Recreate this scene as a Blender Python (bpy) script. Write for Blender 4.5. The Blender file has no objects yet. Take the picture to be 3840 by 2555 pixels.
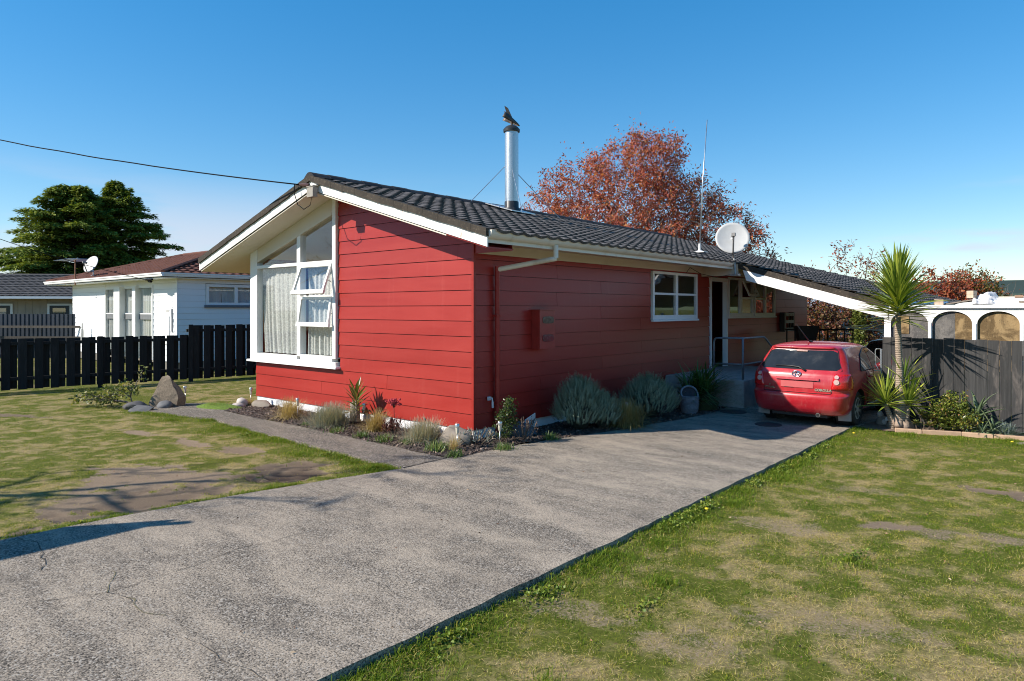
import bpy, bmesh, math, random
import numpy as np
from mathutils import Vector, Matrix, Euler, noise as mnoise

random.seed(11)
rng = np.random.default_rng(11)
SC = bpy.context.scene
COL = SC.collection
D = bpy.data
PI = math.pi

# ------------------------------------------------------------------ camera
# World axes follow the red house: x to its right, y to its back, z up (metres),
# origin at its front right corner.
cam_d = D.cameras.new('camera')
cam_d.sensor_width = 36.0
cam_d.lens = 24.0
cam_d.shift_y = -0.03055
cam_d.clip_start = 0.05
cam_d.clip_end = 9000
cam = D.objects.new('camera', cam_d)
COL.objects.link(cam)
CAM = Vector((7.763, -8.067, 2.14))
cam.location = CAM
YAW = math.radians(40.676)
cam.rotation_euler = (PI / 2, 0, YAW)
SC.camera = cam

# ------------------------------------------------------------------ sky and sun
SUN_TRAVEL = Vector((0.46, 0.642, -0.545)).normalized()
SUN_ELEV = math.asin(-SUN_TRAVEL.z)
SUN_TO = -SUN_TRAVEL
world = D.worlds.new('World')
SC.world = world
world.use_nodes = True
wt = world.node_tree
wt.nodes.clear()
w_out = wt.nodes.new('ShaderNodeOutputWorld')
w_bg = wt.nodes.new('ShaderNodeBackground')
w_sky = wt.nodes.new('ShaderNodeTexSky')
w_sky.sky_type = 'NISHITA'
w_sky.sun_disc = False
w_sky.sun_elevation = SUN_ELEV
w_sky.sun_rotation = math.atan2(SUN_TO.x, SUN_TO.y)
w_sky.air_density = 1.0
w_sky.dust_density = 0.05
w_sky.ozone_density = 1.6
w_bg.inputs['Strength'].default_value = 0.095
# thin cloud bands low over the horizon, all round
w_tc = wt.nodes.new('ShaderNodeTexCoord')
w_map = wt.nodes.new('ShaderNodeMapping')
w_map.inputs['Scale'].default_value = (1.25, 1.25, 9.0)
w_map.inputs['Location'].default_value = (0.7, 1.9, 0.0)
w_noi = wt.nodes.new('ShaderNodeTexNoise')
w_noi.inputs['Scale'].default_value = 2.2
w_noi.inputs['Detail'].default_value = 6
w_noi.inputs['Roughness'].default_value = 0.5
w_rmp = wt.nodes.new('ShaderNodeMapRange')
w_rmp.interpolation_type = 'SMOOTHSTEP'
w_rmp.inputs[1].default_value = 0.53
w_rmp.inputs[2].default_value = 0.70
w_sep = wt.nodes.new('ShaderNodeSeparateXYZ')
w_el = wt.nodes.new('ShaderNodeMapRange')
w_el.interpolation_type = 'SMOOTHSTEP'
w_el.inputs[1].default_value = 0.20
w_el.inputs[2].default_value = 0.07
w_mul = wt.nodes.new('ShaderNodeMath')
w_mul.operation = 'MULTIPLY'
w_mul2 = wt.nodes.new('ShaderNodeMath')
w_mul2.operation = 'MULTIPLY'
w_mul2.inputs[1].default_value = 0.72
w_mix = wt.nodes.new('ShaderNodeMix')
w_mix.data_type = 'RGBA'
w_mix.inputs[7].default_value = (4.4, 4.5, 5.35, 1)
L = wt.links.new
L(w_tc.outputs['Generated'], w_map.inputs['Vector'])
L(w_map.outputs['Vector'], w_noi.inputs['Vector'])
# the bank is thicker towards one side of the horizon
w_dot = wt.nodes.new('ShaderNodeVectorMath')
w_dot.operation = 'DOT_PRODUCT'
w_dot.inputs[1].default_value = (-0.92, -0.38, 0.0)
w_ma = wt.nodes.new('ShaderNodeMath')
w_ma.operation = 'MULTIPLY_ADD'
w_ma.inputs[1].default_value = 0.16
L(w_tc.outputs['Generated'], w_dot.inputs[0])
L(w_dot.outputs['Value'], w_ma.inputs[0])
L(w_noi.outputs['Fac'], w_ma.inputs[2])
L(w_ma.outputs[0], w_rmp.inputs[0])
L(w_tc.outputs['Generated'], w_sep.inputs[0])
L(w_sep.outputs['Z'], w_el.inputs[0])
L(w_rmp.outputs[0], w_mul.inputs[0])
L(w_el.outputs[0], w_mul.inputs[1])
L(w_mul.outputs[0], w_mul2.inputs[0])
L(w_mul2.outputs[0], w_mix.inputs[0])
w_gam = wt.nodes.new('ShaderNodeHueSaturation')
w_gam.inputs['Saturation'].default_value = 1.70
w_sc = wt.nodes.new('ShaderNodeVectorMath'); w_sc.operation = 'SCALE'; w_sc.inputs['Scale'].default_value = 0.14
w_gm = wt.nodes.new('ShaderNodeGamma'); w_gm.inputs['Gamma'].default_value = 0.66
w_sc2 = wt.nodes.new('ShaderNodeVectorMath'); w_sc2.operation = 'SCALE'; w_sc2.inputs['Scale'].default_value = 6.2
L(w_sky.outputs[0], w_sc.inputs[0]); L(w_sc.outputs[0], w_gm.inputs[0]); L(w_gm.outputs[0], w_sc2.inputs[0])
w_tn = wt.nodes.new('ShaderNodeVectorMath'); w_tn.operation = 'MULTIPLY'; w_tn.inputs[1].default_value = (0.93, 0.975, 1.03)
L(w_sc2.outputs[0], w_tn.inputs[0]); L(w_tn.outputs[0], w_gam.inputs['Color'])
L(w_gam.outputs[0], w_mix.inputs[6])
L(w_mix.outputs[2], w_bg.inputs['Color'])
L(w_bg.outputs[0], w_out.inputs['Surface'])

sun_d = D.lights.new('sun', 'SUN')
sun_d.energy = 4.4
sun_d.angle = math.radians(0.53)
sun_d.color = (1.0, 0.93, 0.83)
sun = D.objects.new('sun', sun_d)
COL.objects.link(sun)
sun.rotation_euler = SUN_TRAVEL.to_track_quat('-Z', 'Y').to_euler()
sun.location = (-10, -15, 20)

SC.view_settings.view_transform = 'Standard'
SC.view_settings.look = 'None'
SC.view_settings.exposure = 0.80
SC.view_settings.gamma = 1.0
SC.view_settings.use_curve_mapping = False
SC.render.engine = 'CYCLES'
try:
    SC.cycles.use_denoising = True
    SC.cycles.filter_width = 1.05
    SC.cycles.max_bounces = 8
    SC.cycles.transparent_max_bounces = 16
    SC.cycles.caustics_reflective = False
    SC.cycles.caustics_refractive = False
except Exception:
    pass

# ------------------------------------------------------------------ helpers: objects
def tag(o, label=None, cat=None, group=None, kind=None):
    if label: o['label'] = label
    if cat: o['category'] = cat
    if group: o['group'] = group
    if kind: o['kind'] = kind
    return o

def thing(name, label, cat, loc=(0, 0, 0), rz=0.0, group=None):
    o = D.objects.new(name, None)
    o.empty_display_size = 0.1
    COL.objects.link(o)
    o.location = loc
    o.rotation_euler = (0, 0, rz)
    return tag(o, label, cat, group)

def link(name, me, parent=None):
    o = D.objects.new(name, me)
    COL.objects.link(o)
    if parent is not None:
        o.parent = parent
    return o

def copy_tree(o, parent=None, **props):
    c = o.copy()
    COL.objects.link(c)
    if parent is not None:
        c.parent = parent
        c.matrix_parent_inverse = o.matrix_parent_inverse.copy()
    for ch in list(o.children):
        copy_tree(ch, c)
    for k, v in props.items():
        c[k] = v
    return c

class MB:
    """collects polygons; build() links them as one mesh object"""
    def __init__(s):
        s.v = []; s.f = []; s.m = []; s.t = []
        s.tint = 0.0; s.mi = 0
    def add(s, verts, faces):
        b = len(s.v)
        s.v += [tuple(p) for p in verts]
        s.t += [s.tint] * len(verts)
        for f in faces:
            s.f.append([b + i for i in f]); s.m.append(s.mi)
        return s
    def box(s, x0, x1, y0, y1, z0, z1, M=None):
        v = [(x0,y0,z0),(x1,y0,z0),(x1,y1,z0),(x0,y1,z0),(x0,y0,z1),(x1,y0,z1),(x1,y1,z1),(x0,y1,z1)]
        if M is not None: v = [M @ Vector(p) for p in v]
        return s.add(v, [(0,3,2,1),(4,5,6,7),(0,1,5,4),(1,2,6,5),(2,3,7,6),(3,0,4,7)])
    def bbox(s, x0, x1, y0, y1, z0, z1, b=0.006, M=None):
        """box with chamfered vertical and top edges"""
        v = []; f = []
        rings = [(z0, 0), (z1 - b, 0), (z1, b)]
        for z, i in rings:
            a0, a1, c0, c1 = x0 + i, x1 - i, y0 + i, y1 - i
            v += [(a0+b,c0,z),(a1-b,c0,z),(a1,c0+b,z),(a1,c1-b,z),(a1-b,c1,z),(a0+b,c1,z),(a0,c1-b,z),(a0,c0+b,z)]
        for r in range(2):
            for i in range(8):
                j = (i + 1) % 8
                f.append((r*8+i, r*8+j, r*8+8+j, r*8+8+i))
        f.append(tuple(range(7, -1, -1))); f.append(tuple(range(16, 24)))
        if M is not None: v = [M @ Vector(p) for p in v]
        return s.add(v, f)
    def prism(s, pts, off, M=None):
        """pts: 3D polygon, off: vector (or list of vectors) to the other cap"""
        n = len(pts)
        offs = off if isinstance(off, list) else [off] * n
        v = [Vector(p) for p in pts] + [Vector(p) + Vector(o) for p, o in zip(pts, offs)]
        if M is not None: v = [M @ p for p in v]
        f = [tuple(range(n - 1, -1, -1)), tuple(range(n, 2 * n))]
        for i in range(n):
            j = (i + 1) % n
            f.append((i, j, n + j, n + i))
        return s.add(v, f)
    def tube(s, pts, r, n=8, cap=True):
        pts = [Vector(p) for p in pts]
        R = r if isinstance(r, (list, tuple)) else [r] * len(pts)
        v = []; f = []
        up = Vector((0.13, 0.27, 0.95))
        for i, p in enumerate(pts):
            a = pts[max(i - 1, 0)]; b = pts[min(i + 1, len(pts) - 1)]
            d = (b - a).normalized()
            if abs(d.dot(up)) > 0.97: up = Vector((0.9, 0.3, 0.1))
            e1 = d.cross(up).normalized(); e2 = d.cross(e1)
            for k in range(n):
                an = 2 * PI * k / n
                v.append(p + (e1 * math.cos(an) + e2 * math.sin(an)) * R[i])
        for i in range(len(pts) - 1):
            for k in range(n):
                j = (k + 1) % n
                f.append((i*n+k, i*n+j, i*n+n+j, i*n+n+k))
        if cap:
            f.append(tuple(range(n - 1, -1, -1)))
            f.append(tuple(range((len(pts)-1)*n, len(pts)*n)))
        return s.add(v, f)
    def lathe(s, prof, n=16, M=None, cap=True):
        """prof: (r, z) list"""
        v = []; f = []
        for r, z in prof:
            for k in range(n):
                a = 2 * PI * k / n
                v.append(Vector((r * math.cos(a), r * math.sin(a), z)))
        for i in range(len(prof) - 1):
            for k in range(n):
                j = (k + 1) % n
                f.append((i*n+k, i*n+j, i*n+n+j, i*n+n+k))
        if cap:
            f.append(tuple(range(n - 1, -1, -1)))
            f.append(tuple(range((len(prof)-1)*n, len(prof)*n)))
        if M is not None: v = [M @ p for p in v]
        return s.add(v, f)
    def quad(s, a, b, c, d):
        return s.add([a, b, c, d], [(0, 1, 2, 3)])
    def mesh(s, name, mats, smooth=False, angle=None):
        me = D.meshes.new(name)
        me.from_pydata(s.v, [], s.f)
        ms = mats if isinstance(mats, (list, tuple)) else [mats]
        for m in ms: me.materials.append(m)
        if len(ms) > 1:
            me.polygons.foreach_set('material_index', s.m)
        if any(s.t):
            at = me.attributes.new('tint', 'FLOAT', 'POINT')
            at.data.foreach_set('value', np.array(s.t, dtype=np.float32))
        if smooth:
            me.polygons.foreach_set('use_smooth', [True] * len(me.polygons))
            if angle:
                try: me.set_sharp_from_angle(angle=math.radians(angle))
                except Exception: pass
        me.update()
        return me
    def build(s, name, mats, parent=None, smooth=False, angle=None):
        return link(name, s.mesh(name, mats, smooth, angle), parent)

def np_mesh(name, V, F, mat, tint=None, smooth=False):
    """fast mesh from numpy: V (n,3), F (m,k) with k = 3 or 4"""
    me = D.meshes.new(name)
    V = np.ascontiguousarray(V, dtype=np.float32); F = np.ascontiguousarray(F, dtype=np.int32)
    m, k = F.shape
    me.vertices.add(len(V)); me.vertices.foreach_set('co', V.ravel())
    me.loops.add(m * k); me.loops.foreach_set('vertex_index', F.ravel())
    me.polygons.add(m)
    me.polygons.foreach_set('loop_start', np.arange(0, m * k, k, dtype=np.int32))
    me.polygons.foreach_set('loop_total', np.full(m, k, dtype=np.int32))
    if smooth:
        me.polygons.foreach_set('use_smooth', np.ones(m, dtype=bool))
    me.materials.append(mat)
    if tint is not None:
        at = me.attributes.new('tint', 'FLOAT', 'POINT')
        at.data.foreach_set('value', np.ascontiguousarray(tint, dtype=np.float32))
    me.update(calc_edges=True)
    me.validate()
    return me

def rot_to(d, up=(0, 0, 1)):
    """rotation whose x axis is d, z axis near up"""
    d = Vector(d).normalized(); up = Vector(up)
    if abs(d.dot(up.normalized())) > 0.985: up = Vector((-d.y - 0.2, d.x + 0.1, 0.3))
    y = up.cross(d).normalized(); z = d.cross(y)
    return Matrix((d, y, z)).transposed()

def M4(loc, d=None, up=(0, 0, 1), s=1.0):
    R = rot_to(d, up) if d is not None else Matrix.Identity(3)
    return Matrix.Translation(Vector(loc)) @ R.to_4x4() @ Matrix.Diagonal((s, s, s, 1))

# value noise in numpy
_lat = {}
def vnoise(x, y, scale, seed=0):
    if seed not in _lat:
        _lat[seed] = np.random.default_rng(1000 + seed).random((257, 257))
    g = _lat[seed]
    X = np.asarray(x) / scale + 71.3 + seed * 7.7; Y = np.asarray(y) / scale + 93.1 + seed * 3.1
    xi = np.floor(X).astype(int); yi = np.floor(Y).astype(int)
    fx = X - xi; fy = Y - yi
    fx = fx * fx * (3 - 2 * fx); fy = fy * fy * (3 - 2 * fy)
    xi %= 256; yi %= 256
    return (g[xi, yi] * (1 - fx) + g[xi + 1, yi] * fx) * (1 - fy) + (g[xi, yi + 1] * (1 - fx) + g[xi + 1, yi + 1] * fx) * fy
def fbm(x, y, scale, seed=0, oct=4):
    r = 0; a = 1; t = 0
    for k in range(oct):
        r = r + a * vnoise(x, y, scale / 2 ** k, seed + k); t += a; a *= 0.55
    return r / t
def sstep(a, b, x):
    t = np.clip((x - a) / (b - a), 0, 1)
    return t * t * (3 - 2 * t)

# ------------------------------------------------------------------ helpers: materials
class NT:
    def __init__(s, name):
        s.m = D.materials.new(name); s.m.use_nodes = True
        s.t = s.m.node_tree; s.t.nodes.clear()
        s.out = s.n('ShaderNodeOutputMaterial')
    def n(s, kind, **kw):
        x = s.t.nodes.new(kind)
        for k, v in kw.items(): setattr(x, k, v)
        return x
    def l(s, a, b): s.t.links.new(a, b)
    def pos(s, scale=(1, 1, 1), obj=False, loc=(0, 0, 0)):
        mp = s.n('ShaderNodeMapping')
        mp.inputs['Scale'].default_value = scale
        mp.inputs['Location'].default_value = loc
        if obj: s.l(s.n('ShaderNodeTexCoord').outputs['Object'], mp.inputs['Vector'])
        else: s.l(s.n('ShaderNodeNewGeometry').outputs['Position'], mp.inputs['Vector'])
        return mp.outputs[0]
    def noise(s, vec, scale, detail=4, rough=0.5, dist=0.0):
        x = s.n('ShaderNodeTexNoise')
        x.inputs['Scale'].default_value = scale; x.inputs['Detail'].default_value = detail
        x.inputs['Roughness'].default_value = rough; x.inputs['Distortion'].default_value = dist
        s.l(vec, x.inputs['Vector'])
        return x.outputs['Fac']
    def rng(s, val, a, b, c=0.0, d=1.0, smooth=False):
        x = s.n('ShaderNodeMapRange')
        if smooth: x.interpolation_type = 'SMOOTHSTEP'
        s.l(val, x.inputs[0])
        for i, q in enumerate((a, b, c, d)): x.inputs[i + 1].default_value = q
        return x.outputs[0]
    def mix(s, fac, a, b, mode='MIX'):
        x = s.n('ShaderNodeMix', data_type='RGBA', blend_type=mode)
        for q, i in ((fac, 0), (a, 6), (b, 7)):
            if isinstance(q, (int, float)): x.inputs[i].default_value = q
            elif isinstance(q, tuple): x.inputs[i].default_value = (q[0], q[1], q[2], 1)
            else: s.l(q, x.inputs[i])
        return x.outputs[2]
    def math(s, op, a, b=0.0):
        x = s.n('ShaderNodeMath', operation=op)
        for i, q in enumerate((a, b)):
            if isinstance(q, (int, float)): x.inputs[i].default_value = q
            else: s.l(q, x.inputs[i])
        return x.outputs[0]
    def ramp(s, fac, stops):
        x = s.n('ShaderNodeValToRGB')
        e = x.color_ramp.elements
        while len(e) < len(stops): e.new(0.5)
        for q, (p, c) in zip(e, stops):
            q.position = p; q.color = (c[0], c[1], c[2], 1)
        s.l(fac, x.inputs[0])
        return x.outputs[0]
    def rand(s): return s.n('ShaderNodeObjectInfo').outputs['Random']
    def attr(s, name='tint'):
        x = s.n('ShaderNodeAttribute'); x.attribute_name = name
        return x.outputs['Fac']
    def bump(s, h, strength=0.3, dist=0.01):
        x = s.n('ShaderNodeBump')
        x.inputs['Strength'].default_value = strength; x.inputs['Distance'].default_value = dist
        s.l(h, x.inputs['Height'])
        return x.outputs[0]
    def bsdf(s, col, rough=0.6, metal=0.0, spec=0.5, normal=None, coat=0.0, coat_r=0.1):
        b = s.n('ShaderNodeBsdfPrincipled')
        if isinstance(col, tuple): b.inputs['Base Color'].default_value = (col[0], col[1], col[2], 1)
        else: s.l(col, b.inputs['Base Color'])
        if isinstance(rough, (int, float)): b.inputs['Roughness'].default_value = rough
        else: s.l(rough, b.inputs['Roughness'])
        b.inputs['Metallic'].default_value = metal
        b.inputs['Specular IOR Level'].default_value = spec
        b.inputs['Coat Weight'].default_value = coat
        b.inputs['Coat Roughness'].default_value = coat_r
        if normal is not None: s.l(normal, b.inputs['Normal'])
        s.b = b
        return b.outputs[0]
    def done(s, sh):
        s.l(sh, s.out.inputs['Surface'])
        return s.m

def simple(name, col, rough=0.6, var=0.12, scale=6.0, metal=0.0, spec=0.5, bump=0.0, bscale=60, rand=0.0, coat=0.0, obj=True, dirt=None, dscale=3.0, damt=0.5, stretch=(1,1,1)):
    """painted/plain surface with mottling, optional dirt stains and grain"""
    t = NT(name)
    p = t.pos(stretch, obj=obj)
    n1 = t.noise(p, scale, 5, 0.55)
    lo = tuple(c * (1 - var) for c in col); hi = tuple(min(1, c * (1 + var)) for c in col)
    c = t.mix(t.rng(n1, 0.3, 0.7), lo, hi)
    if dirt:
        n2 = t.noise(p, dscale, 6, 0.65, 0.4)
        c = t.mix(t.rng(n2, 0.5, 0.75, 0, damt, True), c, dirt)
    if rand:
        r = t.rng(t.rand(), 0, 1, 1 - rand, 1 + rand)
        c = t.mix(1.0, c, t.n('ShaderNodeCombineColor').outputs[0], 'MULTIPLY') if False else c
        hs = t.n('ShaderNodeHueSaturation'); t.l(c, hs.inputs['Color']); t.l(r, hs.inputs['Value']); c = hs.outputs[0]
    nm = None
    if bump: nm = t.bump(t.noise(p, bscale, 4, 0.6), bump, 0.01)
    rg = t.rng(n1, 0.2, 0.8, max(0.02, rough - 0.06), min(1, rough + 0.06))
    return t.done(t.bsdf(c, rg, metal, spec, nm, coat))

def leaf_mat(name, stops, rough=0.45, trans=0.25, spec=0.35, nz=0.0, nscale=1.5, use_rand=False):
    """foliage: colour from the per-leaf tint attribute (+ object random), some light passes through"""
    t = NT(name)
    f = t.attr()
    if use_rand: f = t.math('ADD', f, t.math('MULTIPLY', t.rand(), 0.9))
    if nz:
        n = t.noise(t.pos(), nscale, 3)
        f = t.math('ADD', f, t.rng(n, 0.3, 0.7, -nz, nz))
    c = t.ramp(f, stops)
    b = t.bsdf(c, rough, 0, spec)
    tr = t.n('ShaderNodeBsdfTranslucent')
    c2 = t.mix(1.0, c, (1.25, 1.2, 0.6), 'MULTIPLY')
    t.l(c2, tr.inputs['Color'])
    mx = t.n('ShaderNodeMixShader'); mx.inputs[0].default_value = trans
    t.l(b, mx.inputs[1]); t.l(tr.outputs[0], mx.inputs[2])
    return t.done(mx.outputs[0])

def glass_mat(name, refl=0.16, tint=(0.97, 0.98, 0.975), rough=0.01, dirt=0.0):
    t = NT(name)
    fr = t.n('ShaderNodeFresnel'); fr.inputs['IOR'].default_value = 1.5
    f = t.math('ADD', t.math('MULTIPLY', fr.outputs[0], 1.3), refl)
    f = t.math('MINIMUM', f, 0.95)
    f = t.math('MULTIPLY', f, t.math('SUBTRACT', 1.0, t.n('ShaderNodeNewGeometry').outputs['Backfacing']))
    tr = t.n('ShaderNodeBsdfTransparent'); tr.inputs[0].default_value = (*tint, 1)
    gl = t.n('ShaderNodeBsdfGlossy'); gl.inputs['Roughness'].default_value = rough
    gl.inputs['Color'].default_value = (0.95, 0.97, 1, 1)
    mx = t.n('ShaderNodeMixShader')
    t.l(f, mx.inputs[0]); t.l(tr.outputs[0], mx.inputs[1]); t.l(gl.outputs[0], mx.inputs[2])
    sh = mx.outputs[0]
    if dirt:
        df = t.n('ShaderNodeBsdfDiffuse'); df.inputs[0].default_value = (0.5, 0.47, 0.43, 1)
        n = t.noise(t.pos((1, 1, 0.25), True), 9, 6, 0.7)
        m2 = t.n('ShaderNodeMixShader'); t.l(t.rng(n, 0.35, 0.8, dirt * 0.4, dirt), m2.inputs[0])
        t.l(sh, m2.inputs[1]); t.l(df.outputs[0], m2.inputs[2]); sh = m2.outputs[0]
    return t.done(sh)
# ------------------------------------------------------------------ materials
def red_paint(name, stretch=(0.35, 0.35, 2.2)):
    t = NT(name)
    p = t.pos(stretch)
    n1 = t.noise(p, 1.1, 5, 0.6, 0.3)
    c = t.mix(t.rng(n1, 0.3, 0.7), (0.275, 0.020, 0.015), (0.335, 0.030, 0.022))
    p2 = t.pos((6, 6, 0.5))
    n2 = t.noise(p2, 1.3, 5, 0.65, 0.2)       # faint vertical wash marks
    c = t.mix(t.rng(n2, 0.55, 0.85, 0, 0.22, True), c, (0.45, 0.10, 0.08))
    n3 = t.noise(t.pos(), 26, 5, 0.75)        # scuffs and specks of dust
    c = t.mix(t.rng(n3, 0.66, 0.8, 0, 0.22, True), c, (0.46, 0.13, 0.10))
    hs = t.n('ShaderNodeHueSaturation'); t.l(c, hs.inputs['Color'])
    t.l(t.rng(t.rand(), 0, 1, 0.93, 1.07), hs.inputs['Value'])
    nb = t.noise(t.pos((1, 1, 3)), 14, 4, 0.6)
    return t.done(t.bsdf(hs.outputs[0], t.rng(n1, 0.2, 0.8, 0.30, 0.42), 0, 0.33, t.bump(nb, 0.10, 0.006)))

def white_paint(name, col=(0.80, 0.79, 0.76), dirt=(0.42, 0.36, 0.28), damt=0.45, peel=0.0, rough=0.5):
    t = NT(name)
    p = t.pos()
    n1 = t.noise(p, 2.2, 6, 0.6, 0.4)
    c = t.mix(t.rng(n1, 0.52, 0.85, 0, damt, True), col, dirt)
    if peel:
        n2 = t.noise(p, 7, 8, 0.7, 0.6)
        c = t.mix(t.rng(n2, 0.70 - 0.1 * peel, 0.72 - 0.1 * peel, 0, 0.8), c, (0.50, 0.33, 0.25))
    return t.done(t.bsdf(c, rough, 0, 0.4, t.bump(t.noise(p, 40, 4, 0.6), 0.12, 0.004)))

M_RED = red_paint('red_board_paint')
M_WHITE = white_paint('white_trim_paint', peel=0.35, damt=0.25)
M_FASCIA = white_paint('white_fascia_paint', peel=0.75, damt=0.2)
M_CREAM = white_paint('cream_soffit_paint', (0.66, 0.60, 0.50), (0.44, 0.38, 0.30), 0.4)
M_GUTTER = white_paint('stained_gutter_paint', (0.70, 0.66, 0.58), (0.42, 0.29, 0.18), 0.7)
M_BASE = white_paint('white_foundation_paint', (0.80, 0.80, 0.80), (0.55, 0.52, 0.48), 0.4)
M_WINWHITE = white_paint('window_white', (0.80, 0.80, 0.80), (0.55, 0.52, 0.48), 0.3)
M_GLASS = glass_mat('window_glass', 0.06)
M_GLASS_DK = glass_mat('side_window_glass', 0.08)
M_BLACK = simple('matt_black_hole', (0.012, 0.012, 0.012), 0.9)
M_CURTAIN = None
M_GAPDARK = simple('dark_gap_lining', (0.030, 0.012, 0.011), 0.95)  # lining coloured dark so the gaps between boards look shaded
M_ROOM = simple('room_lining', (0.20, 0.18, 0.155), 0.9, 0.1)
M_GALV = simple('galvanised_steel', (0.52, 0.53, 0.54), 0.34, 0.22, 55, metal=0.85, rand=0.0)
M_STEEL = simple('brushed_steel', (0.62, 0.61, 0.58), 0.3, 0.1, 20, metal=0.9)
M_BLACKMETAL = simple('black_metal', (0.02, 0.021, 0.023), 0.45, 0.3, 10)
M_GREYPAINT = simple('grey_pipe_paint', (0.13, 0.15, 0.17), 0.45, 0.2, 12)
M_CABLE = simple('black_cable', (0.010, 0.010, 0.011), 0.9, spec=0.15)
M_PLASTIC_W = simple('grey_white_plastic', (0.62, 0.61, 0.60), 0.45, 0.08, 12, dirt=(0.42, 0.38, 0.33), dscale=7, damt=0.4)

def roof_tile_mat(name, c0, c1, lichen, cell=(0.32, 0.30, 5.0), moss_amt=0.5):
    t = NT(name)
    p = t.pos()
    wn = t.n('ShaderNodeTexWhiteNoise')
    sn = t.n('ShaderNodeVectorMath', operation='SNAP')
    t.l(p, sn.inputs[0]); sn.inputs[1].default_value = cell
    t.l(sn.outputs[0], wn.inputs['Vector'])
    n1 = t.noise(p, 5, 6, 0.65)
    c = t.mix(t.math('ADD', t.math('MULTIPLY', wn.outputs['Value'], 0.4), t.math('MULTIPLY', n1, 0.6)), c0, c1)
    n2 = t.noise(p, 22, 5, 0.7)
    c = t.mix(t.rng(n2, 0.52, 0.7, 0, moss_amt, True), c, lichen)
    n3 = t.noise(p, 60, 3, 0.7)
    c = t.mix(t.rng(n3, 0.6, 0.75, 0, 0.6), c, (0.02, 0.02, 0.02))
    return t.done(t.bsdf(c, 0.85, 0, 0.25, t.bump(t.noise(p, 120, 4, 0.7), 0.4, 0.006)))
M_TILE = roof_tile_mat('charcoal_concrete_tile', (0.022, 0.021, 0.022), (0.16, 0.143, 0.134), (0.30, 0.265, 0.235), moss_amt=0.7)
M_VERGE = roof_tile_mat('weathered_verge', (0.022, 0.019, 0.016), (0.065, 0.052, 0.040), (0.17, 0.135, 0.09), moss_amt=0.6)
M_RIDGE = roof_tile_mat('dark_ridge_tile', (0.018, 0.018, 0.02), (0.04, 0.04, 0.045), (0.09, 0.085, 0.08))
M_TILE_BROWN = roof_tile_mat('brown_roof_tile', (0.085, 0.034, 0.024), (0.16, 0.066, 0.045), (0.22, 0.12, 0.085), moss_amt=0.25)
M_TILE_GREY = roof_tile_mat('grey_roof_tile', (0.05, 0.048, 0.05), (0.10, 0.096, 0.096), (0.16, 0.15, 0.14), moss_amt=0.25)

# ------------------------------------------------------------------ ground shapes (house frame, metres)
DRIVE_L = [(0.02, -14.0), (0.03, -6.36), (0.06, -5.6), (0.16, -4.7), (0.27, -3.9), (0.42, -3.1), (0.64, -2.14), (0.66, -2.06)]
BED_EDGE = [(-7.0, -0.62), (-6.8, -0.86), (-6.2, -1.10), (-5.4, -1.16), (-3.5, -1.14), (-1.8, -1.17), (0.30, -1.24), (0.62, -1.22), (0.76, -1.08), (0.78, 0.05), (0.95, 0.9), (1.2, 1.9), (1.40, 2.7), (1.46, 3.3), (1.62, 4.2), (1.70, 5.2), (1.62, 6.35)]
def drive_left(y):
    ys = np.array([p[1] for p in DRIVE_L]); xs = np.array([p[0] for p in DRIVE_L])
    return np.interp(y, ys, xs)
PATH_LO = [(-8.15, -1.35), (-7.9, -1.95), (-7.45, -2.15), (-6.32, -1.97), (-5.4, -1.72), (-4.6, -1.83), (-1.9, -1.97), (0.66, -2.06)]
def path_lo(x): return np.interp(x, [p[0] for p in PATH_LO], [p[1] for p in PATH_LO])
def path_hi(x): return np.interp(x, [-8.15, -7.4, -7.0, -6.8, 0.8], [-1.3, -0.72, -0.62, -0.6, -0.6])
def lawn_mask(x, y):
    """1 where lawn grows (left lawn, strip beside the house, right lawn)"""
    x = np.asarray(x); y = np.asarray(y)
    right = (x > 4.36) & (y < np.interp(x, [4.3, 5.0, 6.0, 7.0, 9.0, 30], [5.6, 5.46, 5.84, 6.0, 6.1, 6.1]))
    left = (x < drive_left(y)) & (y < -2.06)
    onpath = (x > -8.15) & (x < 0.7) & (y > path_lo(x)) & (y < path_hi(x))
    left2 = (x < -7.0) & (y >= -2.06) & ~onpath
    left3 = (x < 0.6) & (y >= -2.06) & (y < path_lo(x)) & (x > -8.15)
    return right | left | left2 | left3

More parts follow.
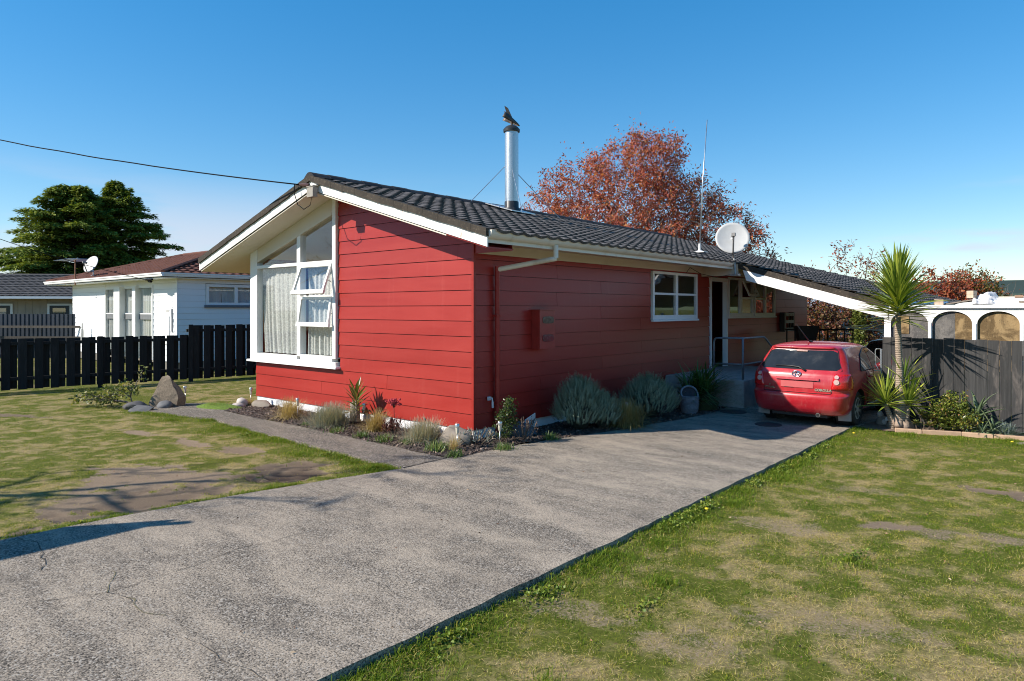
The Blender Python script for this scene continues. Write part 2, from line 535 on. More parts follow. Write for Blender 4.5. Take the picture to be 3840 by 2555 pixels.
# bare soil spots: x, y, rx, ry, angle, strength, darkness
SOIL = [(-0.30, -3.32, 0.62, 0.34, 1.0, 1.0, 0.8), (-0.75, -2.95, 0.5, 0.25, 0.9, 0.8, 0.6),
        (-0.42, -4.75, 0.42, 1.05, 0.15, 1.0, 0.45), (-1.5, -4.5, 0.65, 0.5, 0.4, 0.8, 0.15), (-2.1, -4.35, 0.5, 0.28, 0.6, 0.8, 0.1),
        (-0.9, -4.0, 0.55, 0.4, 0.4, 0.6, 0.2), (-0.9, -5.3, 0.6, 0.5, 0.4, 0.6, 0.3),
        (-2.3, -2.85, 0.62, 0.20, 0.15, 0.9, 0.25), (-3.6, -3.05, 0.8, 0.17, 0.05, 0.75, 0.1), (-4.8, -3.25, 0.55, 0.14, 0.1, 0.7, 0.1),
        (6.98, 2.12, 0.5, 0.30, 0.5, 0.85, 0.5), (7.6, 2.4, 0.6, 0.35, 0.5, 0.85, 0.5), (6.05, -0.25, 0.30, 0.12, 0.6, 0.6, 0.4),
        (5.3, -0.9, 0.5, 0.25, 0.4, 0.40, 0.0), (5.7, 1.2, 0.6, 0.25, 0.3, 0.38, 0.0), (7.0, 0.0, 0.6, 0.25, 0.6, 0.45, 0.2),
        (4.75, -3.95, 0.5, 0.25, 0.3, 0.40, 0.2), (6.4, -2.9, 0.5, 0.22, 0.5, 0.40, 0.2), (-9.0, -4.1, 0.9, 0.18, 0.5, 0.6, 0.7), (5.75, -3.9, 0.4, 0.25, 0.3, 0.38, 0.1)]
def soil_field(x, y):
    s = np.zeros_like(np.asarray(x, dtype=float)); dk = np.zeros_like(s)
    wob = (fbm(x, y, 0.5, 3) - 0.5) * 1.7 + (fbm(x, y, 0.14, 9, 3) - 0.5) * 1.8
    for cx, cy, rx, ry, a, st, d in SOIL:
        dx, dy = x - cx, y - cy
        u = (dx * math.cos(a) + dy * math.sin(a)) / rx; v = (-dx * math.sin(a) + dy * math.cos(a)) / ry
        q = st * 1.25 * (1 - sstep(0.55, 1.45, np.sqrt(u * u + v * v) + wob))
        s = np.maximum(s, q); dk = np.maximum(dk, q * d)
    return s, dk
def straw_field(x, y):
    """0 lush green .. 1 dry straw"""
    f = fbm(x, y, 1.4, 20, 4) * 0.32 + fbm(x, y, 0.18, 30, 3) * 0.68
    f = 0.04 + 0.76 * sstep(0.36, 0.70, f)
    edge = np.minimum(np.abs(x - 4.36), 3) * (np.asarray(x) > 4.3) + np.where(np.asarray(x) > 4.3, 0, np.minimum(np.abs(y - path_lo(x)), 3))
    f = f * (0.35 + 0.65 * sstep(0.1, 0.8, edge))
    fy = np.where(np.asarray(x) > 4.3, sstep(5.4, 3.6, y), 1.0)
    return f * (0.25 + 0.75 * fy)
def ground_z(x, y):
    x = np.asarray(x, dtype=float); y = np.asarray(y, dtype=float)
    z = -0.028 + (fbm(x, y, 1.6, 50, 3) - 0.5) * 0.03
    z = z - 0.055 * sstep(4.2, 4.6, x) * sstep(6.5, 1.5, y)
    s, d = soil_field(x, y)
    return z - 0.03 * s * (0.4 + d)

# ------------------------------------------------------------------ lawn sheet (its colours follow the bare and dry patches)
def lawn_material():
    t = NT('lawn_ground')
    p = t.pos()
    soil = t.attr('soil'); dark = t.attr('dark'); straw = t.attr('straw')
    n1 = t.noise(p, 42, 6, 0.8); n2 = t.noise(p, 7, 5, 0.65); n3 = t.noise(t.pos((1, 1, 1)), 130, 3, 0.7)
    green = t.mix(t.rng(n1, 0.3, 0.7), (0.040, 0.050, 0.008), (0.17, 0.18, 0.030))  # green and dry ground darkened, shade between the blades put into the colour
    dry = t.mix(t.rng(n1, 0.3, 0.7), (0.14, 0.10, 0.045), (0.44, 0.345, 0.17))
    f = t.math('ADD', straw, t.rng(n2, 0.3, 0.7, -0.34, 0.34))
    c = t.mix(t.rng(f, 0.15, 0.85, 0, 1), green, dry)
    so = t.mix(t.rng(n1, 0.25, 0.75), (0.17, 0.12, 0.08), (0.37, 0.28, 0.19))
    so = t.mix(dark, so, (0.085, 0.060, 0.044))
    so = t.mix(t.rng(n3, 0.6, 0.75, 0, 0.5), so, (0.36, 0.29, 0.21))
    g = t.math('ADD', soil, t.rng(n1, 0.3, 0.7, -0.25, 0.25))
    c = t.mix(t.rng(g, 0.35, 0.65, 0, 1, True), c, so)
    h = t.math('ADD', t.math('MULTIPLY', n1, 0.7), t.math('MULTIPLY', n3, 0.3))
    return t.done(t.bsdf(c, 0.95, 0, 0.1, t.bump(h, 0.8, 0.02)))
M_LAWN = lawn_material()

def lawn_sheet():
    def axis(a, b, fine, lo, hi):
        xs = list(np.arange(lo, hi, fine))
        q = lo; st = fine
        left = []
        while q > a: st = min(st * 1.5, 60); q -= st; left.append(q)
        q = xs[-1]; st = fine; right = []
        while q < b: st = min(st * 1.5, 60); q += st; right.append(q)
        return np.array(left[::-1] + xs + right)
    X = axis(-2600, 900, 0.07, -14.0, 12.0); Y = axis(-600, 2600, 0.07, -8.6, 6.4)
    gx, gy = np.meshgrid(X, Y, indexing='ij')
    z = ground_z(gx, gy)
    x1, y1 = gx.ravel(), gy.ravel()
    zz = z.ravel().copy()
    # under the concrete, the beds and the house the soil lies lower
    hard = ~lawn_mask(x1, y1) & (x1 > -9) & (x1 < 12) & (y1 < 30)
    zz[hard] -= 0.05
    soil, dk = soil_field(x1, y1)
    st = straw_field(x1, y1)
    nx, ny = gx.shape
    idx = np.arange(nx * ny).reshape(nx, ny)
    F = np.stack([idx[:-1, :-1], idx[1:, :-1], idx[1:, 1:], idx[:-1, 1:]], -1).reshape(-1, 4)
    me = np_mesh('lawn', np.stack([x1, y1, zz], 1), F, M_LAWN, smooth=True)
    for nm, a in (('soil', soil), ('dark', dk), ('straw', st)):
        at = me.attributes.new(nm, 'FLOAT', 'POINT'); at.data.foreach_set('value', a.astype(np.float32))
    return tag(link('lawn', me), kind='structure')
lawn_sheet()

# ------------------------------------------------------------------ concrete
def concrete(name, warm=1.0, dirty=0.0):
    t = NT(name)
    p = t.pos()
    v = t.n('ShaderNodeTexVoronoi'); v.inputs['Scale'].default_value = 78; t.l(p, v.inputs['Vector'])
    sep = t.n('ShaderNodeSeparateColor'); t.l(v.outputs['Color'], sep.inputs[0])
    stone = t.ramp(sep.outputs[0], [(0.0, (0.036, 0.032, 0.028)), (0.45, (0.105, 0.093, 0.08)), (0.8, (0.22, 0.187, 0.152)), (1.0, (0.36, 0.33, 0.29))])
    paste = t.mix(t.rng(t.noise(p, 30, 4, 0.6), 0.3, 0.7), (0.335, 0.274, 0.208), (0.455, 0.377, 0.292))
    # where the cement skin is still there: broad streaks across the drive plus clouds
    n1 = t.noise(t.pos((0.5, 1.7, 1)), 1.5, 6, 0.62, 0.5)
    n2 = t.noise(p, 4.5, 6, 0.65, 0.3)
    n3 = t.noise(p, 75, 4, 0.8)
    skin = t.math('ADD', t.math('ADD', t.math('MULTIPLY', n1, 0.44), t.math('MULTIPLY', n2, 0.20)), t.math('MULTIPLY', n3, 1.0))
    skin = t.math('ADD', skin, t.math('MULTIPLY', v.outputs['Distance'], 0.16))
    c = t.mix(t.rng(skin, 0.79 + dirty, 1.06 + dirty, 0, 1, True), stone, paste)
    grime = t.noise(t.pos((0.8, 0.8, 1), loc=(3, 9, 0)), 0.9, 5, 0.6)
    c = t.mix(t.rng(grime, 0.5, 0.75, 0, 0.30, True), c, (0.15, 0.125, 0.10))
    hgt = t.math('ADD', t.math('MULTIPLY', v.outputs['Distance'], -0.6), t.math('MULTIPLY', n3, 0.5))
    return t.done(t.bsdf(c, 0.92, 0, 0.06, t.bump(hgt, 0.5, 0.007)))
M_CONC = concrete('exposed_aggregate_concrete')
M_PATH = concrete('path_concrete', dirty=0.10)
M_STEP = simple('grey_step_concrete', (0.33, 0.32, 0.30), 0.9, 0.2, 5, dirt=(0.17, 0.165, 0.155), dscale=4, damt=0.5, bump=0.3)
M_CRACK = simple('crack_dark', (0.05, 0.042, 0.034), 1.0)
M_MOSSCRACK = simple('crack_moss', (0.14, 0.12, 0.06), 1.0, 0.3, 30)

def slab(name, poly, z, thick, mat, wob=0.012):
    """ground slab with a slightly ragged edge"""
    pts = []
    n = len(poly)
    for i in range(n):
        a = Vector((*poly[i], 0)); b = Vector((*poly[(i + 1) % n], 0))
        k = max(1, int((b - a).length / 0.22))
        for j in range(k):
            q = a.lerp(b, j / k)
            pts.append((q.x + random.uniform(-wob, wob), q.y + random.uniform(-wob, wob), z))
    b = MB(); b.prism([(x, y, z - thick) for x, y, z in pts], Vector((0, 0, thick)))
    return tag(b.build(name, mat), kind='structure')

drive_poly = [(4.35, -14.0), (4.36, 5.5), (4.62, 6.75), (4.6, 16.5), (0.3, 16.5), (0.3, 6.3)] + [(x, y) for x, y in BED_EDGE[::-1] if y > -1.1 and x > 0.5 and y < 6.3] + [(0.66, -1.22)] + DRIVE_L[::-1]
slab('driveway', drive_poly, 0.0, 0.16, M_CONC)
path_poly = [(0.650, -2.055)] + [(x, y) for x, y in PATH_LO[::-1][1:]] + [(-7.75, -0.80), (-7.4, -0.66)] + BED_EDGE[:7] + [(0.648, -1.225)]
slab('path', path_poly, 0.003, 0.14, M_PATH)

def crack(pts, w, mat=None):
    P = []
    for i in range(len(pts) - 1):
        a, b = Vector((*pts[i], 0)), Vector((*pts[i + 1], 0))
        k = max(2, int((b - a).length / 0.05))
        for j in range(k): P.append(a.lerp(b, j / k))
    P.append(Vector((*pts[-1], 0)))
    b = MB(); prev = None
    for i, p in enumerate(P):
        ox = (vnoise(p.x * 9, p.y * 9, 1.0, 5) - 0.5) * 0.07
        q = p + Vector((ox, (vnoise(p.x * 9, p.y * 9, 1.0, 6) - 0.5) * 0.07, 0.0045))
        ww = w * random.uniform(0.12, 0.75)
        d = (P[min(i + 1, len(P) - 1)] - P[max(0, i - 1)]).normalized()
        s = Vector((-d.y, d.x, 0)) * ww / 2
        if prev: b.quad(prev[0], prev[1], q - s, q + s)
        prev = (q + s, q - s)
    o = b.build('crack', mat or M_CRACK, D.objects['driveway'])
    return o
crack([(0.10, -6.24), (0.40, -6.17), (0.67, -6.22), (0.9, -6.24), (1.17, -6.33)], 0.016)
crack([(1.82, -6.68), (1.93, -6.42), (2.07, -6.14), (2.08, -5.9), (2.04, -5.57), (1.95, -5.0), (1.99, -4.63), (1.96, -4.3)], 0.011)
crack([(1.65, -5.95), (1.9, -6.06), (2.07, -6.14)], 0.014, M_MOSSCRACK)
crack([(2.07, -6.14), (2.3, -6.08), (2.45, -6.12)], 0.010)
crack([(2.3, -6.08), (2.64, -6.10), (2.85, -6.04)], 0.016, M_MOSSCRACK)
crack([(3.25, -6.09), (3.64, -6.06), (3.97, -6.01), (4.3, -6.02)], 0.010)
crack([(0.66, -2.06), (0.66, -1.23)], 0.014)
crack([(0.3, 3.6), (4.35, 3.62)], 0.014)

# damp oval lids of the drains in the drive
def drain(x, y, r, label):
    b = MB(); b.lathe([(r, 0.002), (r, 0.010), (r * 0.93, 0.013), (r * 0.9, 0.009), (0.02, 0.009)], 24)
    o = b.build('drain_cover', M_DRAIN); o.location = (x, y, 0)
    tag(o, label, 'drain cover', 'drain covers in the driveway')
M_DRAIN = simple('dark_drain_iron', (0.035, 0.033, 0.032), 0.7, 0.3, 15, bump=0.3)
drain(1.99, 5.72, 0.27, 'dark round drain cover beside the concrete step')
drain(3.12, 4.62, 0.24, 'dark round drain cover on the drive just behind the rear bumper of the red car')

# ------------------------------------------------------------------ garden bed with bark mulch
M_SOILBED = simple('dark_bed_soil', (0.055, 0.040, 0.032), 0.95, 0.4, 20, bump=0.8, bscale=50)
M_BARK = leaf_mat('bark_chips', [(0.0, (0.035, 0.022, 0.018)), (0.45, (0.10, 0.066, 0.052)), (0.8, (0.17, 0.12, 0.095)), (1.0, (0.33, 0.25, 0.20))], 0.85, 0.0)
bed_poly = [(x + (0.0 if y < -0.3 else -0.0), y) for x, y in BED_EDGE] + [(0.03, 6.35), (0.03, 0.03), (-7.0, 0.03)]
def in_poly(x, y, poly):
    x = np.asarray(x); y = np.asarray(y); r = np.zeros(x.shape, bool); n = len(poly)
    for i in range(n):
        x0, y0 = poly[i]; x1, y1 = poly[(i + 1) % n]
        c = ((y0 > y) != (y1 > y)) & (x < (x1 - x0) * (y - y0) / (y1 - y0 + 1e-12) + x0)
        r ^= c
    return r
def bed_z(x, y):
    d = np.minimum(np.maximum(-np.asarray(y), 0) * 1.0 + np.maximum(np.asarray(x), 0), 1.3)
    return 0.000 + 0.018 * sstep(1.25, 0.6, d) * sstep(0.0, 0.5, d) + (fbm(x, y, 0.35, 60, 3) - 0.5) * 0.022
def bed():
    b = MB()
    xs = np.arange(-7.2, 1.9, 0.1); ys = np.arange(-1.4, 6.5, 0.1)
    ok = {}
    V = []; F = []
    pts = {}
    for i, x in enumerate(xs):
        for j, y in enumerate(ys):
            if in_poly(np.array([x + 0.05]), np.array([y + 0.05]), bed_poly)[0]:
                q = []
                for a, c in ((0, 0), (1, 0), (1, 1), (0, 1)):
                    k = (i + a, j + c)
                    if k not in pts:
                        pts[k] = len(V); X, Y = x + 0.1 * a, y + 0.1 * c
                        V.append((X, Y, float(bed_z(np.array(X), np.array(Y)))))
                    q.append(pts[k])
                F.append(q)
    me = np_mesh('garden_bed', np.array(V), np.array(F), M_SOILBED, smooth=True)
    tag(link('garden_bed', me), kind='structure')
    # chips
    n = 26000
    x = rng.uniform(-7.1, 1.75, n); y = rng.uniform(-1.32, 6.3, n)
    k = in_poly(x, y, bed_poly) & ~((x < 0.02) & (y > 0.0))
    x, y = x[k], y[k]; n = len(x)
    z = bed_z(x, y) + rng.uniform(0.000, 0.020, n)
    a = rng.uniform(0, 2 * PI, n); ln = rng.uniform(0.012, 0.036, n); w = rng.uniform(0.006, 0.014, n)
    tl = rng.normal(0, 0.45, n); rl = rng.normal(0, 0.5, n)
    u = np.stack([np.cos(a) * np.cos(tl), np.sin(a) * np.cos(tl), np.sin(tl)], 1)
    s = np.stack([-np.sin(a) * np.cos(rl), np.cos(a) * np.cos(rl), np.sin(rl)], 1)
    nrm = np.cross(u, s)
    c = np.stack([x, y, z], 1)
    U = u * ln[:, None]; S = s * w[:, None]; T = nrm * 0.004
    V = np.stack([c - U - S, c + U - S * 0.7, c + U * 0.9 + S, c - U + S * 0.8, c - U - S - T, c + U - S * 0.7 - T, c + U * 0.9 + S - T, c - U + S * 0.8 - T], 1).reshape(-1, 3)
    base = np.arange(n)[:, None] * 8
    F = np.concatenate([base + np.array(q) for q in ([0, 1, 2, 3], [0, 4, 5, 1], [1, 5, 6, 2], [2, 6, 7, 3], [3, 7, 4, 0])])
    me = np_mesh('bark_mulch', V, F, M_BARK, tint=np.repeat(rng.random(n) ** 1.3, 8))
    tag(link('bark_mulch', me), 'brown bark chips spread over the garden bed around the red house', 'mulch', kind='stuff')
bed()

# ------------------------------------------------------------------ grass blades
M_GRASS = leaf_mat('grass_blades', [(0.0, (0.085, 0.155, 0.010)), (0.22, (0.175, 0.245, 0.018)), (0.45, (0.30, 0.305, 0.034)), (0.68, (0.44, 0.35, 0.085)), (1.0, (0.64, 0.50, 0.24))], 0.6, 0.35, 0.2)
def blades(name, x, y, hgt, wid, tint, lean, label, seg=1, droop=0.5, zoff=0.0, zf=None, flat=False):
    n = len(x)
    z = (ground_z(x, y) if zf is None else zf(x, y)) - 0.006 + zoff
    a = rng.uniform(0, 2 * PI, n)
    le = rng.uniform(1.25, 1.57, n) if flat else np.abs(rng.normal(0, lean, n))
    d = np.stack([np.cos(a) * np.sin(le), np.sin(a) * np.sin(le), np.cos(le)], 1)
    b = a + PI / 2 + rng.normal(0, 0.6, n)
    s = np.stack([np.cos(b), np.sin(b), np.zeros(n)], 1) * wid[:, None] / 2
    p = np.stack([x, y, z], 1)
    if seg == 1:
        V = np.stack([p - s, p + s, p + d * hgt[:, None]], 1).reshape(-1, 3)
        F = np.arange(n * 3).reshape(-1, 3)
        me = np_mesh(name, V, F, M_GRASS, tint=np.repeat(tint, 3))
    else:
        out = np.stack([np.cos(a), np.sin(a), np.zeros(n)], 1)
        m1 = p + d * (hgt * 0.5)[:, None]
        m2 = m1 + (d * 0.8 + out * 0.35 * droop) * (hgt * 0.32)[:, None]
        tip = m2 + (d * 0.4 + out * 0.75 * droop - np.array([0, 0, 0.25 * droop])) * (hgt * 0.28)[:, None]
        V = np.stack([p - s, p + s, m1 - s * 0.9, m1 + s * 0.9, m2 - s * 0.6, m2 + s * 0.6, tip, tip], 1).reshape(-1, 3)
        base = np.arange(n)[:, None] * 8
        F = np.concatenate([base + np.array(q) for q in ([0, 1, 3, 2], [2, 3, 5, 4], [4, 5, 7, 6])])
        me = np_mesh(name, V, F, M_GRASS, tint=np.repeat(tint, 8))
    return tag(link(name, me), label, 'grass', kind='stuff')

def lawn_blades():
    # short mown grass, thick near the camera
    N = 2000000
    x = np.concatenate([rng.uniform(4.36, 13, N // 2), rng.uniform(-14.5, 0.7, N // 2)])
    y = np.concatenate([rng.uniform(-7.4, 6.1, N // 2), rng.uniform(-8.5, 6.5, N // 2)])
    fw = (x - CAM.x) * -0.6518 + (y - CAM.y) * 0.7584; rt = (x - CAM.x) * 0.7584 + (y - CAM.y) * 0.6518
    vis = (fw > 2.6) & (np.abs(rt) < fw * 0.95 + 0.6)
    dens = np.where(fw < 7, 1.0, np.clip(7 / np.maximum(fw, 1), 0.3, 1))
    soil, dk = soil_field(x, y)
    st = straw_field(x, y)
    clump = fbm(x, y, 0.11, 70, 2)
    keep = lawn_mask(x, y) & vis & (rng.random(N) < dens * (1 - 0.97 * sstep(0.25, 0.75, soil + (clump - 0.5) * 0.6)) * (0.45 + 0.55 * sstep(0.3, 0.6, clump)))
    x, y, st, clump = x[keep], y[keep], st[keep], clump[keep]
    n = len(x)
    h = rng.uniform(0.010, 0.029, n) * (0.6 + 0.8 * clump) * (1.12 - 0.35 * st)
    w = rng.uniform(0.0035, 0.0075, n)
    tint = np.clip(st * 0.60 + rng.normal(0.06, 0.22, n) + (fbm(x, y, 0.10, 80, 2) - 0.5) * 0.9 + (fbm(x, y, 0.6, 84, 2) - 0.5) * 0.3, 0, 1)
    blades('lawn_grass', x, y, h, w, tint, 0.75, 'short mown grass with green and straw coloured patches on both lawns')
    # dry straws lying in the turf
    m = 190000
    i = rng.integers(0, len(x), m)
    xs, ys = x[i] + rng.normal(0, .03, m), y[i] + rng.normal(0, .03, m)
    k = rng.random(m) < 0.15 + 0.85 * st[i]
    xs, ys = xs[k], ys[k]; m = len(xs)
    blades('dry_straw', xs, ys, rng.uniform(.02, .07, m), rng.uniform(.002, .0045, m), np.clip(rng.normal(.86, .12, m), 0, 1), 1.15, 'dry straw lying flat in the turf of both lawns', zoff=0.020, flat=True)
    # long uncut tufts along concrete edges and fence feet
    P = []
    def edge(ax, ay, bx, by, m, spread, pw=0.5):
        t = rng.random(m); o = np.abs(rng.normal(0, spread, m))
        g = fbm(ax + (bx - ax) * t, ay + (by - ay) * t, 0.35, 90, 2)
        k = rng.random(m) < sstep(0.30, 0.62, g) * 0.9 + 0.1
        dx, dy = (bx - ax), (by - ay); L_ = math.hypot(dx, dy)
        P.append(np.stack([ax + dx * t - dy / L_ * o * 1.0, ay + dy * t + dx / L_ * o], 1)[k])
    edge(4.385, 5.5, 4.385, -6.6, 26000, 0.19)
    P[-1][:, 0] = 4.375 + np.abs(P[-1][:, 0] - 4.385)
    for i in range(1, len(DRIVE_L) - 1):
        a, b2 = DRIVE_L[i], DRIVE_L[i + 1]
        edge(a[0] - 0.012, a[1], b2[0] - 0.012, b2[1], int(1800 * math.hypot(a[0] - b2[0], a[1] - b2[1])), 0.05)
    for i in range(2, len(PATH_LO) - 1):
        a, b2 = PATH_LO[i], PATH_LO[i + 1]
        edge(b2[0], b2[1] - 0.015, a[0], a[1] - 0.015, int(1900 * math.hypot(a[0] - b2[0], a[1] - b2[1])), 0.14)
    edge(7.2, 6.02, 4.9, 5.35, 9000, 0.28)
    edge(9.5, 6.0, 7.0, 5.6, 5000, 0.3)
    for cx, cy, r, m in ((0.36, -2.28, 0.17, 2600), (-0.2, -2.25, 0.16, 900), (-1.25, -2.42, 0.22, 1600), (-2.6, -2.34, 0.22, 1600), (-4.1, -2.27, 0.2, 1500), (-5.9, -2.3, 0.2, 1000), (-7.5, -2.35, 0.15, 600), (4.62, -0.6, 0.16, 900), (4.6, -2.3, 0.16, 900), (4.7, 1.0, 0.2, 900), (5.1, -3.1, 0.12, 500), (6.1, -1.6, 0.16, 700), (5.3, -4.9, 0.1, 350), (6.3, -4.3, 0.12, 400), (7.1, -3.6, 0.12, 400)):
        rr = np.abs(rng.normal(0, r, m)); aa = rng.uniform(0, 2 * PI, m)
        P.append(np.stack([cx + rr * np.cos(aa), cy + rr * np.sin(aa)], 1))
    q = np.concatenate(P)
    k = lawn_mask(q[:, 0], q[:, 1])
    q = q[k]; n = len(q)
    x, y = q[:, 0], q[:, 1]
    h = rng.uniform(0.025, 0.078, n) * (0.55 + 0.9 * fbm(x, y, 0.25, 95, 2))
    tint = np.clip(rng.normal(0.13, 0.10, n) + 0.5 * (rng.random(n) < 0.07), 0, 1)
    blades('tall_grass', x, y, h, rng.uniform(0.003, 0.006, n), tint, 0.70, 'longer bright green grass left uncut along the concrete edges', seg=3, droop=1.2)
lawn_blades()
# ------------------------------------------------------------------ the red house
HOUSE = thing('red_house', 'low red weatherboard house with a charcoal tiled gable roof and white trim', 'house')
RX, SL, ZR = -3.72, 0.297, 4.70           # ridge x, roof slope, ridge height
RIDGE_END, HIP_Y = 13.6, 18.2             # where the back hip starts / its eave
VERGE_Y, LEAN_Y = -0.67, 8.42
def TZ(x): return ZR - SL * abs(x - RX)   # roof surface height
ROW0, ROWH, NROW = 0.16, 0.2555, 17
WALL_L, WALL_B = -6.9, 16.82

def clip_poly(pts, a, b, c):
    """keep the part of a 2D polygon with a*x + b*y <= c"""
    out = []
    for i in range(len(pts)):
        p, q = pts[i], pts[(i + 1) % len(pts)]
        fp, fq = a * p[0] + b * p[1] - c, a * q[0] + b * q[1] - c
        if fp <= 0: out.append(p)
        if (fp < 0 < fq) or (fq < 0 < fp):
            t = fp / (fp - fq); out.append((p[0] + (q[0] - p[0]) * t, p[1] + (q[1] - p[1]) * t))
    return out

def board_front(x0, x1, k, name='weatherboard', clip=True, z1c=None, parent=None, mat=None):
    z0 = ROW0 + ROWH * k; z1 = z0 + ROWH - 0.0065
    if z1c: z1 = min(z1, z1c)
    poly = [(x0, z0), (x1, z0), (x1, z1), (x0, z1)]
    if clip:
        zt = ZR - 0.30
        poly = clip_poly(poly, SL, 1, zt + SL * RX)        # right rake
        poly = clip_poly(poly, -SL, 1, zt - SL * RX)
    if len(poly) < 3: return
    # keep a sliver free: skip tiny pieces
    a = sum(poly[i][0] * poly[(i+1) % len(poly)][1] - poly[(i+1) % len(poly)][0] * poly[i][1] for i in range(len(poly))) / 2
    if abs(a) < 0.01: return
    off = lambda z: 0.022 - 0.016 * (z - z0) / ROWH
    b = MB()
    b.prism([(x, 0.0, z) for x, z in poly], [Vector((0, -off(z), 0)) for x, z in poly])
    o = b.build(name, mat or M_RED, parent or HOUSE)
    return o
def board_side(y0, y1, k, z1c=None, z0c=None):
    z0 = ROW0 + ROWH * k; z1 = z0 + ROWH - 0.0065
    za, zb = z0, z1
    if z1c: zb = min(zb, z1c)
    if z0c: za = max(za, z0c)
    if zb - za < 0.02 or y1 - y0 < 0.02: return
    off = lambda z: 0.022 - 0.016 * (z - z0) / ROWH
    b = MB()
    b.prism([(0, y0, za), (0, y1, za), (0, y1, zb), (0, y0, zb)], [Vector((off(za), 0, 0))] * 2 + [Vector((off(zb), 0, 0))] * 2)
    return b.build('weatherboard', M_RED, HOUSE)

G = 0.003
# front wall, right of the window, with a joint in the long rows under the sill
for k in range(NROW):
    z0 = ROW0 + ROWH * k
    if k < 3:
        j = (-3.05, -4.3, -2.2)[k]
        board_front(WALL_L, j - G, k, z1c=0.985 if k == 3 else None); board_front(j + G, -0.024, k)
    elif k == 3:
        board_front(WALL_L, -3.66, k, z1c=0.985); board_front(-3.658, -0.024, k)
    else:
        x1 = -0.024
        if k in (11,):
            board_front(-3.72, -0.35, k); board_front(-0.347, x1, k)
        else: board_front(-3.72, x1, k)
# right wall with openings
OPEN = [(5.80, 8.20, 1.86, 3.03), (8.90, 10.02, 0.3, 2.99), (10.05, 11.87, 1.88, 3.03), (11.92, 13.66, 1.88, 3.03)]
JOINTS = {0: (1.75, 6.1, 12.3), 1: (3.8, 9.0, 13.1), 2: (1.75, 5.4, 11.2), 3: (3.8, 7.4, 12.9), 4: (5.4, 11.6, 14.9), 5: (3.75, 7.3, 12.5), 6: (5.35, 12.9), 7: (3.75, 12.2), 8: (2.25, 14.6), 9: (3.75, 15.2), 10: (2.25, 14.3), 11: (3.75, 8.5)}
for k in range(12):
    z0 = ROW0 + ROWH * k; z1 = z0 + ROWH - 0.0065
    cuts = [0.024] + list(JOINTS[k]) + [WALL_B]
    for i in range(len(cuts) - 1):
        segs = [(cuts[i] + (G if i else 0), cuts[i + 1] - G, z0, z1)]
        for y0, y1, oz0, oz1 in OPEN:
            nx = []
            for a, b2, c, d in segs:
                if b2 <= y0 or a >= y1 or d <= oz0 or c >= oz1: nx.append((a, b2, c, d)); continue
                if a < y0: nx.append((a, y0, c, d))
                if b2 > y1: nx.append((y1, b2, c, d))
                if c < oz0: nx.append((max(a, y0), min(b2, y1), c, oz0))
                if d > oz1: nx.append((max(a, y0), min(b2, y1), oz1, d))
            segs = nx
        for a, b2, c, d in segs: board_side(a, b2, k, z0c=c, z1c=min(d, 3.056))
# corner boxing
b = MB(); b.box(-0.021, 0.0275, -0.0275, 0.021, 0.158, 3.20)
b.build('corner_board', M_RED, HOUSE)

# foundation with its vent grilles
b = MB(); b.box(WALL_L + 0.03, -0.005, 0.004, 0.12, -0.2, 0.158); b.box(-0.12, -0.004, 0.121, WALL_B - 0.05, -0.2, 0.158)
b.build('foundation', M_BASE, HOUSE)
def vent(c, axis, w=0.24, h=0.105, frame=False):
    b = MB(); b.mi = 0
    nx, nz = 7, 4
    def P(u0, u1, z0, z1, d0, d1):
        if axis == 'f': b.box(c[0] + u0, c[0] + u1, -d1, -d0, c[1] + z0, c[1] + z1)
        else: b.box(d0, d1, c[0] + u0, c[0] + u1, c[1] + z0, c[1] + z1)
    base = -0.004
    b.mi = 1; P(-w / 2, w / 2, -h / 2, h / 2, base, base + 0.004)
    b.mi = 0
    for i in range(nx + 1):
        u = -w / 2 + w * i / nx; P(u - 0.005, u + 0.005, -h / 2, h / 2, base + 0.004, base + 0.010)
    for i in range(nz + 1):
        z = -h / 2 + h * i / nz; P(-w / 2, w / 2, z - 0.005, z + 0.005, base + 0.004, base + 0.0085)
    if frame:
        for u in (-w / 2 - 0.03, w / 2 + 0.03): P(u - 0.02, u + 0.02, -h / 2 - 0.04, h / 2 + 0.04, base + 0.004, base + 0.02)
    b.build('vent_grille', [M_BASE, M_BLACK], HOUSE)
for x in (-5.95, -3.75, -2.1, -0.42): vent((x, 0.088), 'f')
vent((3.05, 0.075), 's', 0.26, 0.13, True); vent((4.75, 0.085), 's', 0.24, 0.11, True)

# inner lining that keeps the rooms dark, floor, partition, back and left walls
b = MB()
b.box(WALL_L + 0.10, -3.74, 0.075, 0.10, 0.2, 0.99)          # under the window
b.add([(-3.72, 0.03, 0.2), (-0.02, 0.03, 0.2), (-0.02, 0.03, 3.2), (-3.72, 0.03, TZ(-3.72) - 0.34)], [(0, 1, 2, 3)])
b.build('front_lining', M_GAPDARK, HOUSE)
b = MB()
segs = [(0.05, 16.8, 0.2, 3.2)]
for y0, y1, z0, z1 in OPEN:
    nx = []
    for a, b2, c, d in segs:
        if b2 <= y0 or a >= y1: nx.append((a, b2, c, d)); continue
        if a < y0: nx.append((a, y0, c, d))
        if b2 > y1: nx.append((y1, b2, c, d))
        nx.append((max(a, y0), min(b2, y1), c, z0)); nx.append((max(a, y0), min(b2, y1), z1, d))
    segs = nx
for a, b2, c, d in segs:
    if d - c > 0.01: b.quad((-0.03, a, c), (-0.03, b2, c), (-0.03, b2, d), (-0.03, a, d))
b.build('side_lining', M_GAPDARK, HOUSE)
b = MB()
b.box(WALL_L, WALL_L + 0.09, 0.02, WALL_B, -0.2, 3.3)        # left wall
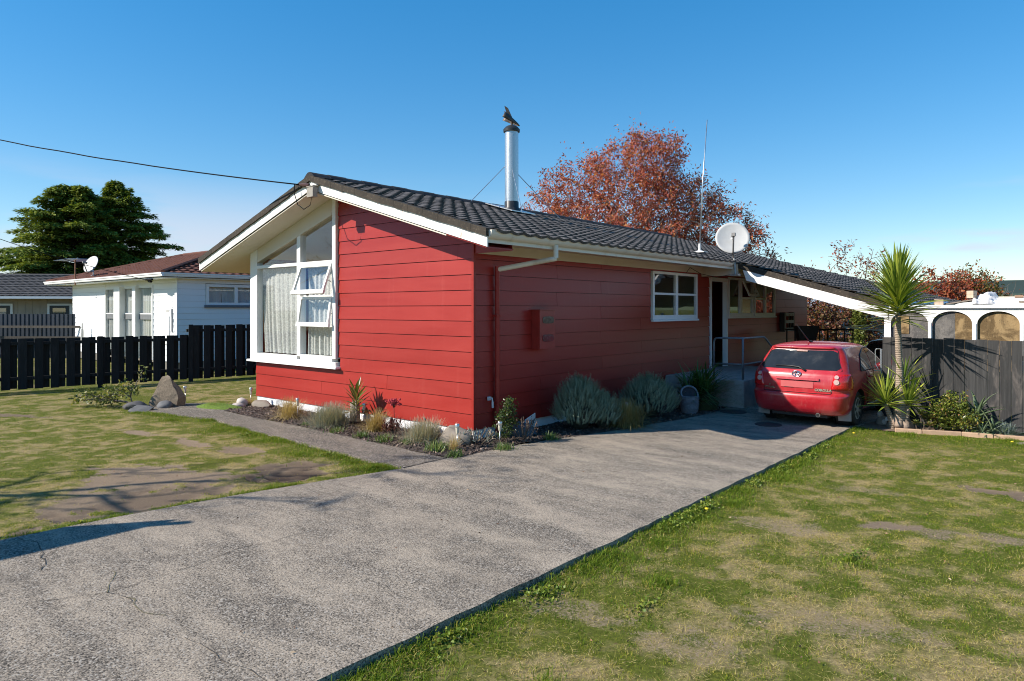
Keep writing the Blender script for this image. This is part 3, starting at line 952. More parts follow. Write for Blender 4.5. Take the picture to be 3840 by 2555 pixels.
b.add([(WALL_L + .09, WALL_B - .06, -0.2), (0, WALL_B - .06, -0.2), (0, WALL_B - .06, 3.25), (WALL_L + .09, WALL_B - .06, 3.25)], [(0, 1, 2, 3)])
b.build('rear_walls', M_RED, HOUSE)
b = MB(); b.box(WALL_L + 0.1, -0.04, 0.13, WALL_B - 0.1, 0.50, 0.56); b.build('floor', M_ROOM, HOUSE)
b = MB()
b.prism([(WALL_L + 0.1, 5.0, 0.57), (-0.04, 5.0, 0.57), (-0.04, 5.0, 3.2), (RX, 5.0, TZ(RX) - 0.31), (WALL_L + 0.1, 5.0, 3.4)], Vector((0, 0.06, 0))); b.box(-3.6, -3.54, 5.07, 16.6, 0.57, 4.25); b.box(-3.5, -0.04, 8.55, 8.6, 0.57, 3.2)
b.build('partition', M_ROOM, HOUSE)

# roof lining (also the sloping soffit), ceiling seen through the door
def slope_sheet(b, x0, x1, y0, y1, d, th):
    z0, z1 = TZ(x0) - d, TZ(x1) - d
    b.prism([(x0, y0, z0), (x1, y0, z1), (x1, y1, z1), (x0, y1, z0)], Vector((0, 0, th)))
b = MB()
slope_sheet(b, RX, 0.0, -0.62, RIDGE_END, 0.30, 0.02); slope_sheet(b, -8.33, RX, -0.62, RIDGE_END, 0.30, 0.02)
b.build('raked_soffit', M_CREAM, HOUSE)
b = MB()
slope_sheet(b, RX, 0.90, VERGE_Y + 0.03, LEAN_Y, 0.10, 0.05); slope_sheet(b, -8.35, RX, VERGE_Y + 0.03, RIDGE_END, 0.10, 0.05)
slope_sheet(b, RX, 0.90, LEAN_Y, RIDGE_END, 0.10, 0.05); slope_sheet(b, 0.90, 4.22, LEAN_Y + 0.03, RIDGE_END + 0.2, 0.10, 0.05)
# back hip
xe0, xe1 = RX - (HIP_Y - RIDGE_END), RX + (HIP_Y - RIDGE_END)
hz = ZR - SL * (HIP_Y - RIDGE_END)
b.prism([(RX, RIDGE_END, ZR - 0.10), (xe1, HIP_Y, hz - 0.10), (xe0, HIP_Y, hz - 0.10)], Vector((0, 0, 0.05)))
b.prism([(RX, RIDGE_END, ZR - 0.10), (4.22, RIDGE_END + 0.2, TZ(4.22) - 0.10), (4.22, RIDGE_END + 7.94, TZ(4.22) - .10)], Vector((0, 0, 0.05)))
b.prism([(RX, RIDGE_END, ZR - 0.10), (xe0, RIDGE_END, TZ(xe0) - 0.10), (xe0, HIP_Y, hz - .10)], Vector((0, 0, 0.05)))
b.build('roof_underlay', M_CREAM, HOUSE)

# level side soffit, frieze board, fascia, gutter
b = MB()
b.prism([(0.0, 0.0, 3.225), (0.84, 0.0, 3.16), (0.84, LEAN_Y + .1, 3.16), (0.0, LEAN_Y + .1, 3.225)], Vector((0, 0, 0.012)))
b.build('side_soffit', M_CREAM, HOUSE)
b = MB(); slope_sheet(b, 0.002, 0.86, -0.62, -0.002, 0.285, 0.02); b.box(0.03, 0.838, -0.002, 0.0, 3.05, 3.23); b.build('soffit_return', M_RED, HOUSE)
b = MB(); b.box(0.0, 0.034, 0.03, 13.9, 3.058, 3.222); b.box(0.034, 0.05, 0.03, 13.9, 3.20, 3.218)
b.build('frieze_board', M_CREAM, HOUSE)
b = MB(); b.box(0.84, 0.862, -0.60, LEAN_Y - 0.02, 3.135, 3.30); b.build('eave_fascia', M_GUTTER, HOUSE)
def gutter(y0, y1):
    b = MB(); prof = []
    for i in range(9):
        a = PI / 2 * i / 8
        prof.append((0.866 + 0.105 * math.sin(a), 3.315 - 0.125 * math.cos(a) * 1.0))
    prof = [(0.866, 3.192)] + prof[1:] + [(0.978, 3.318), (0.968, 3.322)]
    n = len(prof)
    v = [(x, y0, z) for x, z in prof] + [(x, y1, z) for x, z in prof]
    b.add(v, [(i, i + 1, n + i + 1, n + i) for i in range(n - 1)])
    # end cap and a row of joint collars
    b.add([(0.866, y0 - .002, 3.315)] + [(x, y0 - .002, z) for x, z in prof[:-1]], [tuple(range(n))])
    return b.build('gutter', M_GUTTER, HOUSE, smooth=True, angle=40), prof
g_o, g_prof = gutter(-0.62, 8.30)
for y in (-0.12, 0.82, 2.02, 3.2, 4.35, 5.5, 6.6, 7.7):
    b = MB(); n = len(g_prof)
    for dy in (0,):
        v = []
        for yy in (y - 0.012, y + 0.012):
            v += [(x + 0.006, yy, z - 0.005) for x, z in g_prof]
        b.add(v, [(i, i + 1, n + i + 1, n + i) for i in range(n - 1)])
    b.build('gutter_bracket', M_GUTTER, g_o, smooth=True)
# downpipe: drop, slanted swan neck, red standing pipe
b = MB(); b.tube([(0.915, 1.02, 3.20), (0.915, 1.02, 2.99)], 0.042, 12); dp = b.build('downpipe', M_GUTTER, HOUSE, smooth=True, angle=50)
b = MB(); b.tube([(0.925, 1.03, 2.985), (0.10, 0.50, 2.81)], 0.043, 12); b.build('swan_neck', M_GUTTER, dp, smooth=True, angle=50)
b = MB(); b.tube([(0.085, 0.49, 2.86), (0.085, 0.49, 0.02)], 0.043, 12); b.build('standing_pipe', M_RED, dp, smooth=True, angle=50)
b = MB(); b.box(0.02, 0.13, 0.435, 0.545, 2.02, 2.05); b.box(0.02, 0.13, 0.435, 0.545, 0.55, 0.58); b.build('pipe_clip', M_RED, dp)
# garden tap with hose end beside the pipe
b = MB(); b.box(0.024, 0.06, 0.30, 0.36, 0.62, 0.68); b.tube([(0.06, 0.33, 0.66), (0.11, 0.33, 0.66), (0.12, 0.33, 0.60)], 0.013, 8); b.tube([(0.12, 0.33, 0.60), (0.12, 0.335, 0.50)], 0.018, 8)
t_ = thing('garden_tap', 'small garden tap on the red wall beside the red downpipe', 'tap'); b.build('tap_body', M_PLASTIC_W, t_)

# verges, rake fascias
def rake(x0, x1, y, d0, d1, t0, mat, name, parent=None, wob=0.0):
    k = 14; P = []
    for i in range(k + 1):
        x = x0 + (x1 - x0) * i / k
        P.append((x, TZ(x) - d0 + random.uniform(-wob, wob)))
    for i in range(k, -1, -1):
        x = x0 + (x1 - x0) * i / k
        P.append((x, TZ(x) - d1 + random.uniform(-wob, wob)))
    b = MB(); b.prism([(x, y, z) for x, z in P], Vector((0, t0, 0)))
    return b.build(name, mat, parent or HOUSE)
for (a, c) in ((RX + .002, 0.90), (-8.36, RX - .002)):
    rake(a, c, -0.645, 0.09, 0.262, 0.022, M_FASCIA, 'rake_fascia')
# weathered verge tiles, one after another down the rake
for side in (1, -1):
    for i in range(13):
        L0, L1 = i * 0.36, (i + 1) * 0.36 - 0.004
        x0, x1 = RX + side * L0, RX + side * min(L1, 4.63)
        if L0 > 4.55: continue
        b = MB()
        b.prism([(x0, VERGE_Y - 0.012 - 0.002 * (i % 2), TZ(x0) - 0.102 + random.uniform(-.006, .006)), (x1, VERGE_Y - 0.012 - 0.002 * (i % 2), TZ(x1) - 0.102 + random.uniform(-.008, .008)), (x1, VERGE_Y - 0.012, TZ(x1) + 0.016), (x0, VERGE_Y - 0.012, TZ(x0) + 0.012)], Vector((0, 0.17, 0)))
        b.build('verge_tile', M_VERGE, HOUSE)
# ridge tiles
for i in range(36):
    y0 = VERGE_Y - 0.01 + i * 0.40; y1 = y0 + 0.42
    if y0 > RIDGE_END: break
    b = MB(); s = 0.008 * (i % 2)
    P = [(-0.17, -0.052), (-0.10, 0.008 + s), (-0.035, 0.045 + s), (0.035, 0.045 + s), (0.10, 0.008 + s), (0.17, -0.052)]
    b.prism([(RX + x, y0, ZR + 0.022 + z) for x, z in P] + [(RX, y0, ZR - 0.04)], Vector((0, y1 - y0, 0)))
    b.build('ridge_tile', M_RIDGE, HOUSE)

# roof tiles: one rolled tile, laid in courses
TPROF = [(0.0, 0.026), (0.08, 0.030), (0.18, 0.024), (0.32, 0.009), (0.52, 0.003), (0.72, 0.006), (0.88, 0.017), (1.0, 0.026)]
def tile_mesh(name, w, l, mat, lift=0.042, thick=0.044):
    b = MB(); n = len(TPROF)
    v = []
    for u, h in TPROF: v.append((u * w, 0, h + lift))
    for u, h in TPROF: v.append((u * w, l, h))
    for u, h in TPROF: v.append((u * w, 0.004, h + lift - thick))
    f = [(i, i + 1, n + i + 1, n + i) for i in range(n - 1)] + [(2 * n + i, 2 * n + i + 1, i + 1, i) for i in range(n - 1)]
    b.add(v, f)
    return b.mesh(name, mat, True, 35)
def tile_field(parent, mat, origin, U, V, nu, nv, w, l, keep, maxparts=300, name='roof_tile', jitter=0.006):
    """courses of tiles from the eave (origin) along U, rising along V; the nearest stay single pieces"""
    U = Vector(U).normalized(); V = Vector(V).normalized(); N = U.cross(V)
    if N.z < 0: N = -N
    me = tile_mesh(name, w * 1.015, l * 1.10, mat)
    cells = []
    for j in range(nv):
        sh = (w / 2 if False else 0)
        for i in range(nu):
            u, v = i * w + sh, j * l
            if not keep(u, v): continue
            p = Vector(origin) + U * u + V * v
            cells.append(((p - CAM).length, p))
    cells.sort(key=lambda c: c[0])
    R = Matrix((U, V, N)).transposed()
    if R.determinant() < 0: mirror = True
    else: mirror = False
    MM = [];
    for q, (d, p) in enumerate(cells):
        a = random.uniform(-1, 1) * jitter
        T = Matrix.Translation(p + N * random.uniform(0, jitter * 0.6)) @ R.to_4x4() @ Matrix.Rotation(a, 4, 'X') @ Matrix.Rotation(a * 0.7, 4, 'Z')
        if q < maxparts:
            o = link(name, me, parent)
            o.matrix_basis = Matrix.Translation(-parent.location) @ T if parent.rotation_euler.z == 0 else parent.matrix_basis.inverted() @ T
        else: MM.append(T)
    if MM:
        b = MB()
        vs = [v.co.copy() for v in me.vertices]; fs = [tuple(p.vertices) for p in me.polygons]
        for T in MM: b.add([T @ v for v in vs], fs)
        o = b.build('far_tiles', mat, parent, smooth=True, angle=35)
        o.matrix_basis = parent.matrix_basis.inverted()
        o['kind'] = 'stuff'
    return len(cells)
cs = 1 / math.hypot(1, SL); Vr = Vector((-cs, 0, SL * cs))
run = math.hypot(1, SL)
def keepR(u, v):
    y = VERGE_Y + 0.14 + u; x = 0.93 - v * cs
    return not (y > RIDGE_END + 0.1 + (x - RX)) and x > RX + 0.1
tile_field(HOUSE, M_TILE, (0.985, VERGE_Y + 0.14, TZ(0.985) - 0.035), (0, 1, 0), Vr, 62, 15, 0.30, 0.325, keepR)
def keepC(u, v):
    y = LEAN_Y + 0.14 + u; x = 4.24 - v * cs
    return not (y > RIDGE_END + 0.1 + (x - RX)) and x > 0.98
tile_field(HOUSE, M_TILE, (4.255, LEAN_Y + 0.14, TZ(4.255) - 0.035), (0, 1, 0), Vr, 44, 11, 0.30, 0.325, keepC, maxparts=0)
Vl = Vector((cs, 0, SL * cs))
tile_field(HOUSE, M_TILE, (-8.43, 10.0 + 4.0, TZ(-8.43) - 0.035), (0, -1, 0), Vl, 48, 15, 0.30, 0.325, lambda u, v: -8.4 + v * cs < RX - 0.1, maxparts=0)

# ---- carport end of the roof: long white rake fascia running down to the right
rake(0.98, 4.24, LEAN_Y, 0.02, 0.155, 0.05, M_VERGE, 'verge_strip')
def big_fascia():
    P = []
    for x in (1.10, 4.30): P.append((x, TZ(x) - 0.158))
    P += [(4.30, TZ(4.30) - 0.385), (1.19, TZ(1.19) - 0.395)]
    b = MB(); b.prism([(x, LEAN_Y + 0.004, z) for x, z in P], Vector((0, 0.035, 0)))
    P2 = [(1.19, TZ(1.19) - 0.27), (4.30, TZ(4.30) - 0.268), (4.30, TZ(4.30) - 0.262), (1.19, TZ(1.19) - 0.262)]
    b.build('rake_fascia', M_FASCIA, HOUSE)
big_fascia()
b = MB(); slope_sheet(b, 0.98, 4.2, LEAN_Y + 0.06, 15.5, 0.155, 0.03); b.build('carport_ceiling', M_CREAM, HOUSE)
b = MB(); b.box(0.0, 0.98, LEAN_Y - 0.0, LEAN_Y + 0.03, 2.98, 3.26); b.build('eave_end_panel', M_CREAM, HOUSE)
b = MB(); b.box(4.225, 4.33, LEAN_Y + 0.045, LEAN_Y + 0.14, 0, 2.02); b.box(4.10, 4.19, 14.0, 14.1, 0, 2.0); b.build('carport_post', M_WHITE, HOUSE)

# ---- front window
win = MB()
def headz(x): return 4.025 + 0.2863 * (x + 3.841)
def soffz(x): return TZ(x) - 0.296
YF = -0.075    # outer face
def fb(b, x0, x1, z0, z1, y0=YF, y1=0.07): b.box(x0, x1, y0, y1, z0, z1)
b = MB()
fb(b, -7.05, -6.75, 1.0, 3.02)                                              # left jamb
b.prism([(-7.05, YF, 3.021), (-6.75, YF, 3.021), (-6.75, YF, soffz(-6.75)), (-7.05, YF, soffz(-7.05))], Vector((0, 0.14, 0)))
b.prism([(-3.841, YF, 1.15), (-3.728, YF, 1.15), (-3.728, YF, soffz(-3.728)), (-3.841, YF, soffz(-3.841))], Vector((0, 0.14, 0)))
fb(b, -5.116, -4.987, 1.15, 3.06); fb(b, -6.75, -3.841, 3.06, 3.125)
fb(b, -6.75, -5.116, 1.08, 1.15); fb(b, -4.987, -3.841, 1.08, 1.19); fb(b, -6.75, -3.728, 1.0, 1.08)
b.prism([(-5.116, YF, 3.127), (-4.987, YF, 3.127), (-4.987, YF, headz(-4.987)), (-5.116, YF, headz(-5.116))], Vector((0, 0.14, 0)))
FW = b.build('front_window', M_WHITE, HOUSE)
b = MB(); b.prism([(-6.749, YF + .01, headz(-6.749)), (-3.842, YF + .01, headz(-3.842)), (-3.842, YF + .01, soffz(-3.842)), (-6.749, YF + .01, soffz(-6.749))], Vector((0, 0.12, 0)))
b.prism([(-6.749, YF - .008, headz(-6.749)), (-3.842, YF - .008, headz(-3.842)), (-3.842, YF - .008, headz(-3.842) + .05), (-6.749, YF - .008, headz(-6.749) + .05)], Vector((0, 0.017, 0)))
b.build('head_board', M_CREAM, FW)
b = MB(); b.bbox(-7.12, -3.64, -0.135, 0.02, 0.955, 0.998, 0.008); b.build('sill', M_WHITE, FW)
def pane(parent, pts, mat=None):
    b = MB(); b.prism(pts, Vector((0, 0.006, 0))); return b.build('pane', mat or M_GLASS, parent)
pane(FW, [(-6.748, -0.01, 1.152), (-5.118, -0.01, 1.152), (-5.118, -0.01, 3.058), (-6.748, -0.01, 3.058)])
pane(FW, [(-6.748, -0.01, 3.127), (-5.118, -0.01, 3.127), (-5.118, -0.01, headz(-5.118)), (-6.748, -0.01, headz(-6.748))])
pane(FW, [(-4.985, -0.01, 3.127), (-3.843, -0.01, 3.127), (-3.843, -0.01, headz(-3.843)), (-4.985, -0.01, headz(-4.985))])
pane(FW, [(-4.985, -0.01, 1.192), (-3.843, -0.01, 1.192), (-3.843, -0.01, 1.775), (-4.985, -0.01, 1.775)])
b = MB(); fb(b, -4.985, -3.843, 1.776, 1.80, -0.02, 0.06); fb(b, -4.985, -3.843, 2.405, 2.43, -0.02, 0.06); b.build('transom', M_WHITE, FW)
def sash(x0, x1, z0, z1, ang, fr=0.055):
    """awning sash hung from its top edge"""
    T = Matrix.Translation((0, YF + 0.012, z1)) @ Matrix.Rotation(-ang, 4, 'X')
    h = z1 - z0
    b = MB()
    b.box(x0, x0 + fr, -0.022, 0.022, -h, 0, T); b.box(x1 - fr, x1, -0.022, 0.022, -h, 0, T)
    b.box(x0 + fr, x1 - fr, -0.0215, 0.0215, -fr, 0, T); b.box(x0 - .02, x1 + .02, -0.026, 0.0225, -h - 0.03, -h + fr, T)
    o = b.build('sash', M_WHITE, FW)
    b = MB(); b.box(x0 + fr, x1 - fr, -0.004, 0.003, -h + fr, -fr, T); b.build('pane', M_GLASS, FW)
    b = MB(); b.tube([T @ Vector((x1 - .02, 0.0, -h * 0.55)), Vector((x1 - .012, 0.05, z0 + 0.3 * h))], 0.008, 6); b.build('stay', M_STEEL, FW)
sash(-4.975, -3.853, 2.44, 3.055, math.radians(20)); sash(-4.975, -3.853, 1.81, 2.40, math.radians(8.5))

# ---- right wall windows and door
def side_window(y0, y1, z0, z1, cols, rows, sashes=None, name='window', trans=None):
    b = MB(); fr = 0.075; x0, x1 = -0.02, 0.045
    b.box(x0, x1, y0, y0 + fr, z0, z1); b.box(x0, x1, y1 - fr, y1, z0, z1)
    b.box(x0, x1, y0 + fr, y1 - fr, z1 - fr * .8, z1); b.box(x0, x1, y0 + fr, y1 - fr, z0, z0 + fr * 1.35)
    o = b.build(name, M_WINWHITE, HOUSE)
    b = MB()
    b.bbox(0.0, 0.075, y0 - 0.03, y1 + 0.03, z0 - 0.045, z0 - 0.002, 0.006); b.build('sill', M_WINWHITE, o)
    return o, (y0 + fr, y1 - fr, z0 + fr * 1.35, z1 - fr * .8)
o, (a, c, d, e) = side_window(5.86, 8.14, 1.90, 3.02, 2, 2)
m = (a + c) / 2 + 0.03; h = (d + e) / 2 + 0.02
b = MB(); b.box(-0.018, 0.043, m - 0.06, m + 0.06, d, e); b.box(-0.016, 0.041, a, m - .061, h - 0.025, h + 0.025); b.box(-0.016, 0.041, m + .061, c, h - 0.025, h + 0.025); b.build('glazing_bar', M_WINWHITE, o)
for y0, y1 in ((a, m - .06), (m + .06, c)):
    for z0, z1 in ((d, h - .025), (h + .025, e)):
        b = MB(); b.box(0.005, 0.010, y0, y1, z0, z1); b.build('pane', M_GLASS_DK, o)
# window pair behind the porch rail
o, (a, c, d, e) = side_window(10.07, 11.85, 1.93, 3.02, 2, 1)
b = MB(); b.box(-0.018, 0.05, 10.86, 11.0, d, e); b.box(-0.016, 0.041, 11.0, c, 2.43, 2.49); b.build('glazing_bar', M_WINWHITE, o)
b = MB(); b.box(0.005, 0.010, a, 10.86, d, e); b.build('pane', M_GLASS_DK, o)
M_FROST = glass_mat('patterned_glass', 0.25, (0.7, 0.7, 0.68), 0.25)
b = MB(); b.box(0.005, 0.010, 11.0, c, d, 2.43); b.build('pane', M_FROST, o)
T = Matrix.Translation((0.05, 0, e)) @ Matrix.Rotation(math.radians(-24), 4, 'Y')
hh = e - 2.47
b = MB(); b.box(-.02, .02, 11.01, 11.07, -hh, 0, T); b.box(-.02, .02, c - .06, c, -hh, 0, T); b.box(-.0195, .0195, 11.07, c - .06, -.055, 0, T); b.box(-.0195, .0195, 11.07, c - .06, -hh, -hh + .06, T)
b.build('sash', M_WINWHITE, o)
b = MB(); b.box(-.003, .003, 11.07, c - .06, -hh + .06, -.055, T); b.build('pane', M_GLASS_DK, o)
o, (a, c, d, e) = side_window(11.94, 13.64, 1.93, 3.02, 2, 1)
b = MB(); b.box(-0.018, 0.05, 12.76, 12.86, d, e); b.box(-0.016, 0.041, a, 12.76, 2.42, 2.47); b.build('glazing_bar', M_WINWHITE, o)
b = MB(); b.box(0.005, 0.010, a, 12.76, d, 2.42); b.box(0.005, 0.010, a, 12.76, 2.47, e); b.box(0.0, 0.005, 12.86, c, d, e); b.build('pane', M_GLASS_DK, o)
# door frame, door standing open inwards
b = MB(); b.box(-0.08, 0.045, 8.92, 8.99, 0.55, 2.98); b.box(-0.08, 0.045, 9.94, 10.01, 0.55, 2.98); b.box(-0.08, 0.045, 8.99, 9.94, 2.88, 2.98); b.box(-0.08, 0.08, 8.92, 10.01, 0.50, 0.55)
DR = b.build('door_frame', M_WINWHITE, HOUSE)
T = Matrix.Translation((-0.05, 9.00, 0)) @ Matrix.Rotation(math.radians(-93), 4, 'Z')
b = MB(); b.box(-0.02, 0.02, -0.90, 0, 0.57, 2.87, T); b.build('open_door', M_WINWHITE, DR)
b = MB(); b.tube([T @ Vector((0.02, -0.84, 1.55)), T @ Vector((0.06, -0.84, 1.55)), T @ Vector((0.06, -0.74, 1.55))], 0.012, 6); b.build('handle', M_STEEL, DR)
# kitchen stove seen through the open door
t_ = thing('stove', 'white kitchen stove with a black top seen through the open door', 'stove', (-0.9, 9.2, 0.56))
b = MB(); b.bbox(-0.3, 0.3, -0.28, 0.28, 0, 0.78, 0.01); b.build('oven', M_PLASTIC_W, t_)
b = MB(); b.bbox(-0.3, 0.3, -0.28, 0.28, 0.781, 0.86, 0.01); b.bbox(-0.3, -0.24, -0.28, 0.28, 0.861, 1.05, 0.01); b.build('hob', M_BLACKMETAL, t_)

# ---- curtains
def lace_mat(name, col=(0.86, 0.85, 0.81), hole=0.30, sc=34):
    t = NT(name)
    p = t.pos((1, 1, 1), True)
    v = t.noise(p, sc, 5, 0.7)
    f = t.rng(v, 0.45, 0.58, hole, 0.04, True)
    df = t.n('ShaderNodeBsdfDiffuse'); df.inputs[0].default_value = (*col, 1)
    tl = t.n('ShaderNodeBsdfTranslucent'); tl.inputs[0].default_value = (*col, 1)
    m1 = t.n('ShaderNodeMixShader'); m1.inputs[0].default_value = 0.3
    t.l(df.outputs[0], m1.inputs[1]); t.l(tl.outputs[0], m1.inputs[2])
    tr = t.n('ShaderNodeBsdfTransparent')
    m2 = t.n('ShaderNodeMixShader'); t.l(f, m2.inputs[0]); t.l(m1.outputs[0], m2.inputs[1]); t.l(tr.outputs[0], m2.inputs[2])
    return t.done(m2.outputs[0])
M_LACE = lace_mat('lace_net', (0.86, 0.85, 0.81), hole=0.30, sc=28)
M_NET = lace_mat('plain_net', (0.86, 0.86, 0.83), 0.16, 60)
def curtain(name, p0, along, w, h, folds, amp, mat, label, flare=0.0, group=None, hook=0.0):
    """hanging sheet: p0 top corner, along = unit vector"""
    A = Vector(along).normalized(); Nn = Vector((-A.y, A.x, 0))
    nu, nv = 90, 8
    V = []; F = []
    ph = random.uniform(0, 6)
    for j in range(nv + 1):
        t = j / nv
        for i in range(nu + 1):
            u = i / nu
            q = u * folds * 2 * PI + ph
            wv = amp * (math.sin(q + 0.9 * math.sin(q * 0.37 + ph)) + 0.35 * math.sin(2.3 * q + 1.1)) * (0.35 + 0.65 * t)
            x = u * w + flare * t ** 1.6 * (1 - u) + 0.012 * math.sin(3 * t + u * 9)
            p = Vector(p0) + A * x + Nn * wv + Vector((0, 0, -h * t))
            V.append(p)
    for j in range(nv):
        for i in range(nu):
            a = j * (nu + 1) + i
            F.append((a, a + 1, a + nu + 2, a + nu + 1))
    b = MB(); b.add(V, F)
    return tag(b.build(name, mat, None, smooth=True), label, 'curtain', group)
curtain('net_curtain', (-6.84, 0.085, 3.05), (1, 0, 0), 1.74, 1.88, 9, 0.030, M_LACE, 'wide white lace curtain behind the big left pane of the front window', 0.16)
curtain('net_curtain', (-4.97, 0.085, 3.04), (1, 0, 0), 1.12, 1.84, 6, 0.035, M_LACE, 'narrow white lace curtain behind the two open sashes of the front window')

# ---- flue on the roof
FX, FY = -3.05, 4.5
zf = TZ(FX)
b = MB(); b.lathe([(0.165, zf + 0.10), (0.165, 6.50)], 24); fl = b.build('flue_pipe', M_GALV, HOUSE, smooth=True, angle=40)
fl.location = (FX, FY, 0)
b = MB(); b.lathe([(0.26, zf - 0.08), (0.21, zf + 0.06), (0.175, zf + 0.11), (0.172, zf + 0.24), (0.166, zf + 0.25)], 24); b.build('flue_boot', M_BLACKMETAL, fl, smooth=True, angle=40)
b = MB(); b.prism([(-0.55, -0.34, TZ(FX - .55) + 0.055), (0.30, -0.34, TZ(FX + .30) + 0.055), (0.30, 0.55, TZ(FX + .3) + 0.055), (-0.55, 0.55, TZ(FX - .55) + 0.055)], Vector((0, 0, 0.02))); b.build('flashing', M_GALV, fl)
b = MB(); b.lathe([(0.20, 6.44), (0.205, 6.50), (0.15, 6.56), (0.11, 6.585)], 24); b.build('flue_collar', M_BLACKMETAL, fl, smooth=True, angle=40)
def cowl():
    M_COWL = simple('weathered_cowl_steel', (0.10, 0.08, 0.068), 0.5, 0.4, 8, metal=0.6, dirt=(0.22, 0.13, 0.07), dscale=9)
    A = Vector((-0.7584 * 0.87, -0.6518 * 0.87, 0.50)).normalized()
    T = Matrix.Translation((0.10, 0.085, 6.60)) @ rot_to(A, (0, 0, 1)).to_4x4()
    b = MB(); V = []; F = []
    n = 16
    for i in range(9):                      # hood: pointed at the low end, wide and open at the high end
        t = i / 8
        r = 0.02 + 0.155 * t ** 0.75; x = -0.06 + 0.50 * t
        for k in range(n + 1):
            a = PI * (-0.12 + 1.24 * k / n)
            V.append(T @ Vector((x - 0.05 * t * abs(math.cos(a)), r * math.cos(a), r * math.sin(a) * 0.75 + 0.02)))
    for i in range(8):
        for k in range(n):
            q = i * (n + 1) + k
            F.append((q, q + 1, q + n + 2, q + n + 1))
    b.add(V, F)
    b.prism([T @ Vector(p) for p in ((0.16, 0, 0.08), (0.36, 0, 0.13), (0.50, 0, 0.26), (0.40, 0, 0.25))], T.to_3x3() @ Vector((0, 0.014, 0)))
    b.tube([(0, 0, 6.55), (0, 0, 6.68)], 0.03, 8)
    o = b.build('cowl', M_COWL, fl, smooth=True, angle=50)
    so = o.modifiers.new('thick', 'SOLIDIFY'); so.thickness = 0.008
cowl()
def guy(p, q):
    b = MB(); b.tube([Vector(p), Vector(q)], 0.009, 6); b.build('guy_rod', M_GALV, fl)
guy((-0.14, -0.08, 5.62), (-0.45, -0.95, TZ(FX - 0.45) + 0.06))
guy((0.12, -0.11, 5.50), (0.55, -0.25, TZ(FX + 0.55) + 0.06))
guy((0.09, 0.14, 5.42), (0.25, 1.62, TZ(FX + 0.25) + 0.06))

# ---- whip aerial on the roof, satellite dish on the eave corner
t_ = thing('aerial_mast', 'tall thin pale aerial mast standing on the roof near the large dish', 'aerial', (0.30, 7.72, TZ(0.30) + 0.03))
b = MB(); b.tube([(0, 0, 0.1), (0.03, 0.10, 1.7), (0.07, 0.27, 3.32)], [0.018, 0.014, 0.010], 8); b.build('mast', M_GALV, t_, smooth=True)
b = MB(); b.lathe([(0.10, 0.0), (0.10, 0.03), (0.035, 0.06), (0.03, 0.22)], 12); b.box(-.16, .16, -.10, .10, 0.0, 0.025); b.build('mast_foot', M_PLASTIC_W, t_)

def dish(name, c, nrm, dia, mount, label, foot):
    t = thing(name, label, 'satellite dish', c)
    nrm = Vector(nrm).normalized()
    T = rot_to(nrm, (0, 0, 1)).to_4x4()        # local x = facing direction
    R = dia / 2
    b = MB(); V = []; F = []; n = 40; m = 7
    for i in range(m + 1):
        r = R * i / m
        for k in range(n):
            a = 2 * PI * k / n
            V.append(T @ Vector((0.16 * (r / R) ** 2 * R, r * math.cos(a), r * math.sin(a) * 1.04)))
    for i in range(m):
        for k in range(n):
            j = (k + 1) % n
            F.append((i*n+k, i*n+j, i*n+n+j, i*n+n+k))
    b.add(V, F)
    o = b.build('reflector', M_DISH, t, smooth=True)
    so = o.modifiers.new('thick', 'SOLIDIFY'); so.thickness = 0.018; so.offset = -1
    low = T @ Vector((-0.02, 0, -R * 0.98)); tip = T @ Vector((R * 1.05, 0, -R * 0.25))
    b = MB(); b.tube([low, T @ Vector((0.25 * R, 0, -R * 0.98)), tip], [0.02, 0.022, 0.02], 8); b.build('feed_arm', M_ARM, t)
    b = MB(); b.tube([tip - nrm * 0.03 + Vector((0, 0, .02)), tip - nrm * 0.15 + Vector((0, 0, .05))], [0.035, 0.05], 10); b.box(-.04, .04, -.03, .03, -.03, .05, Matrix.Translation(tip)); b.build('feed_horn', M_ARM, t)
    f = Vector(foot) - Vector(c)
    b = MB(); b.tube([T @ Vector((-0.06, 0, -R * 0.3)), T @ Vector((-0.07, 0, -R * 0.8)), (f + Vector(mount)), f], 0.027, 10)
    b.tube([T @ Vector((0.0, 0, -R * 0.35)), T @ Vector((-0.07, 0, -R * 0.4))], 0.06, 8)
    b.box(-.10, .10, -.07, .07, -.03, .02, Matrix.Translation(f)); b.build('bracket', M_ARM2, t, smooth=True, angle=40)
    return t
M_DISH = simple('dish_grey', (0.46, 0.455, 0.44), 0.5, 0.05, 8, dirt=(0.42, 0.38, 0.30), dscale=2.2, damt=0.35)
M_ARM = simple('dish_arm_grey', (0.20, 0.19, 0.18), 0.5, 0.2, 20)
M_ARM2 = simple('dish_bracket_grey', (0.36, 0.36, 0.36), 0.45, 0.2, 20, metal=0.4)
dish('satellite_dish', (1.02, 7.98, 3.84), (0.42, -0.83, 0.36), 0.80, (-0.05, 0.02, 0.42), 'large round pale satellite dish on the eave corner of the red house', (1.0, 8.22, 2.99))
# cable loop from the dish along the eave
b = MB(); b.tube([(0.95, 8.2, 3.0), (0.6, 8.0, 2.93), (0.25, 7.9, 3.02), (0.10, 7.6, 3.17), (0.06, 7.5, 3.05)], 0.007, 6); b.build('dish_cable', M_CABLE, HOUSE)

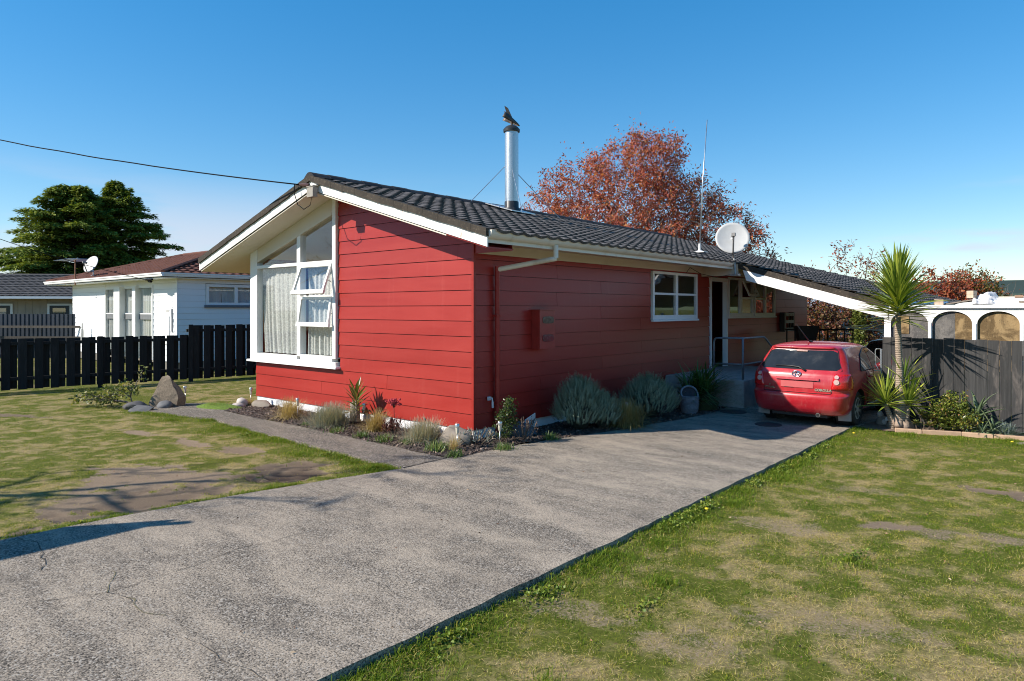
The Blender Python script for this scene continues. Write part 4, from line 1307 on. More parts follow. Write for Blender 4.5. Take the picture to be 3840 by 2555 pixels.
# ---- power cable, its insulator and the box on the gable
CA = Vector((-3.90, VERGE_Y - 0.03, 4.545))
b = MB(); b.box(-3.62, -3.42, -0.79, -0.69, 4.26, 4.45); b.prism([(-3.63, -0.80, 4.45), (-3.41, -0.80, 4.45), (-3.41, -0.66, 4.49), (-3.63, -0.66, 4.49)], Vector((0, 0, 0.015)))
b.build('cable_box', M_CBOX if 'M_CBOX' in globals() else simple('cable_box_grey', (0.27, 0.245, 0.21), 0.7, 0.2, 10), HOUSE)
b = MB(); b.tube([(-3.90, -0.70, 4.54), (-3.75, -0.66, 4.52)], 0.04, 8); b.tube([(-4.02, -0.72, 4.553), (-3.9, -0.7, 4.545)], [0.022, 0.03], 8); b.build('insulator', simple('brown_insulator', (0.07, 0.03, 0.025), 0.35), HOUSE)
def loc_from_cam(rt, fw, z): return Vector((CAM.x + rt * 0.7584 - fw * 0.6518, CAM.y + rt * 0.6518 + fw * 0.7584, z))
def cable(name, pts, r, label, mat=None):
    b = MB(); b.tube(pts, r, 6); return tag(b.build(name, mat or M_CABLE, None, smooth=True), label, 'cable')
P0 = Vector((-3.96, -0.72, 4.55)); E = loc_from_cam(-22, 20, 0)
pts = []
for i in range(41):
    t = i / 40
    q = P0.lerp(E, t); q.z = 4.55 + 2.95 * t + 1.4 * t * t + 0.02 * math.sin(t * 60) * (t > .2) * 0.3
    pts.append(q)
cable('power_cable', pts, 0.013, 'thick black overhead cable running from the left to the gable peak')
b = MB(); b.tube([(-4.12, -0.74, 4.57), (-4.10, -0.76, 4.40), (-3.95, -0.78, 4.16), (-3.70, -0.80, 4.04), (-3.53, -0.78, 4.10), (-3.50, -0.75, 4.27)], 0.009, 6); b.build('cable_loop', M_CABLE, HOUSE, smooth=True)
t_ = thing('power_pole', 'tall timber power pole carrying the overhead cable left of the view', 'pole', (E.x, E.y, 0))
b = MB(); b.tube([(0, 0, -0.3), (0, 0, 9.3)], [0.16, 0.11], 10); b.build('pole', simple('pole_timber', (0.16, 0.13, 0.10), 0.9, 0.3, 4), t_)
b = MB(); b.box(-1.1, 1.1, -0.06, 0.06, 8.82, 8.94); b.build('crossarm', simple('arm_timber', (0.14, 0.12, 0.10), 0.9), t_)

# ---- meter box on the right wall
t_ = thing('meter_box', 'red metal meter box with two small windows on the shaded red wall', 'meter box', (0.02, 1.71, 1.42))
b = MB(); b.box(0, 0.17, -0.23, 0.23, 0, 0.70); b.box(0.17, 0.186, -0.225, 0.225, 0.005, 0.695); b.box(0, 0.20, -0.24, 0.24, 0.70, 0.715)
b.build('box', M_REDBOX if 'M_REDBOX' in globals() else simple('meter_box_red', (0.30, 0.032, 0.024), 0.4, 0.15, 6), t_)
for z in (0.545, 0.22):
    b = MB(); pts = []
    for i in range(20):
        a = 2 * PI * i / 20
        pts.append((0.187, 0.02 + 0.165 * (abs(math.cos(a)) ** 0.5) * (1 if math.cos(a) > 0 else -1), z - 0.02 + 0.065 * (abs(math.sin(a)) ** 0.5) * (1 if math.sin(a) > 0 else -1)))
    b.prism(pts, Vector((0.006, 0, 0)))
    w_ = b.build('meter_window', M_METERGLASS if 'M_METERGLASS' in globals() else simple('meter_glass', (0.03, 0.034, 0.036), 0.12, 0.4, 14, dirt=(0.16, 0.16, 0.15), dscale=14, damt=0.6), t_)
    b = MB(); b.prism([(0.1885 - .001, p[1] * 1.0, p[2]) for p in pts], Vector((0.001, 0, 0))); b.build('dark_dial', M_BLACK, t_)
# ------------------------------------------------------------------ porch step and handrail
t_ = thing('porch_step', 'grey concrete landing block below the open side door', 'step', (0, 6.4, 0))
b = MB(); b.bbox(0.06, 1.94, 0.0, 3.9, -0.05, 0.60, 0.02); b.build('landing', M_STEP, t_)
t_ = thing('handrail', 'bent grey pipe handrail round the landing by the side door', 'handrail', (0, 6.45, 0.60))
def bent(pts, r=0.022, n=8, k=4):
    """tube with rounded corners"""
    P = [Vector(pts[0])]
    for i in range(1, len(pts) - 1):
        a, q, c = Vector(pts[i - 1]), Vector(pts[i]), Vector(pts[i + 1])
        d = min(0.10, (a - q).length * 0.45, (c - q).length * 0.45)
        s, e = q + (a - q).normalized() * d, q + (c - q).normalized() * d
        for j in range(k + 1):
            u = j / k
            P.append(s.lerp(q, u).lerp(q.lerp(e, u), u))
    P.append(Vector(pts[-1]))
    b = MB(); b.tube(P, r, n); return b
bent([(1.24, 0.0, 0.0), (1.24, 0.0, 0.90), (1.90, 0, 0.905), (1.92, 1.20, 0.905), (1.92, 1.75, 0.62), (1.92, 2.1, 0.2)]).build('top_rail', M_GREYPAINT, t_, smooth=True)
bent([(1.25, 0.0, 0.33), (1.90, 0, 0.335), (1.92, 1.10, 0.345), (1.92, 1.5, 0.2), (1.92, 1.6, 0.05)], 0.02).build('low_rail', M_GREYPAINT, t_, smooth=True)
b = MB(); b.tube([(1.90, 0, 0.905), (1.90, 0, 0.0)], 0.022, 8); b.build('rail_post', M_GREYPAINT, t_, smooth=True)

# black rack on the far wall, tap handle spot, tub on the deck railing
t_ = thing('tool_rack', 'dark slatted rack hung on the shaded wall beyond the small windows', 'rack', (0.02, 14.55, 1.42))
for y in (-0.42, 0.42):
    b = MB(); b.box(0.0, 0.16, y - 0.05, y + 0.05, 0, 0.62); b.build('side_board', M_BLACKMETAL, t_)
for z in (0.02, 0.27, 0.50):
    b = MB(); b.box(0.10, 0.165, -0.37, 0.37, z, z + 0.10); b.build('slat', M_GREYPAINT, t_)
for y in (-0.15, 0.12):
    b = MB(); b.tube([(0.13, y, 0.05), (0.15, y + 0.12, 0.56)], 0.022, 6); b.build('tool', simple('tool_handle', (0.16, 0.09, 0.05), 0.7), t_)
t_ = thing('deck_railing', 'black metal railing at the edge of the back deck', 'railing', (1.35, 13.4, 0))
RD = Vector((0.84, 0.54, 0)).normalized()
def rp(u, z): return RD * u + Vector((0, 0, z))
b = MB(); b.tube([rp(-0.9, 1.53), rp(1.05, 1.53)], 0.028, 6); b.tube([rp(-0.9, 0.75), rp(1.05, 0.75)], 0.025, 6); b.build('rail', M_BLACKMETAL, t_)
for i in range(9):
    b = MB(); b.tube([rp(-0.85 + i * 0.235, 0.4), rp(-0.85 + i * 0.235, 1.52)], 0.022, 6); b.build('baluster', M_BLACKMETAL, t_)
b = MB(); b.box(-1.4, 1.2, 0, 2.6, 0.0, 0.62); b.build('deck', simple('deck_timber', (0.10, 0.085, 0.07), 0.85, 0.3, 5), t_)
t_ = thing('planter_tub', 'black plastic planter tub hung on the back deck railing', 'planter', (1.12, 13.18, 1.14))
b = MB(); b.add([(-.22, -.17, 0), (.22, -.17, 0), (.22, .17, 0), (-.22, .17, 0), (-.31, -.22, .5), (.31, -.22, .5), (.31, .22, .5), (-.31, .22, .5), (-.28, -.19, .44), (.28, -.19, .44), (.28, .19, .44), (-.28, .19, .44)],
  [(3, 2, 1, 0), (0, 1, 5, 4), (1, 2, 6, 5), (2, 3, 7, 6), (3, 0, 4, 7), (4, 5, 9, 8), (5, 6, 10, 9), (6, 7, 11, 10), (7, 4, 8, 11), (8, 9, 10, 11)])
o = b.build('tub', M_BLACKMETAL, t_); o.rotation_euler = (0, 0, 0.57)

# ------------------------------------------------------------------ right paling fence
def timber_stain(name, c0, c1, c2):
    t = NT(name)
    p = t.pos((14, 14, 0.7))
    n1 = t.noise(p, 2.0, 6, 0.65, 0.8)
    c = t.mix(t.rng(n1, 0.3, 0.7), c0, c1)
    n2 = t.noise(t.pos((5, 5, 1.1)), 1.6, 6, 0.65, 0.6)
    c = t.mix(t.rng(n2, 0.5, 0.8, 0, 0.75, True), c, c2)
    v = t.n('ShaderNodeTexVoronoi'); v.inputs['Scale'].default_value = 1.0; t.l(t.pos((6, 6, 2.0)), v.inputs['Vector'])
    w = t.math('SINE', t.math('MULTIPLY', v.outputs['Distance'], 60))
    k = t.math('MULTIPLY', t.rng(v.outputs['Distance'], 0.16, 0.05, 0, 1, True), t.rng(w, -1, 1, 0.3, 1))
    c = t.mix(t.math('MULTIPLY', k, 0.5), c, c2)
    hs = t.n('ShaderNodeHueSaturation'); t.l(c, hs.inputs['Color']); t.l(t.rng(t.rand(), 0, 1, 0.75, 1.25), hs.inputs['Value'])
    return t.done(t.bsdf(hs.outputs[0], 0.75, 0, 0.3, t.bump(n1, 0.35, 0.006)))
M_DKTIMBER = timber_stain('black_stained_timber', (0.022, 0.021, 0.021), (0.052, 0.050, 0.048), (0.15, 0.125, 0.11))
M_BLKTIMBER = timber_stain('black_painted_timber', (0.009, 0.010, 0.011), (0.018, 0.019, 0.020), (0.040, 0.040, 0.042))
M_OLDTIMBER = timber_stain('old_grey_timber', (0.13, 0.105, 0.085), (0.20, 0.165, 0.13), (0.26, 0.22, 0.18))
t_ = thing('paling_fence', 'dark stained close boarded timber fence behind the tall yucca', 'fence', (0, 0, 0))
x = 4.60; i = 0
while x < 11.5:
    w = random.uniform(0.155, 0.171); y = 6.58 - 0.0 * x
    z1 = 1.60 + random.uniform(-.012, .012) - 0.012 * (i // 8)
    b = MB(); b.bbox(x, x + w, y + random.uniform(-.004, .004), y + 0.022, -0.04 + (0.05 if i else 0), z1, 0.004); b.build('paling', M_DKTIMBER, t_)
    x += w + random.uniform(0.003, 0.007); i += 1
b = MB(); b.box(4.62, 11.5, 6.604, 6.68, 0.35, 0.43); b.box(4.62, 11.5, 6.604, 6.68, 1.25, 1.33); b.build('rail', M_OLDTIMBER, t_)
for px in (4.66, 6.95, 9.2): 
    b = MB(); b.box(px - .05, px + .05, 6.682, 6.78, -.1, 1.5); b.build('post', M_OLDTIMBER, t_)
# small gate hardware: bent bracket on the fence end
t_ = thing('gate_latch', 'small bent pale metal latch at the end of the dark fence', 'latch', (4.57, 6.62, 0.95))
bent([(0, 0, 0.0), (-0.12, -0.02, 0.0), (-0.12, -0.02, 0.02)], 0.012).build('lower_arm', M_STEEL, t_)
bent([(-0.01, 0, 0.42), (-0.10, -0.02, 0.42), (-0.10, -0.02, 0.12), (-0.05, -0.02, 0.03)], 0.010).build('bent_arm', M_STEEL, t_)
b = MB(); b.tube([(0, 0, -0.3), (0, 0, 0.42)], 0.022, 8); b.build('upright', M_GALV, t_)

# ------------------------------------------------------------------ arched carport screen with things lying on its roof
t_ = thing('carport_wall', 'white timber screen wall with arched openings above the dark fence', 'wall', (0, LEAN_Y, 0))
CARP = t_
def arch_panel(x0, x1, ox0, ox1, parent):
    """flat board x0..x1 with an arched opening ox0..ox1"""
    zb, zs, zt, ztop = 0.9, 1.845, 2.10, 2.155
    cx = (ox0 + ox1) / 2; rx = (ox1 - ox0) / 2
    A = []
    n = 18
    for i in range(n + 1):
        a = PI - PI * i / n
        A.append((cx + rx * math.cos(a), zs + (zt - zs) * math.sin(a)))
    b = MB(); y0, y1 = 0.0, 0.028
    for i in range(n):
        p, q = A[i], A[i + 1]
        b.prism([(p[0], y0, p[1]), (q[0], y0, q[1]), (q[0], y0, ztop), (p[0], y0, ztop)], Vector((0, y1, 0)))
    b.box(x0, ox0, y0, y1, zb, ztop); b.box(ox1, x1, y0, y1, zb, ztop)
    b.build('arch_panel', M_WHITE, parent)
    b = MB(); b.prism([(ox0 - .02, 0.06, zb)] + [(ox1 + .02, 0.06, zb)] + [(p[0] * 1.0, 0.06, p[1] + 0.02) for p in A[::-1]], Vector((0, 0.004, 0)))
    return b
def shade_mat(name, c0, c1, c2):
    t = NT(name)
    p = t.pos((1, 1, 1))
    w = t.noise(t.pos((70, 70, 22)), 1, 3, 0.8); w2 = t.noise(t.pos((22, 22, 70)), 1, 3, 0.8)
    n = t.noise(p, 3.0, 5, 0.6, 0.8)
    c = t.mix(t.rng(n, 0.42, 0.6, 0, 1, True), c0, c1)
    c = t.mix(t.rng(t.math('MAXIMUM', w, w2), 0.62, 0.75), c, c2)
    c = t.mix(t.rng(w, 0.42, 0.30), c, (0.03, 0.025, 0.02))
    return t.done(t.bsdf(c, 0.9, 0, 0.2, t.bump(n, 0.5, 0.05)))
M_SHADE_G = shade_mat('grey_shade_cloth', (0.10, 0.095, 0.09), (0.17, 0.155, 0.14), (0.33, 0.30, 0.25))
M_SHADE_B = shade_mat('brown_shade_cloth', (0.13, 0.085, 0.04), (0.30, 0.205, 0.10), (0.38, 0.28, 0.15))
for i, (x0, ox0, ox1, x1, m) in enumerate([(4.335, 4.361, 5.058, 5.095, 0), (5.095, 5.132, 5.828, 5.868, 1), (5.868, 5.911, 6.601, 6.64, 2), (6.64, 6.685, 7.375, 7.42, 2), (7.42, 7.46, 8.15, 8.2, 1)]):
    b = arch_panel(x0, x1, ox0, ox1, t_)
    o = b.build('shade_cloth', M_SHADE_B if m == 2 else M_SHADE_G, t_)
    if m == 1:
        b = MB(); b.box(ox0 + 0.40, ox1, 0.045, 0.052, 0.9, 2.06); b.build('shade_cloth', M_SHADE_B, t_)
    if m == 0:
        b = MB(); b.box(ox0 + 0.12, ox0 + 0.34, 0.045, 0.052, 1.62, 2.0); b.build('cloth_patch', M_SHADE_B, t_)
    # post strips between arches
    b = MB(); b.box(x1 - 0.022, x1 + 0.022, -0.022, -0.001, 0.9, 1.86); b.build('post_strip', M_WHITE, t_)
b = MB(); b.box(4.335, 9.0, -0.03, 0.10, 2.16, 2.228); b.build('top_beam', M_WHITE, t_)
b = MB(); b.box(4.335, 9.0, -0.045, -0.031, 2.155, 2.166); b.build('drip_strip', M_GREYPAINT, t_)
b = MB(); b.box(4.34, 9.0, 0.11, 3.6, 2.20, 2.222); b.build('roof_sheet', simple('old_grey_roofing', (0.24, 0.225, 0.21), 0.9, 0.25, 6, dirt=(0.1, .09, .08)), t_)
b = MB(); b.box(8.9, 9.0, 0.12, 3.6, 0, 2.19); b.build('end_wall', M_WHITE, t_)

M_WOODBLOCK = timber_stain('sawn_wood_block', (0.42, 0.31, 0.22), (0.55, 0.42, 0.31), (0.33, 0.24, 0.17))
ZC = 2.223
def junk(name, label, cat, loc, rz, builder, group=None):
    o = thing(name, label, cat, loc, rz, group); builder(o); return o
def wb(sx, sy, sz, cuts=1):
    def f(o):
        for k in range(cuts):
            b = MB(); h = sz / cuts
            b.bbox(-sx / 2, sx / 2, -sy / 2, sy / 2, k * h + (0.001 if k else 0), (k + 1) * h, 0.004); b.build('block', M_WOODBLOCK, o)
    return f
junk('wood_block', 'wooden block resting near the left end of the arched screen roof', 'wood block', (5.22, LEAN_Y + 0.20, ZC), 0.25, wb(0.15, 0.22, 0.13, 2))
junk('wood_block', 'wooden block standing on the raised end of the sloping plank', 'wood block', (5.79, LEAN_Y + 0.27, ZC + 0.145), -0.3, wb(0.13, 0.16, 0.15, 2))
def plank(o):
    b = MB(); T = Matrix.Rotation(math.radians(-10.5), 4, 'Y'); b.bbox(-0.33, 0.33, -0.07, 0.07, 0, 0.025, 0.003, T); b.build('board', M_OLDTIMBER, o)
junk('plank', 'grey plank sloping between two wooden blocks on the arched screen roof', 'plank', (5.56, LEAN_Y + 0.24, ZC + 0.05), 0.0, plank)
def heap(nx, ny, sx, sy, h, mat, seed, crumple=0.05, wrinkle=0.2):
    def f(o):
        V = []; F = []
        for j in range(ny + 1):
            for i in range(nx + 1):
                u, v = i / nx * 2 - 1, j / ny * 2 - 1
                e = max(0, 1 - (u * u) ** 1.3) * max(0, 1 - (v * v) ** 1.3)
                x, y = u * sx, v * sy
                n = mnoise.noise(Vector((x * 6 + seed, y * 6, 0))) + 0.6 * abs(mnoise.noise(Vector((x * 17 + seed, y * 17, 3))))
                V.append((x + 0.03 * mnoise.noise(Vector((x * 9, y * 9, seed))), y, h * e ** 0.6 + crumple * n * (e > 0)))
        for j in range(ny):
            for i in range(nx):
                a = j * (nx + 1) + i; F.append((a, a + 1, a + nx + 2, a + nx + 1))
        b = MB(); b.add(V, F); ob = b.build('sheet', mat, o, smooth=True)
        so = ob.modifiers.new('thick', 'SOLIDIFY'); so.thickness = 0.004
    return f
M_TARP = simple('white_tarpaulin', (0.80, 0.80, 0.78), 0.55, 0.06, 6)
M_RAG = simple('pale_torn_cloth', (0.62, 0.60, 0.60), 0.8, 0.25, 12, dirt=(0.25, 0.24, 0.27), dscale=12, damt=0.7)
junk('tarpaulin', 'smooth white tarpaulin bulging over the arched screen roof', 'tarpaulin', (6.35, LEAN_Y + 0.75, ZC), 0, heap(40, 24, 0.85, 0.7, 0.15, M_TARP, 2.0, 0.012))
junk('torn_cloth', 'crumpled heap of torn pale cloth on the white tarpaulin', 'cloth', (6.02, LEAN_Y + 0.18, ZC + 0.02), 0.2, heap(26, 20, 0.22, 0.16, 0.11, M_RAG, 5.0, 0.10))
junk('torn_cloth', 'small scrap of pale cloth beside the right wooden block', 'cloth', (6.02, LEAN_Y + 0.42, ZC + 0.12), 1.0, heap(18, 14, 0.2, 0.12, 0.10, M_RAG, 9.0, 0.09))
junk('wood_offcut', 'short brown timber offcut lying on the white tarpaulin', 'timber offcut', (6.55, LEAN_Y + 0.55, ZC + 0.15), 0.1, lambda o: (lambda b: (b.bbox(-.07, .07, -.05, .05, 0, .05, .004), b.build('offcut', simple('brown_offcut', (0.27, 0.16, 0.10), 0.8), o)))(MB()))
junk('wood_offcut', 'grey timber offcut at the right end of the arched screen roof', 'timber offcut', (6.80, LEAN_Y + 0.12, ZC + 0.01), -0.15, lambda o: (lambda b: (b.bbox(-.22, .22, -.06, .06, 0, .075, .004), b.build('offcut', M_OLDTIMBER, o)))(MB()))
def beam_(o):
    b = MB(); b.bbox(-1.1, 1.1, -.06, .06, 0, .10, .004); b.build('beam', simple('pale_beam', (0.55, 0.48, 0.38), 0.8, 0.15, 5), o)
junk('timber_beam', 'long pale timber beam lying across the back of the arched screen roof', 'beam', (7.2, LEAN_Y + 1.6, ZC + 0.09), 0.05, beam_)
def rsheet(o):
    b = MB()
    for i in range(24):
        x = i * 0.03; b.quad((x, 0, 0.02 * (i % 2)), (x + .03, 0, 0.02 * ((i + 1) % 2)), (x + .03, 0.9, 0.05 + 0.02 * ((i + 1) % 2)), (x, 0.9, 0.05 + 0.02 * (i % 2)))
    b.build('sheet', M_GALV, o)
junk('roofing_sheet', 'loose grey corrugated roofing sheet behind the yucca crown', 'roofing sheet', (4.55, LEAN_Y + 0.2, ZC + 0.02), 0.0, rsheet)

# ------------------------------------------------------------------ left black fence (palings on both faces)
def two_sided_fence(name, pts, zlow, zhigh, split, label):
    t = thing(name, label, 'fence', (pts[0][0], pts[0][1], 0))
    o0 = Vector((pts[0][0], pts[0][1], 0))
    A, B = Vector((*pts[0], 0)), Vector((*pts[1], 0))
    d = (B - A).normalized(); nrm = Vector((d.y, -d.x, 0))        # towards the red house
    Ln = (B - A).length
    R = Matrix((d, -nrm, Vector((0, 0, 1)))).transposed().to_4x4()
    per = 0.355
    s = 0.0; i = 0
    while s < Ln:
        hi = zhigh if s > split else zlow
        pr = per if s < split else per * 0.9
        w = 0.195
        b = MB(); b.bbox(s, s + w, -0.075, -0.052, random.uniform(0.03, 0.06), hi + random.uniform(-.012, .012), 0.004, R); b.build('paling', M_BLKTIMBER, t)
        b = MB(); b.bbox(s + pr / 2, s + pr / 2 + w * 0.86, 0.052, 0.075, random.uniform(0.03, 0.06), hi + random.uniform(-.012, .012) - 0.01, 0.004, R); b.build('paling', M_BLKTIMBER, t)
        s += pr
    for z in (0.28, 0.0):
        b = MB()
        if z: b.box(0, Ln, -0.05, 0.05, z, z + 0.085, R)
        else:
            b.box(0, split, -0.05, 0.05, zlow - 0.17, zlow - 0.085, R); b.box(split, Ln, -0.05, 0.05, zhigh - 0.2, zhigh - 0.115, R)
        b.build('rail', M_BLKTIMBER, t)
    for s in (0.3, 2.75, 5.05, 7.4, 9.9):
        if s > Ln: continue
        hi = zhigh if s > split - 0.3 else zlow
        b = MB(); b.box(s - .06, s + .06, -0.115, -0.077, -0.1, hi + 0.02, R); b.build('post', M_BLKTIMBER, t)
    return t
two_sided_fence('black_fence', [(-14.22, -6.1), (-12.05, 6.6)], 1.37, 1.66, 7.3, 'black painted paling fence with gaps between the left lawn and the white house')
# ------------------------------------------------------------------ white neighbour house
NB = thing('white_house', 'white weatherboard house with a brown tiled hip roof beyond the black fence', 'house', (-16.35, 2.27, 0))
M_NB = white_paint('neighbour_white_board', (0.80, 0.81, 0.82), (0.66, 0.65, 0.63), 0.25, rough=0.55)
M_NBTRIM = white_paint('neighbour_trim', (0.80, 0.80, 0.79), (0.6, 0.58, 0.54), 0.25)
NH = 0.2125
def nb_board(u0, u1, k, face, z1c=9, z0c=-9):
    z0 = 0.30 + NH * k; z1 = z0 + NH - 0.004
    za, zb = max(z0, z0c), min(z1, z1c)
    if zb - za < .02: return
    of = lambda z: 0.02 - 0.014 * (z - z0) / NH
    b = MB()
    if face == 'f':     # front wall, y = 0, x from -10.6 to 0
        b.prism([(u0, 0, za), (u1, 0, za), (u1, 0, zb), (u0, 0, zb)], [Vector((0, -of(za), 0))] * 2 + [Vector((0, -of(zb), 0))] * 2)
    else:
        b.prism([(0, u0, za), (0, u1, za), (0, u1, zb), (0, u0, zb)], [Vector((of(za), 0, 0))] * 2 + [Vector((of(zb), 0, 0))] * 2)
    b.build('weatherboard', M_NB, NB)
W0, W1 = -6.62, -1.95
for k in range(14):
    nb_board(-10.58, W0, k, 'f'); nb_board(W1, -0.024, k, 'f')
    z0 = 0.30 + NH * k
    wz0, wz1, wy0, wy1 = 2.28, 3.05, 0.98, 4.1
    if z0 + NH > wz0 and z0 < wz1:
        nb_board(0.024, wy0, k, 's'); nb_board(wy1, 8.2, k, 's')
        nb_board(wy0, wy1, k, 's', z1c=wz0); nb_board(wy0, wy1, k, 's', z0c=wz1)
    else: nb_board(0.024, 4.6, k, 's'); nb_board(4.604, 8.2, k, 's')
b = MB(); b.box(-0.021, 0.023, -0.023, 0.021, 0.2, 3.25); b.box(-10.6, -10.585, -0.022, 0.03, 0.2, 3.25); b.build('corner_board', M_NBTRIM, NB)
b = MB(); b.box(-10.5, -0.08, 7.9, 8.0, 0, 3.2); b.box(-10.55, -10.45, 0.03, 7.9, 0, 3.2); b.box(-10.5, -0.08, 1.6, 1.7, 0.3, 3.2)
b.box(-10.5, W0, 0.03, 0.08, 0, 3.25); b.box(W1, -0.03, 0.03, 0.08, 0, 3.25)
for a, c, d, e in ((0.03, 0.98, 0, 3.25), (4.1, 7.9, 0, 3.25), (0.98, 4.1, 0, 2.28), (0.98, 4.1, 3.05, 3.25)): b.box(-0.09, -0.035, a, c, d, e)
b.box(-10.45, -0.09, 0.09, 7.9, 0.2, 0.26)
b.build('inner_walls', M_ROOM, NB)
# tall window bay
FB = MB()
for x0, x1, y0, y1 in ((W0, W0 + 0.07, -0.05, 0.05), (-5.36, -4.76, -0.16, 0.06), (-3.52, -3.22, -0.16, 0.06), (W1 - 0.07, W1, -0.05, 0.05)):
    FB.box(x0, x1, y0, y1, 0.3, 3.02)
FB.box(W0 + .07, -5.36, -0.045, 0.05, 2.93, 3.02); FB.box(-3.22, W1 - .07, -0.045, 0.05, 2.93, 3.02); FB.box(-4.76, -3.52, 0.0, 0.05, 2.93, 3.02)
FB.box(W0, W1, 0.0, 0.06, 3.022, 3.25)
o = FB.build('window_bay', M_NBTRIM, NB)
M_GREYPANEL = simple('grey_spandrel', (0.16, 0.165, 0.17), 0.5)
for (x0, x1, y) in ((W0 + .07, -5.36, -0.005), (-4.76, -3.52, 0.03), (-3.22, W1 - .07, -0.005)):
    b = MB(); b.box(x0, x1, y - 0.012, y + 0.012, 1.76, 1.95); b.build('spandrel_panel', M_GREYPANEL, o)
    b = MB(); b.box(x0, x1, y - 0.02, y + 0.02, 1.951, 1.985); b.build('transom', M_NBTRIM, o)
    b = MB(); b.box(x0, x1, y - .003, y + .003, 1.986, 2.93); b.box(x0, x1, y - .003, y + .003, 0.4, 1.76); b.build('pane', M_GLASS, o)
LBL = ['left', 'middle', 'right']
for i, (x0, x1, y) in enumerate(((W0 + .07, -5.36, 0.055), (-4.76, -3.52, 0.09), (-3.22, W1 - .07, 0.055))):
    curtain('net_curtain', (-16.35 + x0 + .02, 2.27 + y, 2.92), (1, 0, 0), x1 - x0 - .04, 2.4, 5, 0.03, M_NET, 'pale net curtain in the %s tall window of the white house' % LBL[i], group=None)
# side window with its dark sill
b = MB()
b.box(-0.02, 0.05, 0.99, 1.09, 2.29, 3.04); b.box(-0.02, 0.05, 3.99, 4.09, 2.29, 3.04); b.box(-0.02, 0.05, 1.09, 3.99, 2.94, 3.04); b.box(-0.02, 0.05, 1.09, 3.99, 2.29, 2.38); b.box(-0.02, 0.052, 2.04, 2.16, 2.38, 2.94); b.box(-.02, 0.052, 3.0, 3.1, 2.38, 2.94)
o = b.build('window', M_NBTRIM, NB)
b = MB(); b.box(0.0, 0.09, 0.93, 4.15, 2.20, 2.285); b.build('sill', simple('blue_grey_sill', (0.13, 0.15, 0.18), 0.6), o)
for y0, y1 in ((1.09, 2.04), (2.16, 3.0), (3.1, 3.99)):
    b = MB(); b.box(0.0, .006, y0, y1, 2.38, 2.94); b.build('pane', M_GLASS, o)
curtain('net_curtain', (-16.35 - 0.06, 2.27 + 1.1, 2.94), (0, 1, 0), 2.9, 0.6, 9, 0.03, M_NET, 'thin net curtain in the wide side window of the white house')
# roof: hipped, tiles on the two faces in view
RZ0 = -16.35
ex0, ex1, ey0, ey1 = -28.45, -16.05, 1.67, 10.2
hr = (ey1 - ey0) / 2; NS = 0.29; ez = 3.36
az = ez + hr * NS
b = MB()
for q in ([(ex0, ey0, ez), (ex1, ey0, ez), (ex1 - hr, ey0 + hr, az), (ex0 + hr, ey0 + hr, az)], [(ex1, ey0, ez), (ex1, ey1, ez), (ex1 - hr, ey0 + hr, az)],
          [(ex1, ey1, ez), (ex0, ey1, ez), (ex0 + hr, ey0 + hr, az), (ex1 - hr, ey0 + hr, az)], [(ex0, ey1, ez), (ex0, ey0, ez), (ex0 + hr, ey0 + hr, az)]):
    b.prism([Vector(p) - Vector((-16.35, 2.27, 0.05)) for p in q], Vector((0, 0, 0.03)))
b.build('roof_underlay', M_TILE_BROWN, NB)
c2 = 1 / math.hypot(1, NS)
tile_field(NB, M_TILE_BROWN, (ex1 + 0.03, ey0, ez - 0.01), (0, 1, 0), (-c2, 0, NS * c2), 28, 13, 0.30, 0.335,
           lambda u, v: (ey0 + u + .15 > ey0 + v * c2) and (ey0 + u + .15 < ey1 - v * c2) and v * c2 < hr, 160)
tile_field(NB, M_TILE_BROWN, (ex0, ey0 - 0.03, ez - 0.01), (1, 0, 0), (0, c2, NS * c2), 41, 13, 0.30, 0.335,
           lambda u, v: (u + .15 > v * c2) and (ex0 + u + .15 < ex1 - v * c2) and v * c2 < hr, 140)
def hipcap(a, c, mat, parent, off, r=0.09):
    a, c = Vector(a), Vector(c); n = int((c - a).length / 0.4)
    for i in range(n):
        p, q = a.lerp(c, i / n), a.lerp(c, (i + 1.06) / n)
        b = MB(); b.tube([p - off, q - off], [r, r * 0.93], 7); b.build('hip_tile', mat, parent)
OFF = Vector((-16.35, 2.27, 0))
hipcap((ex1, ey0, ez + .03), (ex1 - hr, ey0 + hr, az + .03), M_TILE_BROWN, NB, OFF); hipcap((ex0, ey0, ez + .03), (ex0 + hr, ey0 + hr, az + .03), M_TILE_BROWN, NB, OFF); hipcap((ex0 + hr, ey0 + hr, az + .03), (ex1 - hr, ey0 + hr, az + .03), M_TILE_BROWN, NB, OFF)
def ogutter(a, c, out, parent, off, mat, name='gutter'):
    a, c, o = Vector(a) - off, Vector(c) - off, Vector(out)
    prof = [(0.0, -0.10), (0.06, -0.10), (0.075, -0.06), (0.075, -0.03), (0.10, -0.02), (0.105, 0.03), (0.0, 0.03)]
    b = MB(); b.prism([a + o * x + Vector((0, 0, z)) for x, z in prof], c - a); return b.build(name, mat, parent)
ogutter((ex0 - .1, ey0, ez - .01), (ex1 + .1, ey0, ez - .01), (0, -1, 0), NB, OFF, M_NBTRIM)
ogutter((ex1, ey0, ez - .01), (ex1, ey1, ez - .01), (1, 0, 0), NB, OFF, M_NBTRIM)
b = MB(); b.box(ex0 + .02 + 16.35, ex1 - 0.02 + 16.35, ey0 - 2.27 + .02, 8.0, 3.20, 3.225); b.box(0.0, 0.04, 0.03, 8.0, 3.06, 3.198); b.build('soffit', M_NBTRIM, NB)
b = MB(); b.box(-1.05, -0.55, -0.045, -0.021, 0.9, 1.9); b.box(-0.42, -0.36, -0.06, -0.022, 1.4, 2.15); b.build('wall_cabinet', M_NBTRIM, NB)
